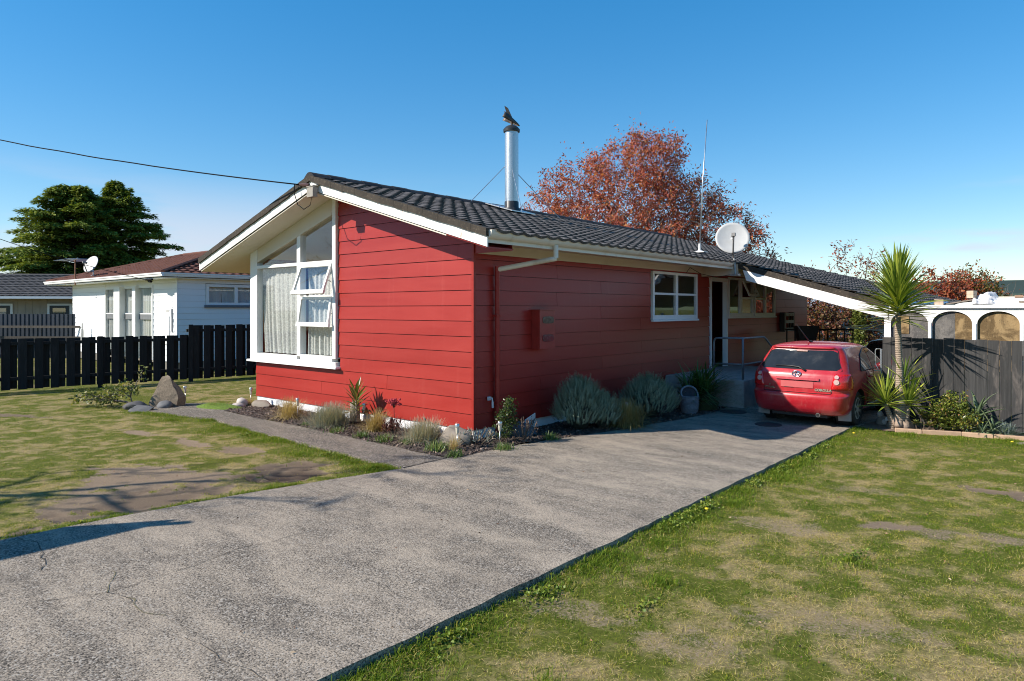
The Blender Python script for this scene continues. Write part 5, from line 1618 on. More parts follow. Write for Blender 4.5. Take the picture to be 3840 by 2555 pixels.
b = MB(); b.box(-0.40, -0.30, -0.05, -0.021, 1.35, 2.15); b.build('grey_conduit', simple('grey_conduit', (0.33, 0.33, 0.34), 0.5), NB)
b = MB(); b.box(-0.85, -0.60, -0.03, -0.021, 2.04, 2.13); b.build('number_plate', simple('plate_grey', (0.45, 0.44, 0.42), 0.5), NB)
b = MB(); b.lathe([(0.055, 0.0), (0.06, 0.35), (0.05, 0.5)], 10, Matrix.Translation((-8.45, -0.3, 0.8))); b.tube([(-8.45, -.3, 1.1), (-8.45, -.3, 1.55)], 0.03, 6)
b.build('vent_pipe', simple('pale_pipe', (0.55, 0.53, 0.5), 0.6), NB)
b = MB(); b.box(-1.1, -0.6, -0.62, -0.55, 3.14, 3.20); b.tube([(-1.1, -.5, 3.12), (-0.75, -.56, 3.10)], 0.045, 6); b.build('cable_bracket', M_CABLE, NB)
# its aerial and dish
t_ = thing('tv_aerial', 'rusty television aerial on the left roof edge of the white house', 'aerial', (-24.5, 1.62, 3.15))
b = MB(); b.tube([(0, 0, 0), (0, 0, 1.05)], 0.03, 6); b.build('mast', simple('rusty_mast', (0.28, 0.13, 0.07), 0.8, 0.4, 12), t_)
b = MB(); b.tube([(-0.75, 0.1, 1.0), (0.6, -0.1, 1.08)], 0.022, 5)
for i in range(9):
    x = -0.7 + i * 0.155; ln = 0.55 - 0.02 * i
    b.tube([(x - 0.2 * ln, -ln, 1.02 + .005 * i), (x + 0.2 * ln, ln, 1.02 + .005 * i)], 0.010, 4)
b.build('elements', M_GALV, t_)
dish('satellite_dish', (-23.4, 1.9, 3.95), (0.30, -0.85, 0.42), 0.72, (0, 0, 0.2), 'pale satellite dish on the roof of the white house', (-24.2, 2.2, 3.55))
cab = []
A_, B_ = Vector((-17.2, 1.68, 3.13)), loc_from_cam(-22, 20.6, 7.2)
for i in range(25):
    t = i / 24; q = A_.lerp(B_, t); q.z -= 0.5 * math.sin(PI * t); cab.append(q)
cable('power_cable', cab, 0.012, 'thin overhead cable from the far left down to the eave of the white house')

# ------------------------------------------------------------------ grey roofed house further left
GR = math.radians(40.7 + 9)
GP = loc_from_cam(-20.8, 35.0, 0)
GH = thing('far_house', 'beige house with a dark grey tiled roof at the far left', 'house', (GP.x, GP.y, 0), GR)
M_BEIGE = simple('beige_boards', (0.34, 0.29, 0.235), 0.8, 0.1, 3)
b = MB(); b.box(-14, 6.5, 0, 6, 0, 2.75)
for i in range(60): b.box(-14 + i * .34, -14 + i * .34 + .02, -0.012, -0.001, 0, 2.7)
b.build('walls', M_BEIGE, GH)
for (x0, x1, dark) in ((-7.2, -4.45, False), (-2.62, -1.72, True)):
    b = MB(); b.box(x0 - .12, x1 + .12, -0.06, -0.013, 1.3, 2.42); w_ = b.build('window', M_NBTRIM, GH)
    b = MB(); b.box(x0, x1, -0.085, -0.061, 1.3, 2.32); b.build('frame', M_BLACKMETAL, w_)
    b = MB(); b.box(x0 + .15, x1 - .15, -0.095, -0.086, 1.3, 2.2); b.build('pane', M_GLASS if not dark else M_GLASS_DK, w_)
    b = MB(); b.box(x0 + .16, x1 - .16, -0.0859, -0.0855, 1.3, 2.19); b.build('blind', simple('window_blind', (0.25, 0.25, 0.28) if not dark else (.10, .10, .10), 0.8), w_)
b = MB(); b.prism([(-14.6, -0.7, 2.78), (-14.6, 3.0, 3.93), (-14.6, 6.7, 2.78)], Vector((21.7, 0, 0))); b.build('roof_underlay', M_TILE_GREY, GH)
b = MB(); b.box(-14.6, 7.1, -0.82, -0.70, 2.66, 2.78); b.build('gutter', M_NBTRIM, GH)
R3 = Matrix.Rotation(GR, 3, 'Z'); g2 = math.hypot(3.7, 1.15)
oU = R3 @ Vector((1, 0, 0)); oV = R3 @ Vector((0, 3.7 / g2, 1.15 / g2))
tile_field(GH, M_TILE_GREY, GP + R3 @ Vector((-12.5, -0.74, 2.79)), oU, oV, 58, 12, 0.335, 0.33, lambda u, v: True, 300)
b = MB(); b.tube([(-14.6, 3.0, 3.97), (7.1, 3.0, 3.97)], 0.11, 7); b.build('ridge', M_TILE_GREY, GH)

# dark blue-grey steel fence in front of it, with its old timber rails
FR = math.radians(40.7 - 3)
FP = loc_from_cam(-24.5, 30.5, 0)
t_ = thing('steel_fence', 'dark blue grey corrugated steel fence between the two neighbouring houses', 'fence', (FP.x, FP.y, 0), FR)
M_BLUESTEEL = simple('blue_grey_steel', (0.040, 0.050, 0.066), 0.75, 0.15, 3, rand=0.1, spec=0.2)
for s in range(8):
    b = MB(); P = []
    nr = 6 if s < 6 else 16
    for i in range(nr):
        w = 1.2 / nr; x = s * 1.2 + i * w
        P += [(x, 0), (x + w * .12, 0.035), (x + w * .30, 0.035), (x + w * .42, 0)]
    P.append(((s + 1) * 1.2 - .004, 0))
    v = [(x, y, 0) for x, y in P] + [(x, y, 1.93) for x, y in P]; n = len(P)
    b.add(v, [(i, i + 1, n + i + 1, n + i) for i in range(n - 1)]); b.build('sheet', M_BLUESTEEL, t_)
M_RAILT = timber_stain('dark_old_rail', (0.05, 0.042, 0.036), (0.10, 0.085, 0.07), (0.15, 0.125, 0.10))
t2 = thing('timber_rails', 'old grey timber post and rails in front of the blue grey steel fence', 'rail fence', (FP.x, FP.y, 0), FR)
for z in (1.32, 0.85):
    b = MB(); b.box(0.5, 9.6, -0.42, -0.34, z, z + 0.10); b.build('rail', M_RAILT, t2)
for x in (1.4, 6.6):
    b = MB(); b.box(x, x + .17, -0.62, -0.44, 0, 1.5); b.build('post', M_RAILT, t2)

# ------------------------------------------------------------------ pale outbuilding and clothesline behind the carport
OP = loc_from_cam(18.6, 36.0, 0)
t_ = thing('outbuilding', 'pale grey neighbouring outbuilding seen under the carport roof', 'outbuilding', (OP.x, OP.y, 0), math.radians(40.7))
b = MB(); b.box(-3.0, 4.5, 0, 4, 0, 1.95); b.build('wall', simple('pale_grey_wall', (0.36, 0.37, 0.38), 0.7, 0.1, 3), t_)
b = MB(); b.prism([(-3.3, -0.4, 1.95), (4.8, -0.4, 1.95), (4.8, 2.2, 2.75), (-3.3, 2.2, 2.75)], Vector((0, 0, 0.06))); b.build('roof', simple('grey_iron_roof', (0.30, 0.32, 0.34), 0.5, 0.1, 3), t_)
for x0, x1 in ((-0.9, 0.25), (0.45, 1.5)):
    b = MB(); b.box(x0 - .08, x1 + .08, -0.05, -0.001, 0.85, 1.75); w_ = b.build('window', M_NBTRIM, t_)
    b = MB(); b.box(x0, x1, -0.07, -0.051, 0.92, 1.68); b.build('pane', simple('dim_window', (0.10, 0.11, 0.12), 0.2), w_)
t_ = thing('clothesline', 'white rotary clothesline showing under the carport roof', 'clothesline', (3.1, 15.6, 0))
b = MB(); b.tube([(0, 0, 0), (0, 0, 1.62)], 0.03, 8); b.build('pole', M_GALV, t_)
M_WIRE = simple('white_line_wire', (0.7, 0.7, 0.68), 0.5)
for k in range(4):
    a = 0.75 + k * PI / 2
    b = MB(); b.tube([(0, 0, 1.42), (1.75 * math.cos(a), 1.75 * math.sin(a), 1.60)], 0.02, 6); b.build('arm', M_WIRE, t_)
for r in (0.7, 1.2, 1.7):
    b = MB(); c = [(r * math.cos(0.75 + k * PI / 2), r * math.sin(0.75 + k * PI / 2), 1.42 + .18 * r / 1.75 + .02) for k in range(4)]
    b.tube(c + [c[0]], 0.007, 5); b.build('line', M_WIRE, t_)

# ------------------------------------------------------------------ hills far behind
def hills():
    # ring of low hills seen behind the right side, forest on the crest, pasture below
    t = NT('hill_cover')
    p = t.pos()
    sep = t.n('ShaderNodeSeparateXYZ'); t.l(p, sep.inputs[0])
    n = t.noise(t.pos((0.004, 0.004, 0.01)), 1.0, 5, 0.6)
    f = t.math('ADD', t.math('DIVIDE', sep.outputs[2], 70), t.math('SUBTRACT', n, 0.5))
    g = t.mix(t.rng(t.noise(t.pos((0.02, 0.02, 0.02)), 1, 4), 0.3, 0.7), (0.13, 0.17, 0.09), (0.20, 0.23, 0.13))
    c = t.mix(t.rng(f, 0.45, 0.6, 0, 1, True), g, (0.045, 0.065, 0.06))  # dark forest tone made bluish, distance haze put into the colour
    M_HILL = t.done(t.bsdf(c, 1.0, 0, 0.0))
    V = []; F = []
    na, nr = 140, 9
    for i in range(na + 1):
        a = math.radians(-40 + 250 * i / na)
        for j in range(nr + 1):
            r = 1300 + 1000 * j / nr
            hgt = 78 * sstep(0.0, 0.75, j / nr) * (0.72 + 0.4 * float(fbm(np.array(math.cos(a) * 9), np.array(math.sin(a) * 9), 2.2, 40, 4)))
            hgt += 4 * mnoise.noise(Vector((a * 60, j, 0))) * (j > 3)
            V.append((r * math.cos(a), r * math.sin(a), float(hgt) - 2))
    for i in range(na):
        for j in range(nr):
            q = i * (nr + 1) + j
            F.append((q, q + nr + 1, q + nr + 2, q + 1))
    b = MB(); b.add(V, F)
    tag(b.build('hills', M_HILL, None, smooth=True), kind='structure')
hills()
# ------------------------------------------------------------------ the red hatchback (rear at y = 0, front at y = 4.2)
def car_paint():
    t = NT('dusty_red_car_paint')
    p = t.pos((1, 1, 1), True)
    n = t.noise(p, 3.5, 6, 0.65, 0.5)
    g = t.noise(t.pos((9, 9, 1.2), True), 2, 5, 0.7)
    c = t.mix(t.rng(n, 0.4, 0.7, 0, 0.35, True), (0.40, 0.014, 0.022), (0.48, 0.08, 0.075))
    c = t.mix(t.rng(g, 0.5, 0.8, 0, 0.3, True), c, (0.46, 0.16, 0.14))
    return t.done(t.bsdf(c, t.rng(n, 0.3, 0.7, 0.26, 0.42), 0.0, 0.5, None, 0.6, 0.08))
M_CAR = car_paint()
M_CARGLASS = simple('dark_car_glass', (0.018, 0.020, 0.022), 0.06, 0.2, 4, dirt=(0.10, 0.095, 0.09), dscale=2.5, damt=0.35)
M_SIDEGLASS = simple('side_car_glass', (0.015, 0.018, 0.022), 0.04, 0.1, 4, spec=0.9)
M_RUBBER = simple('tyre_rubber', (0.018, 0.018, 0.018), 0.8, 0.2, 20, dirt=(0.10, 0.09, 0.08), dscale=8, damt=0.5)
M_HUB = simple('silver_hubcap', (0.42, 0.40, 0.37), 0.45, 0.15, 10, metal=0.3, dirt=(0.20, 0.17, 0.14), dscale=6)
M_LAMPRED = simple('red_lamp_lens', (0.50, 0.010, 0.012), 0.12, 0.35, 55, coat=0.8)
M_LAMPCLR = simple('clear_lamp_lens', (0.55, 0.36, 0.32), 0.12, 0.15, 30, coat=0.8)
M_CHROME = simple('chrome', (0.75, 0.75, 0.76), 0.12, 0.05, 10, metal=1.0)
M_TRIM = simple('black_trim', (0.02, 0.02, 0.021), 0.5)
M_FLAP = simple('grey_mud_flap', (0.27, 0.26, 0.25), 0.7, 0.15, 6)
M_DARKRED = simple('panel_gap', (0.05, 0.006, 0.008), 0.7)

SLICES = [  # z, rear y, front y, half width, rear corner radius, front corner radius
 (.215, .20, 4.08, .74, .22, .40), (.25, .12, 4.12, .80, .26, .45), (.33, .055, 4.17, .845, .30, .52), (.45, .01, 4.20, .865, .33, .55), (.55, .0, 4.20, .876, .34, .6),
 (.585, .012, 4.19, .880, .34, .6), (.605, .055, 4.18, .881, .33, .6), (.63, .09, 4.17, .881, .32, .6), (.75, .085, 4.10, .880, .30, .6), (.86, .095, 3.95, .872, .28, .6), (.95, .12, 3.72, .858, .26, .55), (1.00, .155, 3.35, .842, .25, .5),
 (1.06, .20, 3.02, .818, .24, .45), (1.15, .275, 2.85, .785, .23, .42), (1.25, .355, 2.66, .742, .22, .4), (1.34, .425, 2.46, .695, .2, .36), (1.385, .44, 2.34, .668, .19, .34),
 (1.42, .43, 2.22, .645, .18, .32), (1.45, .50, 2.08, .605, .22, .30), (1.478, .66, 1.90, .53, .25, .26), (1.497, .86, 1.72, .42, .24, .22), (1.507, 1.05, 1.55, .26, .18, .16)]
ZS = np.array([s[0] for s in SLICES]); SP = np.array([s[1:] for s in SLICES])
def cpar(z): return [float(np.interp(z, ZS, SP[:, k])) for k in range(5)]
NR, NCN, NSD, NFC, NF = 7, 9, 22, 9, 7
def outline(z):
    """half outline from rear centre round the right side to front centre"""
    yr, yf, hw, rr, rf = cpar(z)
    P = []
    bow = 0.075
    xc = hw - rr
    for i in range(NR): x = xc * i / NR; P.append((x, yr + bow * (x / hw) ** 2))
    yb = yr + bow * (xc / hw) ** 2
    for i in range(NCN):
        a = PI / 2 * i / NCN
        P.append((xc + rr * math.sin(a) ** 0.9 if a > 0 else xc, yb + rr * (1 - math.cos(a))))
    y0 = yb + rr; y1 = yf - rf
    for i in range(NSD): 
        u = i / NSD; P.append((hw + 0.012 * math.sin(PI * u), y0 + (y1 - y0) * u))
    for i in range(NFC):
        a = PI / 2 * i / NFC
        P.append((hw - rf * 1.0 * (1 - math.cos(a)), y1 + (rf - 0.10) * math.sin(a)))
    for i in range(NF + 1):
        x = (hw - rf) * (1 - i / NF); P.append((x, yf - 0.10 + 0.10 * (1 - (x / hw) ** 2)))
    return P
NO = NR + NCN + NSD + NFC + NF + 1
def spt(z, t, off=0.0, side=1):
    """point on the body shell: height z, outline index t (float)"""
    def raw(z, t):
        o = outline(z); i = int(min(max(t, 0), NO - 1.001)); f = t - i
        a, b = o[i], o[i + 1]
        return Vector((a[0] + (b[0] - a[0]) * f, a[1] + (b[1] - a[1]) * f, z))
    p = raw(z, t)
    if off:
        du = raw(z, min(t + .25, NO - 1.01)) - raw(z, max(t - .25, 0)); dv = raw(z + .012, t) - raw(z - .012, t)
        n = du.cross(dv)
        if n.length > 1e-9: p = p + n.normalized() * off
    return Vector((p.x * side, p.y, p.z))
def t_at_y(z, y):
    o = outline(z); lo, hi = NR + NCN - 6, NR + NCN + NSD + NFC
    ys = [o[i][1] for i in range(lo, hi)]
    return float(np.interp(y, ys, range(lo, hi)))
def t_at_x(z, x):
    o = outline(z); hi = NR + NCN
    return float(np.interp(x, [o[i][0] for i in range(hi)], range(hi)))

def build_car():
    car = thing('parked_car', 'dusty red hatchback parked on the driveway with its back to the viewer', 'car', (3.53, 4.80, 0), math.radians(-1.5))
    # --- body shell with wheel openings
    zz = []
    for i in range(len(ZS) - 1):
        k = 3 if ZS[i + 1] - ZS[i] > .07 else 2
        zz += list(np.linspace(ZS[i], ZS[i + 1], k, endpoint=False))
    zz.append(ZS[-1])
    V = []; F = []
    n = 2 * NO - 2
    for z in zz:
        o = outline(z)
        ring = [(x, y, z) for x, y in o] + [(-x, y, z) for x, y in o[-2:0:-1]]
        V += ring
    for j in range(len(zz) - 1):
        for i in range(n):
            k = (i + 1) % n
            F.append((j * n + i, j * n + k, j * n + n + k, j * n + n + i))
    F.append(tuple(range(n - 1, -1, -1))); m = len(zz) - 1
    c = len(V); V.append((0, 1.3, 1.515))
    for i in range(n): F.append((m * n + i, m * n + (i + 1) % n, c))
    b = MB(); b.add(V, F)
    body = b.build('body', [M_CAR, M_TRIM], car, smooth=True)
    cut = MB()
    for y in (0.84, 3.42):
        for s in (-1, 1):
            T = Matrix.Translation((s * 0.80, y, 0.315)) @ Matrix.Rotation(PI / 2, 4, 'Y')
            cut.lathe([(0.365, -0.22), (0.365, 0.22)], 32, T)
    cm = cut.mesh('wheel_cut', M_TRIM); co = D.objects.new('wheel_cut', cm); COL.objects.link(co)
    bo = body.modifiers.new('cut', 'BOOLEAN'); bo.operation = 'DIFFERENCE'; bo.object = co; bo.solver = 'EXACT'
    co.parent = car
    dg = bpy.context.evaluated_depsgraph_get(); dg.update()
    me = D.meshes.new_from_object(body.evaluated_get(dg))
    body.modifiers.clear(); old = body.data; body.data = me; D.objects.remove(co)
    me.polygons.foreach_set('use_smooth', [True] * len(me.polygons))
    try: me.set_sharp_from_angle(angle=math.radians(32))
    except Exception: pass
    def patch(name, mat, zs, t0, t1, off, side=1, nu=12, parent=None, both=False, thick=0.0):
        b = MB()
        V = []; F = []
        for z in zs:
            a, c_ = t0(z), t1(z)
            for i in range(nu + 1):
                t = a + (c_ - a) * i / nu
                s = side
                if t < 0: s, t = -side, -t
                V.append(spt(z, t, off, s))
        for j in range(len(zs) - 1):
            for i in range(nu):
                q = j * (nu + 1) + i; F.append((q, q + 1, q + nu + 2, q + nu + 1))
        b.add(V, F)
        o = b.build(name, mat, parent or car, smooth=True)
        if thick:
            so = o.modifiers.new('thick', 'SOLIDIFY'); so.thickness = thick; so.offset = 1
        return o
    lin = lambda a, b_, k: list(np.linspace(a, b_, k))
    # rear window with rounded corners, wiper, brake strip
    def rw(z):
        u = (z - 1.03) / (1.375 - 1.03); e = min(u, 1 - u) * 6
        w = 0.735 - 0.135 * u
        return t_at_x(z, w - 0.07 * max(0, 1 - e) ** 2)
    patch('rear_window', M_CARGLASS, lin(1.03, 1.375, 12), lambda z: -rw(z), lambda z: rw(z), 0.004, nu=24)
    b = MB(); b.box(-.10, .10, .0, .02, 0, .022, Matrix.Translation((0, 0.405, 1.352))); b.build('brake_lamp', M_LAMPCLR, car)
    pv = spt(1.01, 0.3, 0.03)
    wp = [spt(1.005, t_at_x(1.005, 0.14), 0.03), spt(1.06, t_at_x(1.06, 0.02), 0.025), spt(1.075, t_at_x(1.075, 0.15), 0.022, -1), spt(1.072, t_at_x(1.07, 0.42), 0.02, -1)]
    b = MB(); b.tube(wp, [0.022, 0.014, 0.011, 0.007], 6); b.build('rear_wiper', M_TRIM, car, smooth=True)
    # roof spoiler lip
    b = MB(); pts = [spt(1.415, t_at_x(1.415, abs(x)), 0.012, 1 if x >= 0 else -1) for x in np.linspace(-.56, .56, 15)]; b.tube(pts, 0.018, 6); b.build('spoiler_lip', M_CAR, car, smooth=True)
    # tail lamps, wrapping the corners
    for s in (1, -1):
        tl = patch('tail_lamp', M_LAMPRED, lin(.70, .965, 10), lambda z: t_at_x(z, 0.60 + 0.05 * (z - .7) / .26), lambda z: NR + NCN + 0.3 - 2.5 * abs((z - .83) / .26), 0.012, s, 14, thick=0.012)
        for z, r in ((.918, .036), (.835, .046)):
            p = spt(z, t_at_x(z, 0.685), 0.020, s); q = spt(z, t_at_x(z, 0.685), 0.034, s)
            b = MB(); b.tube([p, q], r, 16); b.build('lamp_bowl', M_LAMPCLR, tl, smooth=True, angle=40)
    # side windows
    for s in (1, -1):
        def rear_edge(z): return 1.02 + 0.42 * ((z - 1.0) / .37) + 0.25 * max(0, (z - 1.28) / .09)
        patch('side_window', M_SIDEGLASS, lin(1.0, 1.37, 9), lambda z: t_at_y(z, rear_edge(z)), lambda z: t_at_y(z, 1.72), 0.004, s, 10)
        patch('side_window', M_SIDEGLASS, lin(1.0, 1.37, 9), lambda z: t_at_y(z, 1.79), lambda z: t_at_y(z, 2.78 - 0.62 * (z - 1.0) / .37), 0.004, s, 10)
        frame = [spt(1.0, t_at_y(1.0, 1.0), .006, s)] + [spt(z, t_at_y(z, rear_edge(z) - .02), .006, s) for z in lin(1.0, 1.375, 8)] + [spt(1.385, t_at_y(1.385, y), .006, s) for y in lin(1.75, 2.15, 6)] + [spt(z, t_at_y(z, 2.8 - .62 * (z - 1) / .37), .006, s) for z in lin(1.37, 1.0, 7)] + [spt(.99, t_at_y(.99, y), .006, s) for y in lin(2.75, 1.0, 8)]
        b = MB(); b.tube(frame, 0.012, 6); b.build('window_trim', M_TRIM, car)
        # door shut lines and handles
        for yy in (1.30, 1.755, 2.85):
            b = MB(); b.tube([spt(z, t_at_y(z, yy + (0.25 * max(0, .75 - z) if yy < 1.5 else 0.0)), 0.0015, s) for z in lin(.36, .985, 9)], 0.006, 5); b.build('door_gap', M_DARKRED, car)
        for yy in (1.52, 2.58):
            b = MB(); b.tube([spt(.86, t_at_y(.86, yy - .09), .02, s), spt(.862, t_at_y(.86, yy), .034, s), spt(.86, t_at_y(.86, yy + .09), .02, s)], [.018, .016, .018], 8); b.build('door_handle', M_CAR, car, smooth=True)
        b = MB(); b.tube([spt(.34, t_at_y(.34, y), .006, s) for y in lin(1.3, 3.0, 5)], 0.02, 6); b.build('side_sill', M_TRIM, car)
        # mirror
        c_ = spt(1.0, t_at_y(1.0, 2.68), .11, s)
        b = MB(); b.lathe([(0.02, -.06), (.075, -.045), (.09, 0), (.07, .045), (.02, .06)], 12, Matrix.Translation(c_) @ Matrix.Rotation(PI / 2, 4, 'X') @ Matrix.Diagonal((1.25, .9, 1, 1))); b.tube([c_, spt(.97, t_at_y(.97, 2.68), 0, s)], 0.02, 6); b.build('mirror', M_CAR, car, smooth=True)
    # hatch gap, bumper ledge line, plate recess and handle bar, badges
    b = MB(); b.tube([spt(.612, t_at_x(.612, abs(x)), .004, 1 if x >= 0 else -1) for x in np.linspace(-.60, .60, 21)], 0.008, 5); b.build('hatch_gap', M_DARKRED, car)
    for s in (1, -1):
        b = MB(); b.tube([spt(z, t_at_x(z, x), .002, s) for z, x in ((.62, .60), (.69, .605), (.965, .66), (1.03, .745), (1.2, .66), (1.38, .60))], 0.005, 5); b.build('hatch_gap', M_DARKRED, car)
    def rear_box(name, mat, x0, x1, z0, z1, d0, d1, parent=None):
        V = []
        n_ = 8
        F = []
        for k in range(n_ + 1):
            x = x0 + (x1 - x0) * k / n_; s = 1 if x >= 0 else -1
            for z, d in ((z0, d0), (z0, d1), (z1, d1), (z1, d0)):
                V.append(spt(z, t_at_x(z, abs(x)), d, s))
        for k in range(n_):
            for q in range(4):
                r = (q + 1) % 4; F.append((k * 4 + q, k * 4 + r, k * 4 + 4 + r, k * 4 + 4 + q))
        F.append((0, 1, 2, 3)); F.append((n_ * 4 + 3, n_ * 4 + 2, n_ * 4 + 1, n_ * 4))
        b = MB(); b.add(V, F); return b.build(name, mat, parent or car)
    rear_box('plate_handle', M_CAR, -.37, .40, .842, .880, -.002, .032)
    rear_box('plate_shadow', M_DARKRED, -.34, .36, .826, .841, .001, .006)
    M_PLATE = simple('blank_plate', (0.46, 0.085, 0.085), 0.5, 0.05, 5)
    rear_box('number_plate', M_PLATE, -.28, .30, .705, .815, .002, .010)
    rear_box('plate_mark', M_TRIM, -.22, -.05, .70, .708, .011, .0125)
    p0 = spt(.945, 0, .014)
    b = MB(); R_ = Matrix.Translation(p0) @ Matrix.Rotation(PI / 2 - 0.12, 4, 'X')
    def ell(rx, ry, cx, cy, r):
        pts = [R_ @ Vector((cx + rx * math.cos(a), cy + ry * math.sin(a), 0)) for a in np.linspace(0, 2 * PI, 25)]
        b.tube(pts, r, 6, cap=False)
    ell(.078, .050, 0, 0, .010); ell(.024, .047, 0, 0.0, .007); ell(.056, .020, 0, .026, .007)
    b.build('emblem', M_CHROME, car, smooth=True)
    def letters(txt, size, x, z, side):
        cu = D.curves.new('lettering', 'FONT'); cu.body = txt; cu.size = size; cu.extrude = 0.004; cu.align_x = 'CENTER'; cu.materials.append(M_CHROME)
        cu.resolution_u = 2; cu.offset = 0.0025
        tmp = D.objects.new('lettering', cu); COL.objects.link(tmp)
        dg = bpy.context.evaluated_depsgraph_get(); dg.update()
        me = D.meshes.new_from_object(tmp.evaluated_get(dg)); D.objects.remove(tmp)
        o = link('lettering', me, car)
        q = spt(z, t_at_x(z, x), .006, side)
        q2 = spt(z, t_at_x(z, x + .1), .006, side)
        yaw = math.atan2((q2 - q).y * side, abs((q2 - q).x))
        o.location = q; o.rotation_euler = (PI / 2 - 0.05, 0, yaw)
        return o
    letters('COROLLA', 0.062, 0.47, .660, 1)
    letters('TOYOTA', 0.046, 0.49, .660, -1)
    ob = letters('D', 0.040, 0.49, .712, -1)
    # exhaust, flaps, underside, aerial
    b = MB(); b.tube([(0.38, 0.10, .225), (0.38, 0.45, .235)], 0.036, 12); b.build('exhaust', M_STEEL, car, smooth=True, angle=40)
    b = MB(); b.lathe([(0.03, 0), (0.001, 0.0)], 12, Matrix.Translation((.38, .098, .225)) @ Matrix.Rotation(PI / 2, 4, 'X')); b.build('exhaust_mouth', M_BLACK, car)
    for s in (1, -1):
        b = MB(); b.prism([(s * .60, .46, .36), (s * .84, .46, .36), (s * .85, .44, .12), (s * .63, .44, .11)], Vector((0, .012, 0))); b.build('mud_flap', M_FLAP, car)
    b = MB(); b.box(-.66, .66, .5, 3.8, .17, .24); b.box(-.5, .5, .25, .8, .16, .22); b.build('underside', M_TRIM, car)
    b = MB(); b.tube([(-.02, .98, 1.505), (-.03, .86, 1.53), (-.14, .50, 1.86)], [.028, .012, .004], 8); b.build('roof_aerial', M_TRIM, car, smooth=True)
    # wheels
    for y in (0.84, 3.42):
        for s in (1, -1):
            w = D.objects.new('wheel', None); COL.objects.link(w); w.parent = car; w.location = (s * 0.755, y, 0.315)
            T = Matrix.Rotation(s * PI / 2, 4, 'Y')
            b = MB(); b.lathe([(.20, -.09), (.285, -.095), (.309, -.08), (.315, -.05), (.315, .05), (.309, .08), (.285, .098), (.205, .095), (.20, .08)], 36, T, cap=False); b.build('tyre', M_RUBBER, w, smooth=True, angle=30)
            b = MB(); b.lathe([(.206, .07), (.200, .088), (.185, .092), (.10, .088), (.05, .098), (.001, .10)], 36, T); hb = b.build('hubcap', M_HUB, w, smooth=True, angle=40)
            b = MB()
            for k in range(8):
                a = 2 * PI * k / 8; Q = T @ Matrix.Rotation(a, 4, 'Z')
                b.prism([Q @ Vector(p) for p in ((.085, -.014, .0905), (.165, -.034, .0925), (.178, 0, .0925), (.165, .034, .0925), (.085, .014, .0905))], (T.to_3x3() @ Vector((0, 0, .0025))))
            b.build('hub_slots', M_TRIM, w)
            b = MB(); b.lathe([(.36, -.2), (.362, .02)], 28, T, cap=False); b.lathe([(.36, -.2), (.01, -.2)], 28, T, cap=False)
            b.build('wheel_well', M_TRIM, w)
    return car
CAR = build_car()
# a brown car further inside the carport, mostly hidden
M_CARBROWN = simple('brown_car_paint', (0.075, 0.038, 0.030), 0.3, 0.15, 4, coat=0.6)
C2 = copy_tree(CAR)
C2['label'] = 'dark brown car under the carport, mostly hidden beyond the red car'
C2.location = (3.75, 11.3, 0); C2.scale = (0.98, 0.98, 0.90)
for ch in list(C2.children):
    if ch.name.split('.')[0] in ('lettering', 'emblem', 'plate_mark', 'roof_aerial'):
        for g in list(ch.children): D.objects.remove(g)
        D.objects.remove(ch); continue
    if ch.type == 'MESH':
        for i, sl in enumerate(ch.material_slots):
            if sl.material == M_CAR:
                sl.link = 'OBJECT'; sl.material = M_CARBROWN
# ------------------------------------------------------------------ plants
def leaf_mesh(name, L_, W, mat, droop=0.2, fold=0.25, seg=6, tipw=0.0, shape='sword', tint=0.0, wave=0.0, thick=0.0):
    """one leaf along +x, folded along its midrib, drooping towards -z"""
    b = MB(); V = []; F = []
    for i in range(seg + 1):
        t = i / seg
        if shape == 'sword': w = W * (0.55 + 0.45 * min(1, t * 4)) * (1 - t ** 2.6)
        elif shape == 'lance': w = W * math.sin(PI * min(1, 0.08 + 0.92 * t)) ** 0.8
        elif shape == 'taper': w = W * (1 - t) ** 0.8
        else: w = W * math.sin(PI * (0.06 + 0.94 * t)) ** 0.6
        w = max(w, 0.0015)
        x = L_ * (t - droop * 0.25 * t ** 3); z = -L_ * droop * t ** 2.2
        V += [(x, -w / 2, z + fold * w * 0.5 + wave * math.sin(t * 9)), (x, 0, z), (x, w / 2, z + fold * w * 0.5 - wave * math.sin(t * 9))]
    for i in range(seg):
        a = i * 3
        F += [(a, a + 3, a + 4, a + 1), (a + 1, a + 4, a + 5, a + 2)]
    b.tint = tint; b.add(V, F)
    me = b.mesh(name, mat, True)
    return me

def put_leaf(me, parent, loc, d, up=(0, 0, 1), s=1.0, roll=0.0):
    o = link('leaf', me, parent)
    o.matrix_basis = M4(loc, d, up) @ Matrix.Rotation(roll, 4, 'X') @ Matrix.Diagonal((s, s * random.uniform(.9, 1.1), s, 1))
    return o
GOLD = PI * (3 - math.sqrt(5))

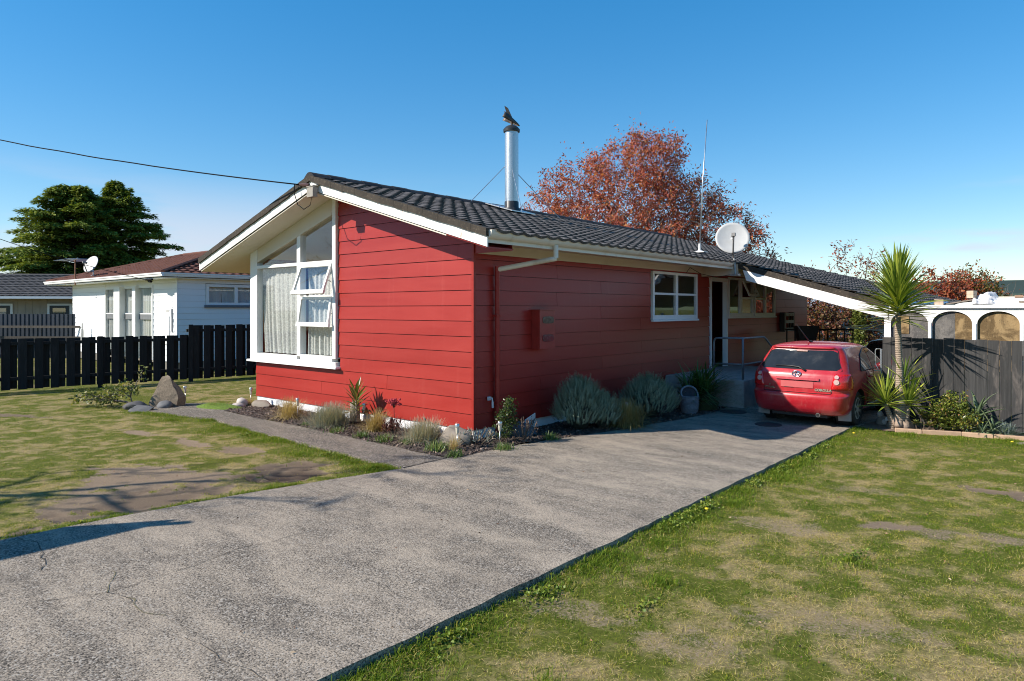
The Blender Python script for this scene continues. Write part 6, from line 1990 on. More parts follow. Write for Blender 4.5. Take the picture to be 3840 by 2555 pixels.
M_YUCCA = leaf_mat('yucca_leaf', [(0.0, (0.10, 0.16, 0.020)), (0.5, (0.23, 0.30, 0.040)), (1.0, (0.42, 0.45, 0.07))], 0.28, 0.22, 0.5, use_rand=True)
def bark_rings(name, c0, c1, scale=28):
    t = NT(name)
    p = t.pos((1, 1, 1))
    w = t.n('ShaderNodeTexWave'); w.wave_type = 'BANDS'; w.bands_direction = 'Z'
    w.inputs['Scale'].default_value = scale / 3; w.inputs['Distortion'].default_value = 3.5; w.inputs['Detail'].default_value = 4; w.inputs['Detail Scale'].default_value = 3
    t.l(p, w.inputs['Vector'])
    n = t.noise(p, 14, 5, 0.65)
    c = t.mix(t.math('ADD', t.math('MULTIPLY', w.outputs['Fac'], 0.6), t.math('MULTIPLY', n, 0.4)), c0, c1)
    return t.done(t.bsdf(c, 0.9, 0, 0.2, t.bump(w.outputs['Fac'], 0.7, 0.012)))
M_YTRUNK = bark_rings('yucca_bark', (0.17, 0.125, 0.09), (0.45, 0.36, 0.27))
M_YBASE = simple('yucca_root_bark', (0.27, 0.20, 0.15), 0.95, 0.35, 9, bump=0.8, bscale=26, dirt=(0.12, 0.085, 0.06), dscale=7)

def stem_mesh(pts, r, n=12, bump=0.006):
    P = []; R = []
    k = 26
    for i in range(k + 1):
        u = i / k * (len(pts) - 1); j = min(int(u), len(pts) - 2); f = u - j
        P.append(Vector(pts[j]).lerp(Vector(pts[j + 1]), f)); R.append((r[j] + (r[j + 1] - r[j]) * f) + bump * (i % 2) * random.uniform(0.4, 1))
    b = MB(); b.tube(P, R, n); return b

def yucca():
    t = thing('yucca_tree', 'tall yucca with a big spiky green crown on a bare ringed trunk', 'yucca', (5.02, 5.94, -0.05))
    stem_mesh([(-0.02, 0, 0.0), (0.0, 0, 0.35), (0.0, 0.0, 0.75), (0.0, 0.0, 1.1), (-0.02, -0.01, 1.5), (-0.03, -0.02, 2.05)], [0.14, 0.11, 0.075, 0.056, 0.052, 0.050]).build('trunk', M_YTRUNK, t, smooth=True)
    b = MB()
    for i in range(9):
        a = i * 2.4; r = 0.09 + 0.02 * (i % 3)
        b.lathe([(0.02, -.06), (0.10, -.02), (0.12, .04), (0.08, .11), (.02, .14)], 9, Matrix.Translation((r * math.cos(a), r * math.sin(a), 0.02 + 0.035 * (i % 4))) @ Matrix.Diagonal((random.uniform(.7, 1.1), random.uniform(.7, 1.1), random.uniform(.7, 1.2), 1)))
    b.build('root_base', M_YBASE, t, smooth=True)
    mes = [leaf_mesh('yucca_leaf', l, w, M_YUCCA, dr, 0.45, 6, tint=ti) for l, w, dr, ti in ((0.80, 0.062, 0.03, 0.0), (0.76, 0.060, 0.07, 0.08), (0.80, 0.064, 0.12, 0.12), (0.72, 0.060, 0.02, 0.2))]
    mlow = [leaf_mesh('yucca_leaf', l, w, M_YUCCA, dr, 0.35, 7, tint=ti) for l, w, dr, ti in ((0.86, 0.064, 0.12, 0.0), (0.78, 0.060, 0.18, 0.0))]
    def rosette(par, c, n, h0, h1, e0, e1, sc, me, pw=1.0, lean=(0, 0)):
        for i in range(n):
            u = i / (n - 1); a = i * GOLD + random.uniform(-.25, .25)
            el = math.radians(e0 + (e1 - e0) * u ** pw + random.uniform(-7, 7))
            d = Vector((math.cos(a) * math.cos(el) + lean[0], math.sin(a) * math.cos(el) + lean[1], math.sin(el)))
            z = h0 + (h1 - h0) * u
            put_leaf(random.choice(me), par, Vector(c) + Vector((0.035 * math.cos(a), 0.035 * math.sin(a), z)), d, s=sc * random.uniform(.82, 1.06) * (1 - 0.12 * u), roll=random.uniform(-.3, .3))
    rosette(t, (-0.03, -0.02, 0), 44, 1.96, 2.22, -10, 34, 0.86, mlow + mes[:2], 1.0)
    rosette(t, (-0.03, -0.02, 0), 200, 2.08, 2.74, 10, 87, 1.04, mes, 1.15)
    # side shoots
    for (c, top, e, n, sc, nm) in (((-0.10, -0.10, 0.02), (-0.19, -0.20, 0.46), 12, 50, 0.78, 'shoot'), ((0.05, -0.04, 0.02), (0.13, 0.02, 0.44), 14, 52, 0.80, 'shoot'), ((0.0, 0.06, 0.2), (0.06, 0.14, 0.85), 20, 26, 0.7, 'shoot')):
        b = stem_mesh([c, ((c[0] + top[0]) / 2 + .02, (c[1] + top[1]) / 2, (c[2] + top[2]) / 2), top], [0.06, 0.045, 0.038])
        sh = b.build(nm, M_YTRUNK, t, smooth=True)
        lean = ((top[0] - c[0]) * 1.0, (top[1] - c[1]) * 1.0)
        rosette(sh, (top[0], top[1], 0), n, top[2] - 0.03, top[2] + 0.14, -12, 80, sc, [mes[3], mes[0], mes[2]], 0.8, lean)
yucca()

def cordyline():
    M_C = leaf_mat('cordyline_leaf', [(0.0, (0.05, 0.085, 0.02)), (0.6, (0.15, 0.18, 0.04)), (1.0, (0.28, 0.22, 0.08))], 0.35, 0.25, 0.45, use_rand=True)
    t = thing('cordyline', 'small cordyline with broad green and bronze leaves by the red wall', 'plant', (-2.66, -0.36, 0.05))
    stem_mesh([(0, 0, 0), (0.0, 0.01, 0.18), (-0.02, 0.0, 0.5)], [0.022, 0.02, 0.018], 8, 0.002).build('stem', M_YTRUNK, t, smooth=True)
    me = [leaf_mesh('cordyline_leaf', 0.36, 0.062, M_C, d, 0.4, 6, shape='lance', tint=ti) for d, ti in ((0.10, 0), (0.22, 0.1), (0.04, 0.2))]
    for i in range(30):
        u = i / 29; a = i * GOLD; el = math.radians(5 + 75 * u + random.uniform(-8, 8))
        put_leaf(random.choice(me), t, (0.015 * math.cos(a), 0.015 * math.sin(a), 0.16 + 0.36 * u), (math.cos(a) * math.cos(el), math.sin(a) * math.cos(el), math.sin(el)), s=random.uniform(.75, 1.1))
cordyline()

def tuft_mesh(name, n, h, w, spread, mat, droop=0.9, tmin=0.0, tmax=1.0, base=0.03, seg=4, up=0.25):
    """many thin arching blades from one crown, as one mesh"""
    V = []; F = []; T = []
    for i in range(n):
        a = random.uniform(0, 2 * PI); q = abs(random.gauss(0, 0.55)) ; q = min(q, 1.25)
        L_ = h * random.uniform(0.6, 1.1)
        el = PI / 2 - q * spread
        d = Vector((math.cos(a), math.sin(a), 0)); p = Vector((random.gauss(0, base), random.gauss(0, base), 0))
        s = Vector((-math.sin(a), math.cos(a), 0)) * w * random.uniform(.7, 1.2) / 2
        b0 = len(V)
        ti = random.uniform(tmin, tmax)
        e = el
        for k in range(seg + 1):
            f = 1 - 0.75 * k / seg
            V += [p - s * f, p + s * f]; T += [ti, ti]
            p = p + (d * math.cos(e) + Vector((0, 0, math.sin(e)))) * L_ / seg
            e -= droop * q * random.uniform(.7, 1.2) / seg * 1.6
        for k in range(seg):
            c = b0 + 2 * k; F.append((c, c + 1, c + 3, c + 2))
    return np_mesh(name, np.array([tuple(v) for v in V]), np.array(F), mat, tint=np.array(T))
M_TUSS = leaf_mat('dry_tussock', [(0.0, (0.22, 0.18, 0.06)), (0.5, (0.45, 0.34, 0.15)), (1.0, (0.62, 0.49, 0.28))], 0.6, 0.3, 0.2)
M_FESC = leaf_mat('blue_fescue', [(0.0, (0.16, 0.19, 0.155)), (0.5, (0.30, 0.33, 0.27)), (0.75, (0.46, 0.39, 0.26)), (1.0, (0.56, 0.45, 0.30))], 0.6, 0.25, 0.2)
M_CLUMP = leaf_mat('green_clump', [(0.0, (0.06, 0.11, 0.025)), (0.6, (0.12, 0.19, 0.045)), (1.0, (0.28, 0.30, 0.10))], 0.4, 0.25, 0.4)
M_AGAP = leaf_mat('strap_leaf', [(0.0, (0.04, 0.095, 0.022)), (0.6, (0.085, 0.17, 0.04)), (1.0, (0.18, 0.27, 0.07))], 0.35, 0.2, 0.45)
def bz(x, y): return float(bed_z(np.array(x), np.array(y))) - 0.008
def tuft(name, label, cat, x, y, me, s=1.0, rz=None, z=None, group=None, wide=1.4):
    t = thing(name, label, cat, (x, y, bz(x, y) if z is None else z), random.uniform(0, 6) if rz is None else rz, group)
    o = link('foliage', me, t); o.scale = (s * wide, s * wide, s)
    return t
tuft('tussock_grass', 'sprawling straw coloured tussock nearest the left end of the front bed', 'tussock', -4.28, -0.72, tuft_mesh('t', 900, 0.42, 0.006, 1.25, M_TUSS, 1.5, 0.1, 1.0, 0.06))
tuft('tussock_grass', 'small golden tussock between the cordyline and the dark red succulent', 'tussock', -1.82, -0.56, tuft_mesh('t', 700, 0.40, 0.005, 1.0, M_TUSS, 1.3, 0.0, 0.85, 0.05))
tuft('fescue_grass', 'wide blue grey fescue mound in front of the cordyline', 'ornamental grass', -2.95, -0.72, tuft_mesh('f', 2600, 0.42, 0.0055, 1.3, M_FESC, 1.1, 0.0, 0.9, 0.09))
tuft('fescue_grass', 'grey and straw fescue mound beside the pale boulder near the house corner', 'ornamental grass', -0.52, -0.62, tuft_mesh('f', 2000, 0.37, 0.0055, 1.25, M_FESC, 1.2, 0.25, 1.0, 0.08))
tuft('fescue_grass', 'drab fescue tussock between the two lavender bushes', 'ornamental grass', 1.18, 2.75, tuft_mesh('f', 1700, 0.50, 0.006, 1.1, M_TUSS, 1.3, 0.0, 0.6, 0.08))
tuft('fescue_grass', 'small spiky blue fescue at the foot of the dark fence, right of the aloe', 'ornamental grass', 6.56, 6.22, tuft_mesh('f', 420, 0.28, 0.006, 1.35, leaf_mat('blue_spikes', [(0, (0.12, 0.17, 0.16)), (1, (0.25, 0.31, 0.28))], 0.6, 0.2), 0.2, 0, 1, 0.03), z=-0.05)
tuft('dry_grass', 'little wisp of dry grass in front of the pale boulder', 'dry grass', 0.33, -0.78, tuft_mesh('d', 130, 0.25, 0.004, 0.6, M_TUSS, 0.4, 0.3, 1, 0.02))
tuft('dry_grass', 'little wisp of dry grass beside the leftmost solar light', 'dry grass', -6.40, -0.42, tuft_mesh('d', 120, 0.20, 0.004, 0.7, M_TUSS, 0.4, 0.2, 1, 0.02))
cm = [tuft_mesh('clump', 150, 0.12, 0.011, 1.25, M_CLUMP, 1.1, 0, 0.8, 0.05), tuft_mesh('clump', 190, 0.13, 0.011, 1.25, M_CLUMP, 1.0, 0, 1.0, 0.07)]
for i, (x, y, s, lab) in enumerate([(-3.33, -1.0, .72, 'small green clump in the bark below the straw coloured tussock'), (-2.30, -1.04, .85, 'small green clump in the bark below the wide blue grey fescue'), (-1.58, -1.06, .95, 'green clump at the bed edge in front of the small golden tussock'),
        (-1.05, -1.00, 1.0, 'green clump at the bed edge left of the dark red succulent'), (-0.58, -0.92, .95, 'green clump at the bed edge right of the dark red succulent'), (0.12, -0.92, 1.2, 'large green clump in front of the pale boulder'),
        (0.66, -1.08, 1.0, 'green clump at the very tip of the bed where path meets drive'), (0.86, -0.22, .9, 'yellowish green clump at the foot of the solar light by the downpipe'), (0.93, 0.85, 1.0, 'dark green clump in the shade below the white sign')]):
    tuft('grass_clump', lab, 'plant', x, y, cm[i % 2], s, wide=1.15, group='green clumps in the garden bed')
def agapanthus():
    t = thing('agapanthus', 'dark green strappy agapanthus clump against the concrete landing', 'plant', (1.25, 5.72, 0.01))
    me = [leaf_mesh('strap_leaf', 0.86, 0.036, M_AGAP, d, 0.3, 7, tint=ti) for d, ti in ((0.45, 0.0), (0.65, 0.35), (0.3, 0.6), (0.8, 0.2))]
    for i in range(280):
        a = random.uniform(0, 2 * PI); el = math.radians(random.uniform(35, 85)); r = random.uniform(0, .34)
        put_leaf(random.choice(me), t, (r * math.cos(a * 1.7) , r * math.sin(a * 1.7) * 1.1, random.uniform(0, .30)), (math.cos(a) * math.cos(el), math.sin(a) * math.cos(el), math.sin(el)), s=random.uniform(.75, 1.2))
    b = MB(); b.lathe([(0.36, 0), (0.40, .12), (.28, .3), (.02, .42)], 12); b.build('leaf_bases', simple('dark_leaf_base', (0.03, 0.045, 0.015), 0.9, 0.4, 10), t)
agapanthus()

# lavender: many upright furry spikes on a mound
M_LAV = leaf_mat('lavender_grey_green', [(0.0, (0.13, 0.17, 0.11)), (0.5, (0.26, 0.30, 0.20)), (1.0, (0.44, 0.46, 0.32))], 0.7, 0.2, 0.2)
M_TWIG = simple('brown_twig', (0.10, 0.075, 0.055), 0.9, 0.3, 15)
def lavender(x, y, rx, ry, h, n, label, seed):
    random.seed(seed)
    t = thing('lavender_bush', label, 'bush', (x, y, 0.02))
    V = []; F = []; T = []
    for i in range(n):
        a = random.uniform(0, 2 * PI); q = math.sqrt(random.random())
        ph = random.uniform(0.02, 1.0) ** 0.8
        bump = 1 + 0.16 * mnoise.noise(Vector((math.cos(a) * 2 + seed, math.sin(a) * 2, ph * 2)))
        el = ph * PI / 2
        base = Vector((rx * math.cos(a) * math.cos(el) * bump, ry * math.sin(a) * math.cos(el) * bump, h * (0.12 + 0.72 * math.sin(el)) * bump)) * random.uniform(0.75, 1.0)
        d = Vector((math.cos(a) * math.cos(el) * .6, math.sin(a) * math.cos(el) * .6, 0.75 + 0.3 * math.sin(el))).normalized()
        d = (d + Vector((random.gauss(0, .14), random.gauss(0, .14), random.gauss(0, .08)))).normalized()
        L_ = random.uniform(0.09, 0.19)
        R3_ = rot_to(d); ti = random.random()
        for k in range(7):
            u = k / 6; c = base + d * L_ * u
            for s in range(3):
                ang = s * 2.1 + k * 1.1
                e = (R3_ @ Vector((0.75, math.cos(ang), math.sin(ang)))).normalized()
                ll = 0.036 * (1 - 0.5 * u); sd = d.cross(e).normalized() * 0.0045
                b0 = len(V); V += [c - sd, c + sd, c + e * ll * 0.6 + sd, c + e * ll]; T += [ti * .7 + .3 * u] * 4
                F.append((b0, b0 + 1, b0 + 2, b0 + 3))
    link('foliage', np_mesh('foliage', np.array([tuple(v) for v in V]), np.array(F), M_LAV, tint=np.array(T)), t)
    b = MB()
    for i in range(60):
        a = random.uniform(0, 2 * PI); el = random.uniform(.3, 1.4); r = random.uniform(.7, .95)
        e = Vector((rx * math.cos(a) * math.cos(el), ry * math.sin(a) * math.cos(el), h * (.12 + .72 * math.sin(el)))) * r
        b.tube([(0.05 * math.cos(a), .05 * math.sin(a), 0), e * .5 + Vector((0, 0, -.03)), e], [0.012, .007, .003], 4)
    b.build('branches', M_TWIG, t)
    b = MB(); b.lathe([(0.3, .02), (.55, .25), (.6, .45), (.4, .68), (.02, .75)], 14, Matrix.Diagonal((rx * .95, ry * .95, h * .95, 1))); b.build('inner_shade', simple('inner_shade_dark', (0.02, 0.028, 0.022), 0.95, 0.4, 14), t, smooth=True)  # dark solid core, painted as the shade inside the bush
lavender(0.74, 1.95, 0.48, 0.55, 0.94, 2000, 'grey green lavender bush with taller left side, nearer the downpipe', 3)
lavender(1.02, 2.28, 0.32, 0.34, 0.62, 800, 'lower right lobe of grey green lavender beside the drab tussock', 5)
lavender(0.98, 3.95, 0.56, 0.62, 0.84, 2100, 'round grey green lavender bush between the drab tussock and the wicker basket', 7)
random.seed(21)

# leafy shrubs and trees grown towards scattered points
def grow(points, root, trunk_top, seg_len=0.35, r_tip=0.006, pw=0.42, up=0.2, cap=None):
    """tree skeleton: joins each point to the nearest part grown so far. returns nodes, parents, radii"""
    N = [Vector(root)]; par = [-1]
    k = max(2, int((Vector(trunk_top) - Vector(root)).length / seg_len))
    for i in range(1, k + 1):
        q = Vector(root).lerp(Vector(trunk_top), i / k)
        q += Vector((random.uniform(-1, 1), random.uniform(-1, 1), 0)) * seg_len * 0.08
        N.append(q); par.append(len(N) - 2)
    cap_n = 60000
    A = np.zeros((cap_n, 3)); A[:len(N)] = [tuple(v) for v in N]
    dep = np.zeros(cap_n); 
    for i in range(1, len(N)): dep[i] = dep[par[i]] + (N[i] - N[par[i]]).length
    start = max(0, len(N) - 2)
    c = np.array(trunk_top)
    order = np.argsort(((points - c) ** 2).sum(1))
    leafn = []
    for oi in order:
        p = points[oi]; m = len(N)
        d = np.sqrt(((A[:m] - p) ** 2).sum(1))
        cost = d + 0.22 * dep[:m] + np.where(A[:m, 2] > p[2], up, 0)
        cost[:max(1, int(k * 0.45))] += 5
        j = int(np.argmin(cost))
        a = N[j]; e = Vector(p); dist = (e - a).length
        s = max(1, int(round(dist / seg_len)))
        prev = j
        mid = Vector((random.gauss(0, 1), random.gauss(0, 1), random.gauss(0, 0.6))) * dist * 0.06
        for q in range(1, s + 1):
            u = q / s
            w = a.lerp(e, u) + mid * math.sin(PI * u) + Vector((0, 0, dist * 0.05 * math.sin(PI * u)))
            N.append(w); par.append(prev); A[len(N) - 1] = tuple(w)
            dep[len(N) - 1] = dep[prev] + (w - N[prev]).length
            prev = len(N) - 1
        leafn.append(prev)
    R = np.zeros(len(N))
    for i in leafn: R[i] = max(R[i], 1)
    cnt = np.zeros(len(N))
    for i in range(len(N) - 1, 0, -1):
        if cnt[i] == 0: cnt[i] = 1
        cnt[par[i]] += cnt[i]
    rad = r_tip * cnt ** pw
    return N, par, rad, leafn
def wood_mesh(name, N, par, rad, mat, n_big=7, n_small=4):
    V = []; F = []
    E = {}
    for i in range(1, len(N)):
        p = par[i]; a, b_ = N[p], N[i]
        if (b_ - a).length < 1e-5: continue
        d = (b_ - a).normalized(); n = n_big if rad[i] > 0.05 else n_small
        e1 = d.cross(Vector((0.31, 0.17, 0.9))).normalized(); e2 = d.cross(e1)
        r0 = min(rad[p], rad[i] * 1.5); b0 = len(V)
        for (c, r) in ((a, r0), (b_, rad[i])):
            for k in range(n):
                an = 2 * PI * k / n
                V.append(c + (e1 * math.cos(an) + e2 * math.sin(an)) * r)
        for k in range(n):
            j = (k + 1) % n; F.append((b0 + k, b0 + j, b0 + n + j, b0 + n + k))
    return np_mesh(name, np.array([tuple(v) for v in V]), np.array(F), mat, smooth=True)
def leaves_mesh(name, C, dirs, L_, W, mat, tint, jitter=0.5, droop=0.0):
    """C (n,3) leaf bases; each leaf is a small folded diamond"""
    n = len(C)
    d = dirs + rng.normal(0, jitter, (n, 3)); d[:, 2] -= droop
    d /= np.linalg.norm(d, axis=1)[:, None] + 1e-9
    s = np.cross(d, rng.normal(0, 1, (n, 3))); s /= np.linalg.norm(s, axis=1)[:, None] + 1e-9
    l = L_ * rng.uniform(.65, 1.2, n)[:, None]; w = W * rng.uniform(.7, 1.2, n)[:, None]
    nn = np.cross(d, s) * w * 0.35
    V = np.stack([C, C + d * l * .45 + s * w / 2 + nn, C + d * l, C + d * l * .45 - s * w / 2 + nn], 1).reshape(-1, 3)
    base = np.arange(n)[:, None] * 4
    F = base + np.array([0, 1, 2, 3])
    return np_mesh(name, V, F, mat, tint=np.repeat(tint, 4))
def crown_points(n, lobes, seed=0, shell=0.35):
    """points inside a union of ellipsoids (cx,cy,cz,rx,ry,rz)"""
    r = np.random.default_rng(seed); out = []
    w = np.array([l[3] * l[4] * l[5] for l in lobes]) ** 0.7; w /= w.sum()
    while len(out) < n:
        l = lobes[r.choice(len(lobes), p=w)]
        v = r.normal(0, 1, 3); v /= np.linalg.norm(v)
        q = r.random() ** shell
        out.append((l[0] + v[0] * l[3] * q, l[1] + v[1] * l[4] * q, l[2] + v[2] * l[5] * q))
    return np.array(out)
def tree(name, label, cat, loc, lobes, npts, trunk_top, woodm, leafm, nleaf, L_, W, seed=1, seg=0.4, r_tip=0.008, pw=0.42, scatter=0.25, droop=0.3, group=None, tb=0.5, ts=0.3, sprig=1, trunk_name='trunk'):
    random.seed(seed)
    t = thing(name, label, cat, loc, 0, group)
    pts = crown_points(npts, lobes, seed)
    N, par, rad, leafn = grow(pts, (0, 0, -0.1), trunk_top, seg, r_tip, pw)
    link(trunk_name, wood_mesh(trunk_name, N, par, rad, woodm), t)
    if nleaf:
        tips = np.array([tuple(N[i]) for i in leafn]); base = np.array([tuple(N[par[i]]) for i in leafn])
        if sprig > 1:
            # small twigs round each tip carry the leaves
            tips = np.repeat(tips, sprig, 0) + rng.normal(0, scatter, (len(tips) * sprig, 3)); base = np.repeat(base, sprig, 0)
        idx = rng.integers(0, len(tips), nleaf)
        u = rng.random(nleaf)[:, None] ** 0.7
        C = base[idx] * (1 - u) + tips[idx] * u + rng.normal(0, scatter * (0.4 if sprig > 1 else 1), (nleaf, 3))
        k = C[:, 2] > 0.02; C = C[k]
        dirs = (tips - base)[idx][k]; dirs /= np.linalg.norm(dirs, axis=1)[:, None] + 1e-6
        tint = np.clip(rng.normal(tb, ts, len(C)) + (fbm(C[:, 0] * 1.0, C[:, 1] + C[:, 2] * 0.8, max(W * 9, 0.25), seed % 40) - .5) * 0.5, 0, 1)
        link('crown', leaves_mesh('crown', C, dirs * 0.6, L_, W, leafm, tint, 0.55, droop), t)
    random.seed(seed + 99)
    return t
M_BARKG = simple('grey_bark', (0.16, 0.13, 0.105), 0.9, 0.35, 6, bump=0.5, bscale=20, dirt=(0.07, 0.055, 0.045), dscale=5)
M_BARKD = simple('dark_bark', (0.085, 0.065, 0.055), 0.9, 0.35, 6, bump=0.4, bscale=20)
M_REDLEAF = leaf_mat('autumn_red_leaf', [(0.0, (0.19, 0.050, 0.036)), (0.35, (0.36, 0.085, 0.058)), (0.7, (0.50, 0.145, 0.085)), (1.0, (0.56, 0.25, 0.085))], 0.55, 0.35, 0.3)
M_RUSTLEAF = leaf_mat('rust_leaf', [(0.0, (0.14, 0.035, 0.026)), (0.5, (0.33, 0.07, 0.04)), (1.0, (0.46, 0.17, 0.06))], 0.55, 0.35, 0.3)
M_ORGREEN = leaf_mat('turning_leaf', [(0.0, (0.07, 0.09, 0.025)), (0.45, (0.15, 0.13, 0.035)), (0.7, (0.33, 0.10, 0.035)), (1.0, (0.44, 0.10, 0.04))], 0.55, 0.35, 0.3)
M_VINE = leaf_mat('vine_leaf', [(0.0, (0.09, 0.03, 0.025)), (0.3, (0.20, 0.07, 0.045)), (0.6, (0.20, 0.13, 0.06)), (0.8, (0.13, 0.13, 0.04)), (1.0, (0.32, 0.10, 0.07))], 0.55, 0.35, 0.3)
M_IVY = leaf_mat('ivy_leaf', [(0.0, (0.07, 0.10, 0.02)), (1.0, (0.24, 0.27, 0.06))], 0.5, 0.3, 0.3)
M_EUON = leaf_mat('variegated_leaf', [(0.0, (0.05, 0.085, 0.015)), (0.45, (0.14, 0.18, 0.025)), (0.8, (0.32, 0.32, 0.05)), (1.0, (0.40, 0.22, 0.09))], 0.35, 0.25, 0.45)
M_SHRUB = leaf_mat('dark_shrub_leaf', [(0.0, (0.02, 0.04, 0.012)), (0.7, (0.05, 0.09, 0.022)), (1.0, (0.14, 0.17, 0.04))], 0.4, 0.25, 0.4)
M_MAGN = leaf_mat('yellow_green_leaf', [(0.0, (0.06, 0.09, 0.02)), (0.6, (0.14, 0.17, 0.04)), (1.0, (0.30, 0.28, 0.09))], 0.4, 0.3, 0.4)

# big red tree behind the house: its crown built round the outline seen above the roof
def cl(rt, fw, z, o): v = loc_from_cam(rt, fw, z); return (v.x - o.x, v.y - o.y, z)
RT = loc_from_cam(5.3, 32.0, 0)
lob = []
for rt, z, rr, rz, df in ((5.7, 8.0, 2.5, 2.6, 0), (3.2, 7.4, 2.1, 2.2, .6), (1.9, 6.4, 1.6, 1.6, -.5), (8.2, 7.0, 2.2, 2.0, .4), (6.6, 9.2, 1.5, 1.5, -.4), (4.6, 5.3, 3.0, 1.8, -1.2), (9.6, 5.6, 2.0, 1.6, -.3), (11.2, 4.6, 1.2, 1.5, .2), (1.2, 4.9, 1.4, 1.3, 0.3), (7.2, 5.0, 2.4, 1.6, 1.2)):
    c = cl(rt, 32 + df, z, RT); lob.append((c[0], c[1], c[2], rr, rr, rz))
tree('red_tree', 'large spreading tree with thin red autumn leaves behind the red house', 'tree', RT, lob, 1500, (0.1, 0.0, 3.6), M_BARKG, M_REDLEAF, 44000, 0.18, 0.058, seed=4, seg=0.45, r_tip=0.010, pw=0.46, scatter=0.27, droop=0.55, sprig=3)
# sparse tree right of it
ST = loc_from_cam(15.2, 30.5, 0)
lob = [(*cl(rt, 30.5 + df, z, ST), r, r, rz) for rt, z, r, rz, df in ((14.9, 4.2, .9, 1.2, 0), (13.6, 3.4, .9, .9, .3), (16.0, 3.9, .8, 1.0, -.3), (12.8, 2.9, .7, .6, 0), (16.6, 3.0, .8, .7, 0.2))]
tree('bare_tree', 'thin nearly bare tree with a few dark red leaves right of the roof', 'tree', ST, lob, 190, (0, 0, 1.4), M_BARKG, M_RUSTLEAF, 800, 0.15, 0.07, seed=8, seg=0.3, r_tip=0.008, scatter=0.1, droop=0.4)
# red shrubs beyond the arched screen
for (rt, fw, w, h, z0, seed, mat, lab, n) in ((16.9, 27.0, 1.25, 1.0, 2.85, 12, M_RUSTLEAF, 'rust red bush rising behind the arched screen left of the greener one', 3600), (18.9, 28.0, 0.95, 0.8, 3.1, 14, M_ORGREEN, 'bush turning from green to orange behind the white tarpaulin', 3000), (17.6, 27.4, 1.9, 0.75, 2.1, 16, M_RUSTLEAF, 'low wide rust coloured bush just above the screen roof', 5000), (20.3, 28.0, 0.7, 0.5, 2.3, 18, M_RUSTLEAF, 'small red bush right of the tarpaulin heap', 700)):
    o = loc_from_cam(rt, fw, 0)
    lob = [(0, 0, z0, w, w, h), (-w * .35, w * .2, z0 - h * .4, w * .8, w * .8, h * .8), (w * .5, -w * .1, z0 - h * .3, w * .6, w * .6, h * .7)]
    tree('red_bush', lab, 'bush', o, lob, 260, (0, 0, z0 * .5), M_BARKG, mat, n, 0.13, 0.065, seed=seed, seg=0.3, r_tip=0.007, scatter=0.16, droop=0.2, group='autumn bushes beyond the carport', tb=0.5, sprig=2)
o = loc_from_cam(21.6, 29.0, 0)
tree('bare_bush', 'bare twiggy bush at the far right edge above the screen roof', 'bush', o, [(0, 0, 2.4, 1.3, 1.3, 1.0)], 150, (0, 0, 1.0), M_BARKG, M_RUSTLEAF, 40, 0.12, 0.05, seed=31, seg=0.3, r_tip=0.006)
# vine covered hedge with an ivy column, seen under the carport roof
o = loc_from_cam(14.1, 30.0, 0)
lob = [(0, 0, 1.5, 1.5, 1.5, 1.1), (.5, .5, 2.1, 1.1, 1.1, .8), (-.6, -.5, 1.7, 1., 1., 1.1), (1.1, .9, 1.2, 1., 1., .7)]
tree('vine_hedge', 'tangle of reddish brown vine seen under the carport roof', 'hedge', o, lob, 420, (0, 0, 0.8), M_BARKG, M_VINE, 6500, 0.13, 0.09, seed=41, seg=0.25, r_tip=0.006, scatter=0.16, droop=0.3, sprig=2)
o = loc_from_cam(14.0, 27.6, 0)
t_ = tree('ivy_column', 'yellow green ivy climbing a post in front of the vine tangle', 'ivy', o, [(0, 0, 1.1, .22, .22, 1.1), (0.05, 0.05, 1.9, .2, .2, .5)], 160, (0, 0, 2.2), M_BARKD, M_IVY, 1700, 0.095, 0.08, seed=43, seg=0.2, r_tip=0.004, scatter=0.08, droop=0.5)

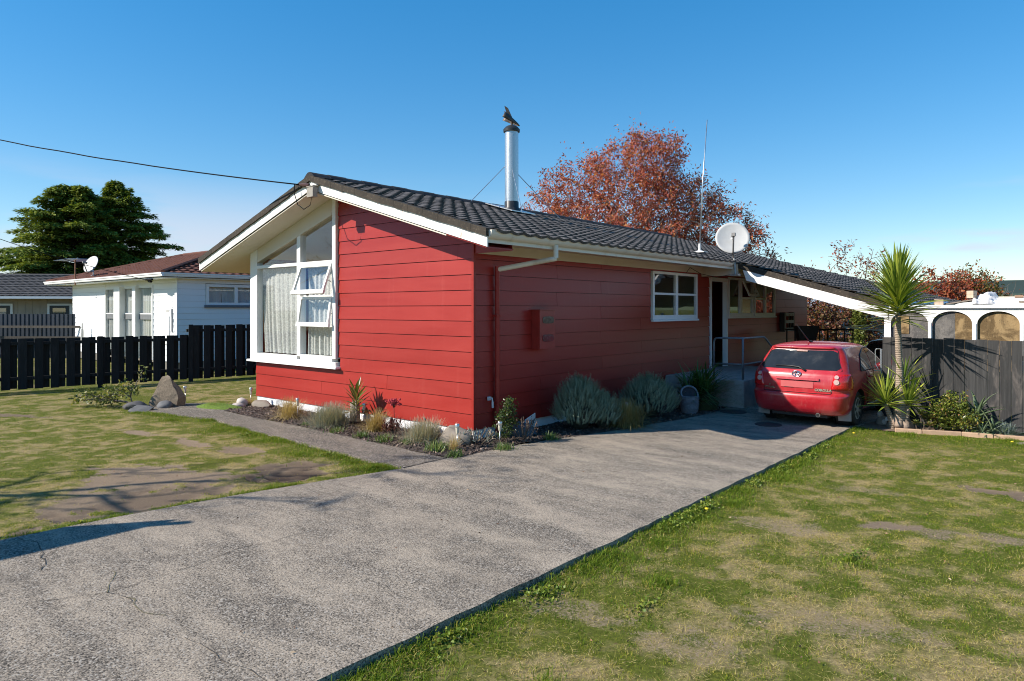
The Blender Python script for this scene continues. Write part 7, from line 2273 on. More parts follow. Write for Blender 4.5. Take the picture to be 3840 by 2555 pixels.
# conifers beyond the white house
M_CONIF = leaf_mat('conifer_spray', [(0.0, (0.06, 0.10, 0.018)), (0.4, (0.14, 0.195, 0.032)), (0.75, (0.26, 0.31, 0.052)), (1.0, (0.38, 0.39, 0.07))], 0.7, 0.2, 0.2)
def conifer(name, label, loc, H, Rb, nb, seed, z_low=1.5, asym=(0, 0), apex=0.75):
    """trunk with tiers of flat drooping branch shelves, each a fan of short sprays"""
    random.seed(seed); r = np.random.default_rng(seed)
    t = thing(name, label, 'tree', loc)
    b = MB(); b.tube([(0, 0, -.2), (0, 0, H * .5), (0, 0, H * .98)], [0.35, 0.2, 0.03], 8)
    C = []; Dv = []; T = []
    for i in range(nb):
        u = (i + 0.5 * random.random()) / nb
        z = z_low + (H - z_low) * (1 - (1 - u) ** 1.12) * 0.985
        f = (z - z_low) / (H - z_low)
        a = i * GOLD + random.uniform(-.5, .5)
        d = Vector((math.cos(a), math.sin(a), 0))
        R = (Rb * (1 - f) ** apex * random.uniform(0.62, 1.15) + 0.12) * (1 + asym[0] * d.x + asym[1] * d.y)
        rise = random.uniform(0.02, 0.16) + 0.42 * f ** 2
        sag = random.uniform(0.16, 0.30)
        pts = [Vector((0, 0, z)) + d * R * q + Vector((0, 0, R * (rise * q - sag * q * q))) for q in (0, .2, .4, .6, .8, 1)]
        b.tube(pts, [0.06, .05, .04, .03, .02, .012], 4)
        # sub branches off the limb, each with its own tuft row
        ns = max(3, int(3 + R * 3.2))
        for k in range(ns):
            q0 = 0.22 + 0.78 * (k + random.random()) / ns
            sgn = 1 if k % 2 else -1
            sl = R * random.uniform(.16, .34) * (1.15 - 0.65 * q0) + 0.10
            an = a + sgn * random.uniform(0.35, 1.0)
            sd = np.array([math.cos(an), math.sin(an), 0.0])
            z0 = R * (rise * q0 - sag * q0 * q0)
            base = np.array([d.x * R * q0, d.y * R * q0, z + z0])
            m = int(26 + 70 * sl); tb = random.uniform(.2, .75)
            w = r.random(m) ** 0.8
            side = np.array([-sd[1], sd[0], 0.0])
            wid = (0.18 + 0.14 * (1 - f)) * (1.1 - 0.7 * w)
            lat = r.normal(0, 1, m) * wid
            P = base + sd * (w * sl)[:, None] + side * lat[:, None]
            P[:, 2] += 0.05 - 0.22 * sl * w ** 2 - 0.55 * np.abs(lat) ** 1.4 + r.normal(0, .06, m)
            V_ = sd * 0.9 + side * (np.sign(lat) * 0.5)[:, None]
            V_[:, 2] = 0.10 - 0.45 * w + r.normal(0, .12, m)
            C.append(P); Dv.append(V_); T.append(np.clip(tb + 0.25 * w - 1.1 * np.abs(lat) + r.normal(0, .12, m), 0, 1))
    for k in range(26):                 # leader
        z = H - 0.035 * k; rr_ = 0.03 + 0.011 * k; m = 8
        ang = r.uniform(0, 2 * PI, m); dx = np.stack([np.cos(ang), np.sin(ang), np.zeros(m)], 1)
        C.append(np.array([0, 0, z]) + dx * rr_ * .5); V_ = dx * 0.8; V_[:, 2] = 0.55; Dv.append(V_); T.append(np.clip(r.normal(.6, .2, m), 0, 1))
    b.build('trunk', M_BARKD, t)
    C = np.concatenate(C); Dv = np.concatenate(Dv); T = np.concatenate(T)
    # flat sprays: leaf blades lie in the plane of their shelf
    n = len(C); d = Dv + r.normal(0, .14, (n, 3)); d /= np.linalg.norm(d, axis=1)[:, None]
    s_ = np.cross(d, np.array([0, 0, 1.0]) + r.normal(0, .45, (n, 3))); s_ /= np.linalg.norm(s_, axis=1)[:, None]
    l = 0.26 * r.uniform(.7, 1.25, n)[:, None]; w = 0.085 * r.uniform(.7, 1.2, n)[:, None]
    V = np.stack([C, C + d * l * .5 + s_ * w / 2, C + d * l, C + d * l * .5 - s_ * w / 2], 1).reshape(-1, 3)
    F = np.arange(n)[:, None] * 4 + np.array([0, 1, 2, 3])
    link('crown', np_mesh('crown', V, F, M_CONIF, tint=np.repeat(T, 4)), t)
o = loc_from_cam((262 - 1178.5) / 1571.3 * 46, 46.0, 0)
conifer('conifer', 'pointed dark green conifer behind the brown roof, right of its partner', o, 10.7, 4.6, 200, 6, 1.2, (0.22, 0.28), 0.86)
o = loc_from_cam((180 - 1178.5) / 1571.3 * 44, 44.0, 0)
conifer('conifer', 'broad dark green conifer with a rounder top, left of its partner', o, 10.0, 5.2, 230, 9, 1.0, (-0.12, -0.2), 0.60)

# ---- plants round the yucca
t_ = tree('euonymus_shrub', 'rounded variegated green and gold shrub in the bed by the dark fence', 'shrub', (5.80, 6.14, -0.05), [(0, 0, .36, .36, .30, .30), (.05, .05, .55, .25, .22, .18), (.2, 0, .3, .3, .28, .22), (-.15, 0, .25, .3, .26, .2)], 260, (0, 0, .2), M_TWIG, M_EUON, 3000, 0.05, 0.028, seed=51, seg=0.08, r_tip=0.0025, scatter=0.035, droop=-0.1)
M_ALOE = leaf_mat('aloe_leaf', [(0.0, (0.075, 0.115, 0.06)), (0.6, (0.15, 0.20, 0.10)), (1.0, (0.24, 0.27, 0.14))], 0.4, 0.12, 0.4, use_rand=True)
def aloe():
    t = thing('aloe', 'grey green aloe with long curved toothed leaves beside the dark fence', 'aloe', (6.17, 6.20, -0.05))
    mes = []
    for L_, W, dr in ((0.50, 0.075, 0.28), (0.44, 0.07, 0.45), (0.55, 0.075, 0.15), (0.36, 0.06, 0.5)):
        b = MB(); V = []; F = []; seg = 10
        for i in range(seg + 1):
            u = i / seg; w = W * (1 - u) ** 0.75 + 0.002; x = L_ * (u - dr * .3 * u ** 3); z = -L_ * dr * u ** 2.3
            V += [(x, -w / 2, z + w * .25), (x, 0, z), (x, w / 2, z + w * .25), (x, 0, z - w * .22)]
        for i in range(seg):
            a = i * 4
            for q in range(4): F.append((a + q, a + 4 + q, a + 4 + (q + 1) % 4, a + (q + 1) % 4))
        b.add(V, F)
        for i in range(1, seg * 2):      # teeth
            u = i / (seg * 2); w = W * (1 - u) ** 0.75; x = L_ * (u - dr * .3 * u ** 3); z = -L_ * dr * u ** 2.3 + w * .25
            for s in (-1, 1): b.add([(x - .006, s * w / 2, z), (x + .006, s * w / 2, z), (x + .004, s * (w / 2 + .010), z)], [(0, 1, 2)])
        mes.append(b.mesh('aloe_leaf', M_ALOE, True))
    for c, n, sc in (((0, 0, .30), 15, 1.0), ((0.22, -0.10, .10), 14, 0.72), ((-0.14, -.12, .08), 12, .7), ((.10, -.22, .06), 12, .6), ((.38, -.05, .05), 10, .55)):
        stem_mesh([(c[0], c[1], -.05), (c[0], c[1], c[2] + .04)], [0.035, .03], 8, .003).build('stem', M_ALOE, t)
        for i in range(n):
            u = i / (n - 1); a = i * GOLD + c[0] * 9; el = math.radians(8 + 66 * u + random.uniform(-8, 8))
            put_leaf(random.choice(mes), t, (c[0], c[1], c[2] + .05 * u), (math.cos(a) * math.cos(el), math.sin(a) * math.cos(el), math.sin(el)), s=sc * random.uniform(.8, 1.1))
aloe()
M_BROM = leaf_mat('aeonium_leaf', [(0.0, (0.07, 0.10, 0.02)), (0.6, (0.17, 0.20, 0.045)), (1.0, (0.26, 0.16, 0.07))], 0.4, 0.2, 0.4, use_rand=True)
def aeonium():
    t = thing('aeonium', 'low green rosettes of aeonium beside the yucca trunk', 'succulent', (5.36, 5.93, -0.05))
    me = [leaf_mesh('aeonium_leaf', 0.13, 0.036, M_BROM, 0.05, 0.3, 4, shape='spoon', tint=x) for x in (0, .2)]
    for j, (x, y, h, s) in enumerate(((0, 0, .30, 1.25), (0.16, .03, .26, 1.0), (-.06, -.13, .16, .9), (.14, -.10, .14, .95), (.28, .05, .2, .9), (.03, .14, .22, .9), (.33, -.08, .13, .8))):
        stem_mesh([(x * .7, y * .7, -.03), (x, y, h)], [.012, .009], 6, .002).build('stem', M_TWIG, t)
        for i in range(16):
            u = i / 15; a = i * GOLD + j; el = math.radians(5 + 70 * u)
            put_leaf(random.choice(me), t, (x, y, h), (math.cos(a) * math.cos(el), math.sin(a) * math.cos(el), math.sin(el)), s=s * (1.1 - .4 * u))
aeonium()
def strap(name, label, loc, n, L_, seed):
    random.seed(seed)
    t = thing(name, label, 'plant', loc)
    me = [leaf_mesh('strap_leaf', L_, 0.05, M_AGAP, d, 0.3, 6, tint=.6) for d in (.35, .6)]
    for i in range(n):
        a = i * GOLD; el = math.radians(random.uniform(30, 75)); put_leaf(random.choice(me), t, (0, 0, 0), (math.cos(a) * math.cos(el), math.sin(a) * math.cos(el), math.sin(el)), s=random.uniform(.7, 1.1))
strap('strap_plant', 'broad leaved green plant behind the pink flower', (5.58, 6.32, -0.04), 12, 0.42, 61)
t_ = thing('pink_flower', 'single pink flower low in the bed between aeonium and shrub', 'flower', (5.56, 6.03, 0.17))
M_PINK = simple('pink_petal', (0.62, 0.20, 0.24), 0.6, 0.15, 30)
pm = leaf_mesh('petal', 0.055, 0.05, M_PINK, -0.2, 0.2, 4, shape='spoon')
for i in range(6):
    a = i * PI / 3; q = Vector((0.35, -0.75, 0.35)).normalized(); Rq = rot_to(q)
    o = link('petal', pm, t_); o.matrix_basis = M4((0, 0, 0), Rq @ Vector((.45, math.cos(a), math.sin(a))), q)
b = MB(); b.tube([(0, 0, 0), (.0, .05, -.2)], .006, 6); b.build('stalk', M_SHRUB, t_)
b = MB(); b.lathe([(.004, 0), (.014, .01), (.004, .025)], 8, M4((0, 0, 0), (0, 0, 1))); b.build('eye', simple('flower_eye', (.35, .04, .06), .6), t_)

# brick edging and ornaments of that bed
M_EDGEB = simple('tan_edging', (0.44, 0.29, 0.185), 0.85, 0.15, 8, bump=0.3, rand=0.1)
EDGE = [(5.02, 5.54), (5.42, 5.66), (5.98, 5.86), (6.42, 5.95), (6.85, 6.02), (7.35, 6.05), (7.9, 6.08)]
for i in range(len(EDGE) - 1):
    a, c = Vector((*EDGE[i], -.09)), Vector((*EDGE[i + 1], -.09)); d = (c - a)
    b = MB(); b.bbox(0.004, d.length - .004, -.035, .035, 0, .125, .008)
    o = b.build('edging_block', M_EDGEB); o.location = a; o.rotation_euler = (0, 0, math.atan2(d.y, d.x) + random.uniform(-.02, .02))
    tag(o, 'tan edging block %s' % ('at the foot of the yucca', 'below the aeonium', 'below the gold shrub', 'below the aloe', 'at the right end by the blue fescue', 'outside the right edge of the view')[i], 'edging block', 'tan edging blocks of the fence bed')
b = MB(); nb_ = 24
V = []; F = []
xs = np.linspace(4.4, 10.5, 40)
for x in xs:
    f = float(np.interp(x, [p[0] for p in EDGE], [p[1] for p in EDGE])) + .03
    for k in range(8):
        y = f + (6.58 - f) * k / 7; V.append((x, y, -0.035 + 0.05 * math.sin(PI * k / 7) * .6 + random.uniform(-.006, .006)))
for i in range(len(xs) - 1):
    for k in range(7): q = i * 8 + k; F.append((q, q + 8, q + 9, q + 1))
b.add(V, F); tag(b.build('fence_bed', simple('dry_bed_soil', (0.17, 0.115, 0.08), 0.95, 0.35, 14, bump=0.9, bscale=40), None, smooth=True), kind='structure')
def rock(name, label, loc, sx, sy, sz, seed, mat, rz=0.0, sharp=0.5, cat='rock', group=None):
    V, F = [], []
    bm = bmesh.new(); bmesh.ops.create_icosphere(bm, subdivisions=3, radius=1)
    pl = [Vector((random.Random(seed * 10 + i).gauss(0, 1), random.Random(seed * 10 + i + 50).gauss(0, 1), random.Random(seed * 10 + i + 90).gauss(0, 1))).normalized() for i in range(9)]
    for v in bm.verts:
        p = v.co.copy()
        for n in pl:
            d = p.dot(n)
            if d > 0.62: p -= n * (d - 0.62) * (0.85 * sharp + .1)
        p += p.normalized() * 0.10 * mnoise.noise(p * 2.2 + Vector((seed, 0, 0)))
        p += p.normalized() * 0.03 * mnoise.noise(p * 7 + Vector((seed, 0, 0)))
        v.co = Vector((p.x * sx, p.y * sy, max(p.z, -0.5) * sz))
    me = D.meshes.new(name); bm.to_mesh(me); bm.free(); me.materials.append(mat)
    me.polygons.foreach_set('use_smooth', [True] * len(me.polygons))
    try: me.set_sharp_from_angle(angle=math.radians(28))
    except Exception: pass
    o = link(name, me); o.location = loc; o.rotation_euler = (0, 0, rz)
    return tag(o, label, cat, group)
M_RK_BROWN = simple('brown_speckled_rock', (0.20, 0.155, 0.11), 0.95, 0.3, 30, bump=1.0, bscale=40, dirt=(0.09, .07, .05), dscale=25, damt=.8)
M_RK_GREY = simple('grey_slate_rock', (0.12, 0.118, 0.12), 0.8, 0.25, 5, bump=0.5, bscale=12)
M_RK_DARK = simple('dark_rock', (0.09, 0.085, 0.085), 0.85, 0.3, 5, bump=0.5, bscale=12)
M_RK_PALE = simple('pale_smooth_stone', (0.46, 0.40, 0.36), 0.8, 0.15, 6, bump=0.2, bscale=20)
M_RK_TAN = simple('tan_boulder', (0.24, 0.20, 0.16), 0.9, 0.25, 5, bump=0.5, bscale=14)
M_RK_BLUE = simple('blue_grey_stone', (0.07, 0.085, 0.10), 0.7, 0.3, 4, bump=0.4, bscale=12)
M_WHITESTONE = simple('white_stone', (0.72, 0.70, 0.66), 0.8, 0.1, 8, bump=0.3)
# standing pointed rock at the end of the path: a faceted wedge
def standing_rock():
    bm = bmesh.new()
    pr = [(-.34, -.16, -.05), (.30, -.20, -.05), (.42, .02, -.05), (.30, .2, -.05), (-.26, .2, -.05), (-.30, -.15, .12), (.36, -.18, .20), (.40, .04, .26), (.02, .05, .70), (-.10, .0, .66), (.10, -.04, .64), (.2, .16, .4), (-.24, .16, .2)]
    for p in pr: bm.verts.new(p)
    bmesh.ops.convex_hull(bm, input=bm.verts)
    bmesh.ops.subdivide_edges(bm, edges=bm.edges, cuts=4, use_grid_fill=True)
    for v in bm.verts: v.co += Vector((1, 1, .6)) * 0.02 * mnoise.noise(v.co * 9) + v.co.normalized() * 0.03 * mnoise.noise(v.co * 4)
    me = D.meshes.new('standing_rock'); bm.to_mesh(me); bm.free(); me.materials.append(M_RK_BROWN)
    o = link('standing_rock', me); o.location = (-7.98, -1.55, -.03); o.rotation_euler = (0, 0, math.radians(40))
    tag(o, 'pointed brown speckled rock standing at the end of the path', 'rock')
standing_rock()
rock('rock', 'rounded grey brown rock leaning on the right foot of the pointed rock', (-7.72, -1.72, .04), .20, .16, .13, 3, M_RK_GREY, .4)
rock('rock', 'dark rock left of the pointed rock, behind the flat grey one', (-8.10, -2.12, .02), .30, .18, .13, 5, M_RK_DARK, .7, 0.7)
rock('rock', 'flat grey slate rock in front of the dark rock on the left lawn', (-7.64, -2.22, .0), .32, .16, .11, 6, M_RK_GREY, .7, 0.9)
rock('stone', 'round pale stone with a cleft by the leftmost solar light', (-6.52, -0.55, .09), .15, .14, .12, 9, M_RK_PALE, .2, .2, 'stone')
rock('stone', 'smaller pale stone under the round pale stone', (-6.46, -0.66, .03), .16, .12, .08, 10, M_RK_PALE, 1.2, .2, 'stone')
rock('rock', 'low grey rock against the left end of the white foundation', (-6.12, -0.30, .05), .30, .16, .12, 12, M_RK_TAN, .2, .6)
rock('boulder', 'triangular pale brown boulder near the house corner', (-0.02, -0.42, .06), .36, .24, .27, 15, M_RK_TAN, .5, .6, 'boulder')
rock('stone', 'blue grey stone in the shade behind the pale pink succulent', (0.40, 0.78, .06), .30, .16, .20, 17, M_RK_BLUE, 1.2, .6, 'stone')
rock('stone', 'small grey stone between drab tussock and round lavender', (1.20, 3.12, .04), .12, .10, .10, 19, M_RK_GREY, 0, .5, 'stone')
rock('stone', 'flat grey stone in the grass at the right edge beside the tan edging', (6.95, 5.66, -.06), .30, .2, .07, 22, M_RK_TAN, .3, .7, 'stone')
rock('stone', 'white stone in front of the small weathered ornament', (4.83, 6.06, .10), .09, .06, .05, 24, M_WHITESTONE, .3, .4, 'stone')
def ornament():
    t = thing('garden_ornament', 'small weathered grey ornament at the end of the dark fence', 'ornament', (4.72, 6.12, -.03))
    b = MB(); b.lathe([(.10, 0), (.12, .04), (.10, .12), (.05, .17), (.02, .18)], 12, Matrix.Diagonal((1.2, .9, 1, 1))); b.build('base', M_RK_TAN, t, smooth=True)
    b = MB(); b.lathe([(.02, 0), (.055, .03), (.06, .07), (.03, .12), (.005, .13)], 10, Matrix.Translation((-.06, 0, .14))); b.build('head', M_RK_PALE, t, smooth=True)
    b = MB(); b.lathe([(.03, -.02), (.05, 0), (.03, .02)], 12, Matrix.Translation((.03, -.09, .08)) @ Matrix.Rotation(PI / 2, 4, 'X')); b.build('paw', M_RK_PALE, t, smooth=True)
ornament()

# ---- small plants of the front bed
def succ(name, label, loc, n, L_, W, mat, hgt, flower=None, seed=1, cat='succulent', spread=.12):
    random.seed(seed)
    t = thing(name, label, cat, loc)
    me = [leaf_mesh('succulent_leaf', L_, W, mat, d, .5, 4, shape='lance', tint=ti) for d, ti in ((-.1, 0), (.1, .35), (-.2, .7))]
    for j in range(n):
        x, y = random.gauss(0, spread), random.gauss(0, spread * .8); h = hgt * random.uniform(.4, 1)
        b = MB(); b.tube([(x * .5, y * .5, 0), (x, y, h)], .006, 5); b.build('stem', M_TWIG, t)
        for i in range(9):
            a = i * GOLD + j; el = math.radians(10 + 65 * i / 8)
            put_leaf(random.choice(me), t, (x, y, h * (.45 + .55 * i / 8)), (math.cos(a) * math.cos(el), math.sin(a) * math.cos(el), math.sin(el)), s=random.uniform(.7, 1.1))
    if flower:
        b = MB(); b.tube([(0, 0, .08), (0.01, 0, .3), (-.03, .02, .5)], .006, 5)
        for i in range(26):
            a = random.uniform(0, 6.3); r = random.uniform(.02, .11); z = .52 + random.uniform(-.05, .05)
            p = Vector((-.03 + r * math.cos(a), .02 + r * math.sin(a), z)); b.tube([(-.03, .02, .42), p], .003, 4)
        b.build('flower_stalk', M_SUCR, t)
        b = MB()
        for i in range(60):
            a = random.uniform(0, 6.3); r = random.uniform(.0, .13); z = .53 + random.uniform(-.05, .05)
            p = Vector((-.03 + r * math.cos(a), .02 + r * math.sin(a), z)); s = .010; b.box(p.x - s, p.x + s, p.y - s, p.y + s, p.z - s, p.z + s)
        b.build('flower_head', flower, t)
    return t
M_SUCR = leaf_mat('dark_red_succulent', [(0, (0.065, 0.022, 0.022)), (1, (0.17, 0.06, 0.045))], .5, .1, .4, use_rand=True)
M_SUCB = leaf_mat('blue_chalk_succulent', [(0, (0.17, 0.23, 0.21)), (0.7, (0.30, 0.36, 0.31)), (1, (0.45, 0.34, 0.25))], .6, .1, .3, use_rand=True)
M_SUCP = leaf_mat('pinkish_succulent', [(0, (0.12, 0.07, 0.06)), (1, (0.24, 0.15, 0.12))], .6, .1, .3, use_rand=True)
M_CRIM = simple('crimson_flower', (0.36, 0.03, 0.05), .7, .2, 30)
succ('red_succulent', 'dark red succulent with a crimson flower head on a tall stalk', (-1.22, -0.66, .05), 16, .10, .024, M_SUCR, .22, M_CRIM, 71, spread=.11)
succ('blue_succulent', 'chalky blue green succulent mat right at the house corner', (0.30, -0.26, .04), 40, .07, .014, M_SUCB, .17, None, 72, spread=.22)
succ('pink_succulent', 'pale pinkish succulent stems in the shade near the white sign', (0.72, 0.42, .04), 14, .06, .016, M_SUCP, .34, None, 73, spread=.16)
tree('evergreen_shrub', 'small upright dark green shrub right of the red downpipe', 'shrub', (0.55, 0.20, .03), [(0, 0, .28, .16, .2, .28), (.05, 0, .55, .10, .12, .16)], 130, (0, 0, .2), M_TWIG, M_SHRUB, 1100, .045, .025, seed=75, seg=.07, r_tip=.0022, scatter=.03, droop=0)
tree('young_shrub', 'low sparse yellow green shrub with bent bare stems left of the pointed rock', 'shrub', (-8.45, -2.05, 0), [(-.55, -.45, .22, .42, .38, .16), (-.3, .3, .62, .14, .14, .16), (-.1, -.1, .45, .3, .3, .15), (-.9, -.7, .18, .3, .25, .12)], 75, (-.08, -.05, .2), M_BARKG, M_MAGN, 520, .095, .045, seed=77, seg=.12, r_tip=.006, scatter=.06, droop=.1)
# moss cushion at the path end
bmx = MB(); V = []; F = []
for j in range(9):
    for i in range(33):
        a = 2 * PI * i / 32; r = j / 8
        V.append((r * .62 * math.cos(a) * (1 + .12 * math.sin(3 * a)), r * .26 * math.sin(a) * (1 + .1 * math.cos(2 * a)), .10 * (1 - r ** 2.2) + .01 * mnoise.noise(Vector((r * 8 * math.cos(a), r * 8 * math.sin(a), 1)))))
for j in range(8):
    for i in range(32): q = j * 33 + i; F.append((q, q + 33, q + 34, q + 1))
t_ = thing('moss_cushion', 'bright green mossy cushion where the path bends at the bed end', 'moss', (-6.75, -0.98, .0), math.radians(20))
bmx.add(V, F); bmx.build('cushion', simple('moss_green', (0.11, 0.17, 0.018), .95, .35, 25, bump=1.0, bscale=120), t_, smooth=True)
link('blades', tuft_mesh('blades', 900, .035, .004, 1.2, leaf_mat('moss_blades', [(0, (.09, .15, .015)), (1, (.22, .28, .03))], .7, .3), .3, 0, 1, .17), t_).location = (0, 0, .085)
# weathered stump behind the fescue
t_ = thing('stump', 'short weathered timber stump behind the cordyline', 'stump', (-2.95, -0.18, .02))
b = MB(); b.lathe([(.10, 0), (.095, .18), (.085, .34), (.08, .35), (.02, .352)], 14); b.build('wood', M_RK_TAN, t_, smooth=True, angle=40)
b = MB(); b.tube([(-.12, 0, .33), (.0, -.02, .36), (.16, -.03, .35)], .012, 6); b.build('twig', M_OLDTIMBER, t_)
# dead twig of a plant against the white foundation
t_ = thing('dead_stem', 'broken dry plant stem poking up against the white foundation', 'dead stem', (-1.0, -0.12, .05))
b = MB(); b.tube([(.12, -.05, 0), (.05, -.03, .14), (-.02, -.01, .2), (-.12, .0, .23)], [.008, .012, .014, .004], 6); b.build('stem', M_OLDTIMBER, t_)

# ---- solar stake lights
M_LENS = simple('frosted_light_lens', (0.66, 0.60, 0.48), .25, .1, 20)
def solar_light():
    t = thing('solar_light', '', 'solar light')
    b = MB(); b.tube([(0, 0, -.06), (0, 0, .24)], .008, 8); b.build('stake', M_STEEL, t, smooth=True)
    b = MB(); b.lathe([(.014, .235), (.022, .25), (.030, .335)], 14); b.build('lens', M_LENS, t, smooth=True, angle=40)
    b = MB(); b.lathe([(.032, .335), (.036, .337), (.036, .385), (.030, .392)], 14); b.build('cap', M_STEEL, t, smooth=True, angle=40)
    return t
s0 = None
for x, y, tx, ty, lab in ((-6.50, -0.36, .0, .03, 'stainless solar light by the pale round stone, leftmost in the front bed'), (-4.10, -0.68, .02, .0, 'stainless solar light standing in the straw coloured tussock'), (-2.62, -0.24, -.05, .04, 'leaning stainless solar light right of the cordyline'),
        (0.33, -0.70, .0, .0, 'stainless solar light in front of the triangular boulder'), (0.66, -0.10, .08, .10, 'leaning stainless solar light in front of the red downpipe'), (1.02, 3.05, .0, .05, 'stainless solar light in the shade between tussock and round lavender'), (-8.0, -1.12, .05, .0, 'stainless solar light half hidden behind the pointed rock')):
    if s0 is None: s0 = solar_light(); o = s0
    else: o = copy_tree(s0)
    o.location = (x, y, max(0, bz(x, y))); o.rotation_euler = (tx, ty, 0); o['label'] = lab; o['group'] = 'solar garden lights'

# ---- white sign leaning on the foundation
def sign():
    t = thing('garden_sign', 'small white hand lettered sign leaning on the shaded foundation', 'sign', (0.20, 1.22, .03))
    t.rotation_euler = (math.radians(14), math.radians(-18), math.radians(90))
    b = MB(); b.bbox(-.15, .15, -.006, .006, 0, .27, .003); b.build('board', M_WHITESTONE if False else simple('sign_white', (.70, .72, .75), .6, .08, 9), t)
    for txt, s, x, z in (('Sing', .15, 0.0, .10), ("''", .08, .02, .21), ('or', .07, .05, .02)):
        cu = D.curves.new('lettering', 'FONT'); cu.body = txt; cu.size = s; cu.extrude = .001; cu.align_x = 'CENTER'; cu.shear = .35; cu.materials.append(M_CABLE)
        tmp = D.objects.new('lettering', cu); COL.objects.link(tmp)
        dg = bpy.context.evaluated_depsgraph_get(); dg.update()
        me = D.meshes.new_from_object(tmp.evaluated_get(dg)); D.objects.remove(tmp)
        o = link('lettering', me, t); o.location = (x, -.0085, z); o.rotation_euler = (PI / 2, 0, 0)
sign()
# ---- wicker basket
def basket():
    M_W = simple('grey_wicker', (0.20, 0.20, 0.225), .75, .3, 30)
    t = thing('wicker_basket', 'grey wicker basket with a round mouth in front of the strappy agapanthus', 'basket', (1.36, 5.00, 0.0))
    t.rotation_euler = (0, 0, 0)
    prof = lambda z: .145 + .035 * math.sin(PI * min(1, z / .36) * .8) + .01 * (z > .3)
    b = MB(); n = 26
    for k in range(15):
        z = .012 + k * .024
        pts = [((prof(z) + .007 * (1 if (i + k) % 2 else -1)) * math.cos(2 * PI * i / n), (prof(z) + .007 * (1 if (i + k) % 2 else -1)) * math.sin(2 * PI * i / n), z) for i in range(n + 1)]
        b.tube(pts, .0125, 5, cap=False)
    b.build('weave', M_W, t, smooth=True)
    T = Matrix.Translation((0, 0, .40)) @ Matrix.Rotation(math.radians(52), 4, Vector((0.65, 0.76, 0)))
    b = MB(); pts = [T @ Vector((.17 * math.cos(a), .19 * math.sin(a), 0)) for a in np.linspace(0, 2 * PI, 25)]; b.tube(pts, .02, 7, cap=False); b.build('rim', M_W, t, smooth=True)
    b = MB(); b.add([T @ Vector((.165 * math.cos(a), .185 * math.sin(a), -.02)) for a in np.linspace(0, 2 * PI, 25)[:-1]], [tuple(range(24))]); b.build('dark_mouth', simple('basket_inner_shade', (.035, .03, .035), .9, .4, 12), t)  # dark disc closing the mouth, painted as the shade inside
    b = MB(); pts = []
    for j in range(7):
        z = .35 + j * .03; 
    V = []; F = []
    for j in range(6):
        f = j / 5
        for i in range(24):
            a = 2 * PI * i / 24
            lo = Vector((prof(.36) * math.cos(a), prof(.36) * math.sin(a), .36)); hi = T @ Vector((.17 * math.cos(a), .19 * math.sin(a), 0))
            V.append(lo.lerp(hi, f))
    for j in range(5):
        for i in range(24): k = (i + 1) % 24; F.append((j * 24 + i, j * 24 + k, j * 24 + 24 + k, j * 24 + 24 + i))
    b.add(V, F); b.build('hood', M_W, t, smooth=True)
basket()

# ---- dandelions and fallen leaves on the right lawn
M_YEL = simple('dandelion_yellow', (0.75, 0.52, 0.02), .7, .1, 40)
for x, y, lab in ((6.72, 5.36, 'yellow dandelion in the grass at the far right near the flat grey stone'), (4.62, -1.25, 'yellow dandelion at the edge of the driveway slab'), (4.60, 4.55, 'yellow dandelion in the long grass near the end of the driveway edge')):
    t_ = thing('dandelion', lab, 'flower', (x, y, -.05), 0, 'dandelions on the right lawn')
    b = MB(); b.lathe([(.004, .0), (.022, .004), (.020, .013), (.004, .018)], 10, Matrix.Translation((0, 0, .075))); b.build('flower_head', M_YEL, t_)
    b = MB(); b.tube([(0, 0, 0), (0, 0, .078)], .003, 5); b.build('stalk', M_IVY, t_)
M_WEED = leaf_mat('broad_weed_leaf', [(0, (.09, .15, .02)), (.6, (.19, .26, .035)), (1, (.34, .34, .06))], .5, .3, .35)
def weeds():
    c = []
    for x, y, r, m in ((4.50, -1.75, .14, 260), (4.47, -1.35, .12, 300), (4.46, -0.95, .14, 320), (4.48, 0.5, .12, 240), (4.46, 1.5, .10, 200), (4.5, 2.6, .12, 260), (4.46, 3.4, .11, 220), (4.5, -3.9, .12, 200), (4.47, -4.9, .12, 200), (5.4, -5.3, .10, 90), (6.1, -1.5, .12, 100), (5.2, -3.6, .1, 80), (-0.9, -2.2, .10, 120), (-3.3, -2.15, .10, 120), (0.15, -4.6, .06, 90), (0.02, -5.7, .07, 90)):
        a = rng.uniform(0, 2 * PI, m); q = np.abs(rng.normal(0, r, m))
        c.append(np.stack([x + q * np.cos(a) * .6, y + q * np.sin(a) * 1.6, np.zeros(m)], 1))
    c = np.concatenate(c); c = c[lawn_mask(c[:, 0], c[:, 1])]
    c[:, 2] = ground_z(c[:, 0], c[:, 1]) + rng.uniform(.0, .045, len(c))
    d = np.stack([rng.normal(0, 1, len(c)), rng.normal(0, 1, len(c)), rng.normal(.25, .2, len(c))], 1)
    tag(link('weeds', leaves_mesh('weeds', c, d, .030, .022, M_WEED, rng.random(len(c)), .1)), 'broad leaved weeds in the grass along the driveway edge', 'weeds', kind='stuff')
weeds()
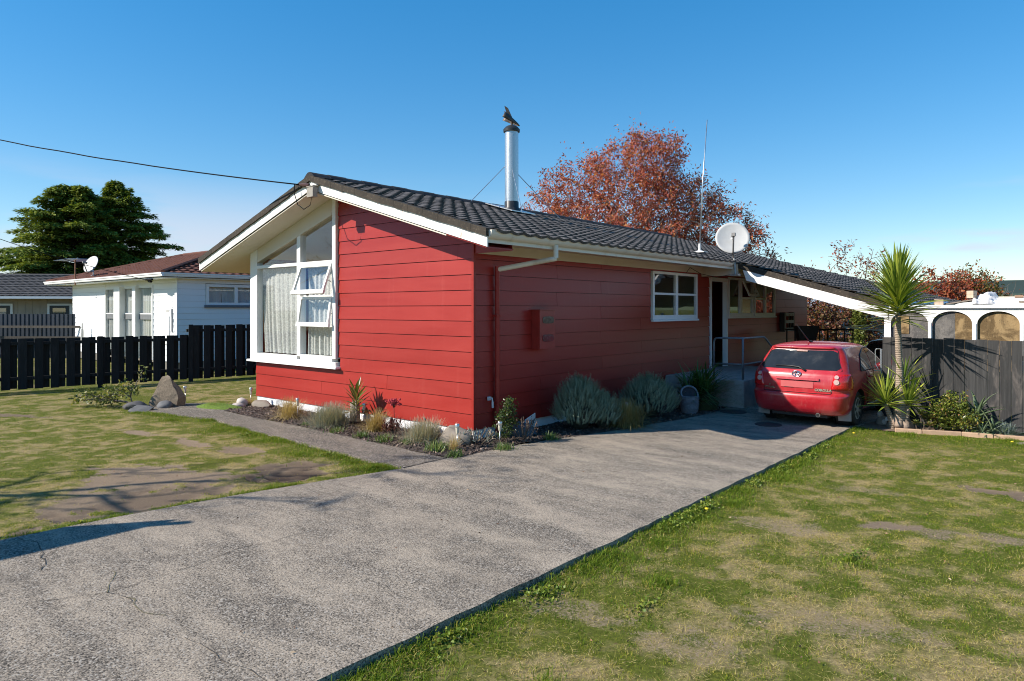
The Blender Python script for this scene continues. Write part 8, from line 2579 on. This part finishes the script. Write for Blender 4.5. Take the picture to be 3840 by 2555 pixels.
def litter():
    n = 420
    x = np.concatenate([rng.uniform(4.4, 8.6, n), rng.uniform(-9, 0.4, n // 3), rng.uniform(0.4, 4.2, n // 8)]); y = np.concatenate([rng.uniform(-6.8, 5.4, n), rng.uniform(-6.5, -2.2, n // 3), rng.uniform(-6, 3.5, n // 8)])
    z = np.where((x > 0.4) & (x < 4.36), 0.008, ground_z(x, y) + .022)
    k = lawn_mask(x, y) | ((x > .7) & (x < 4.3) & (y < 3.5))
    C = np.stack([x, y, z], 1)[k]; m = len(C)
    d = np.stack([rng.normal(0, 1, m), rng.normal(0, 1, m), rng.normal(0.1, .15, m)], 1)
    me = leaves_mesh('fallen_leaves', C, d, .034, .014, leaf_mat('dry_leaf', [(0, (.10, .05, .03)), (.6, (.26, .14, .08)), (1, (.45, .34, .22))], .8, .1), rng.random(m), .05)
    tag(link('fallen_leaves', me), 'scattered dry brown leaves and bits on the lawns and the drive', 'leaves', kind='stuff')
litter()

# ------------------------------------------------------------------ left of the view: what throws the long shadows across the drive and lawn
def bare(name, label, loc, H, R, n, seed, nl=0, lean=(0, 0)):
    return tree(name, label, 'tree', loc, [(lean[0], lean[1], H * .68, R, R, H * .30), (lean[0] * 1.3, lean[1] * 1.3, H * .55, R * .8, R * .8, H * .2)], n, (lean[0] * .5, lean[1] * .5, H * .45), M_BARKG, M_RUSTLEAF, nl, .14, .07, seed=seed, seg=.45, r_tip=.017, scatter=.2, pw=.46, group='bare street trees left of the view')
bare('street_tree', 'bare street tree left of the view, nearest the drive', (-5.6, -11.0, 0), 9.2, 1.6, 70, 81, 250)
bare('street_tree', 'bare street tree left of the view, beyond the left lawn', (-16.5, -13.6, 0), 7.5, 2.0, 160, 83, 300)
bare('street_tree', 'slim bare street tree left of the view, between the other two', (-19.5, -11.2, 0), 6.5, 1.6, 120, 85, 150)
t_ = thing('shadow_board', 'unseen white board on two posts, added to cast a shadow band on the drive', 'sign', (-1.76, -8.4, 0))  # unseen board, added and sized for the shadow band it casts
b = MB(); b.box(-.02, .02, -3.4, 0, 2.15, 2.86); b.build('board', M_WHITE, t_)
for y in (-3.2, -.12):
    b = MB(); b.box(.022, .10, y - .04, y + .04, 0, 3.0); b.build('post', M_WHITE, t_)
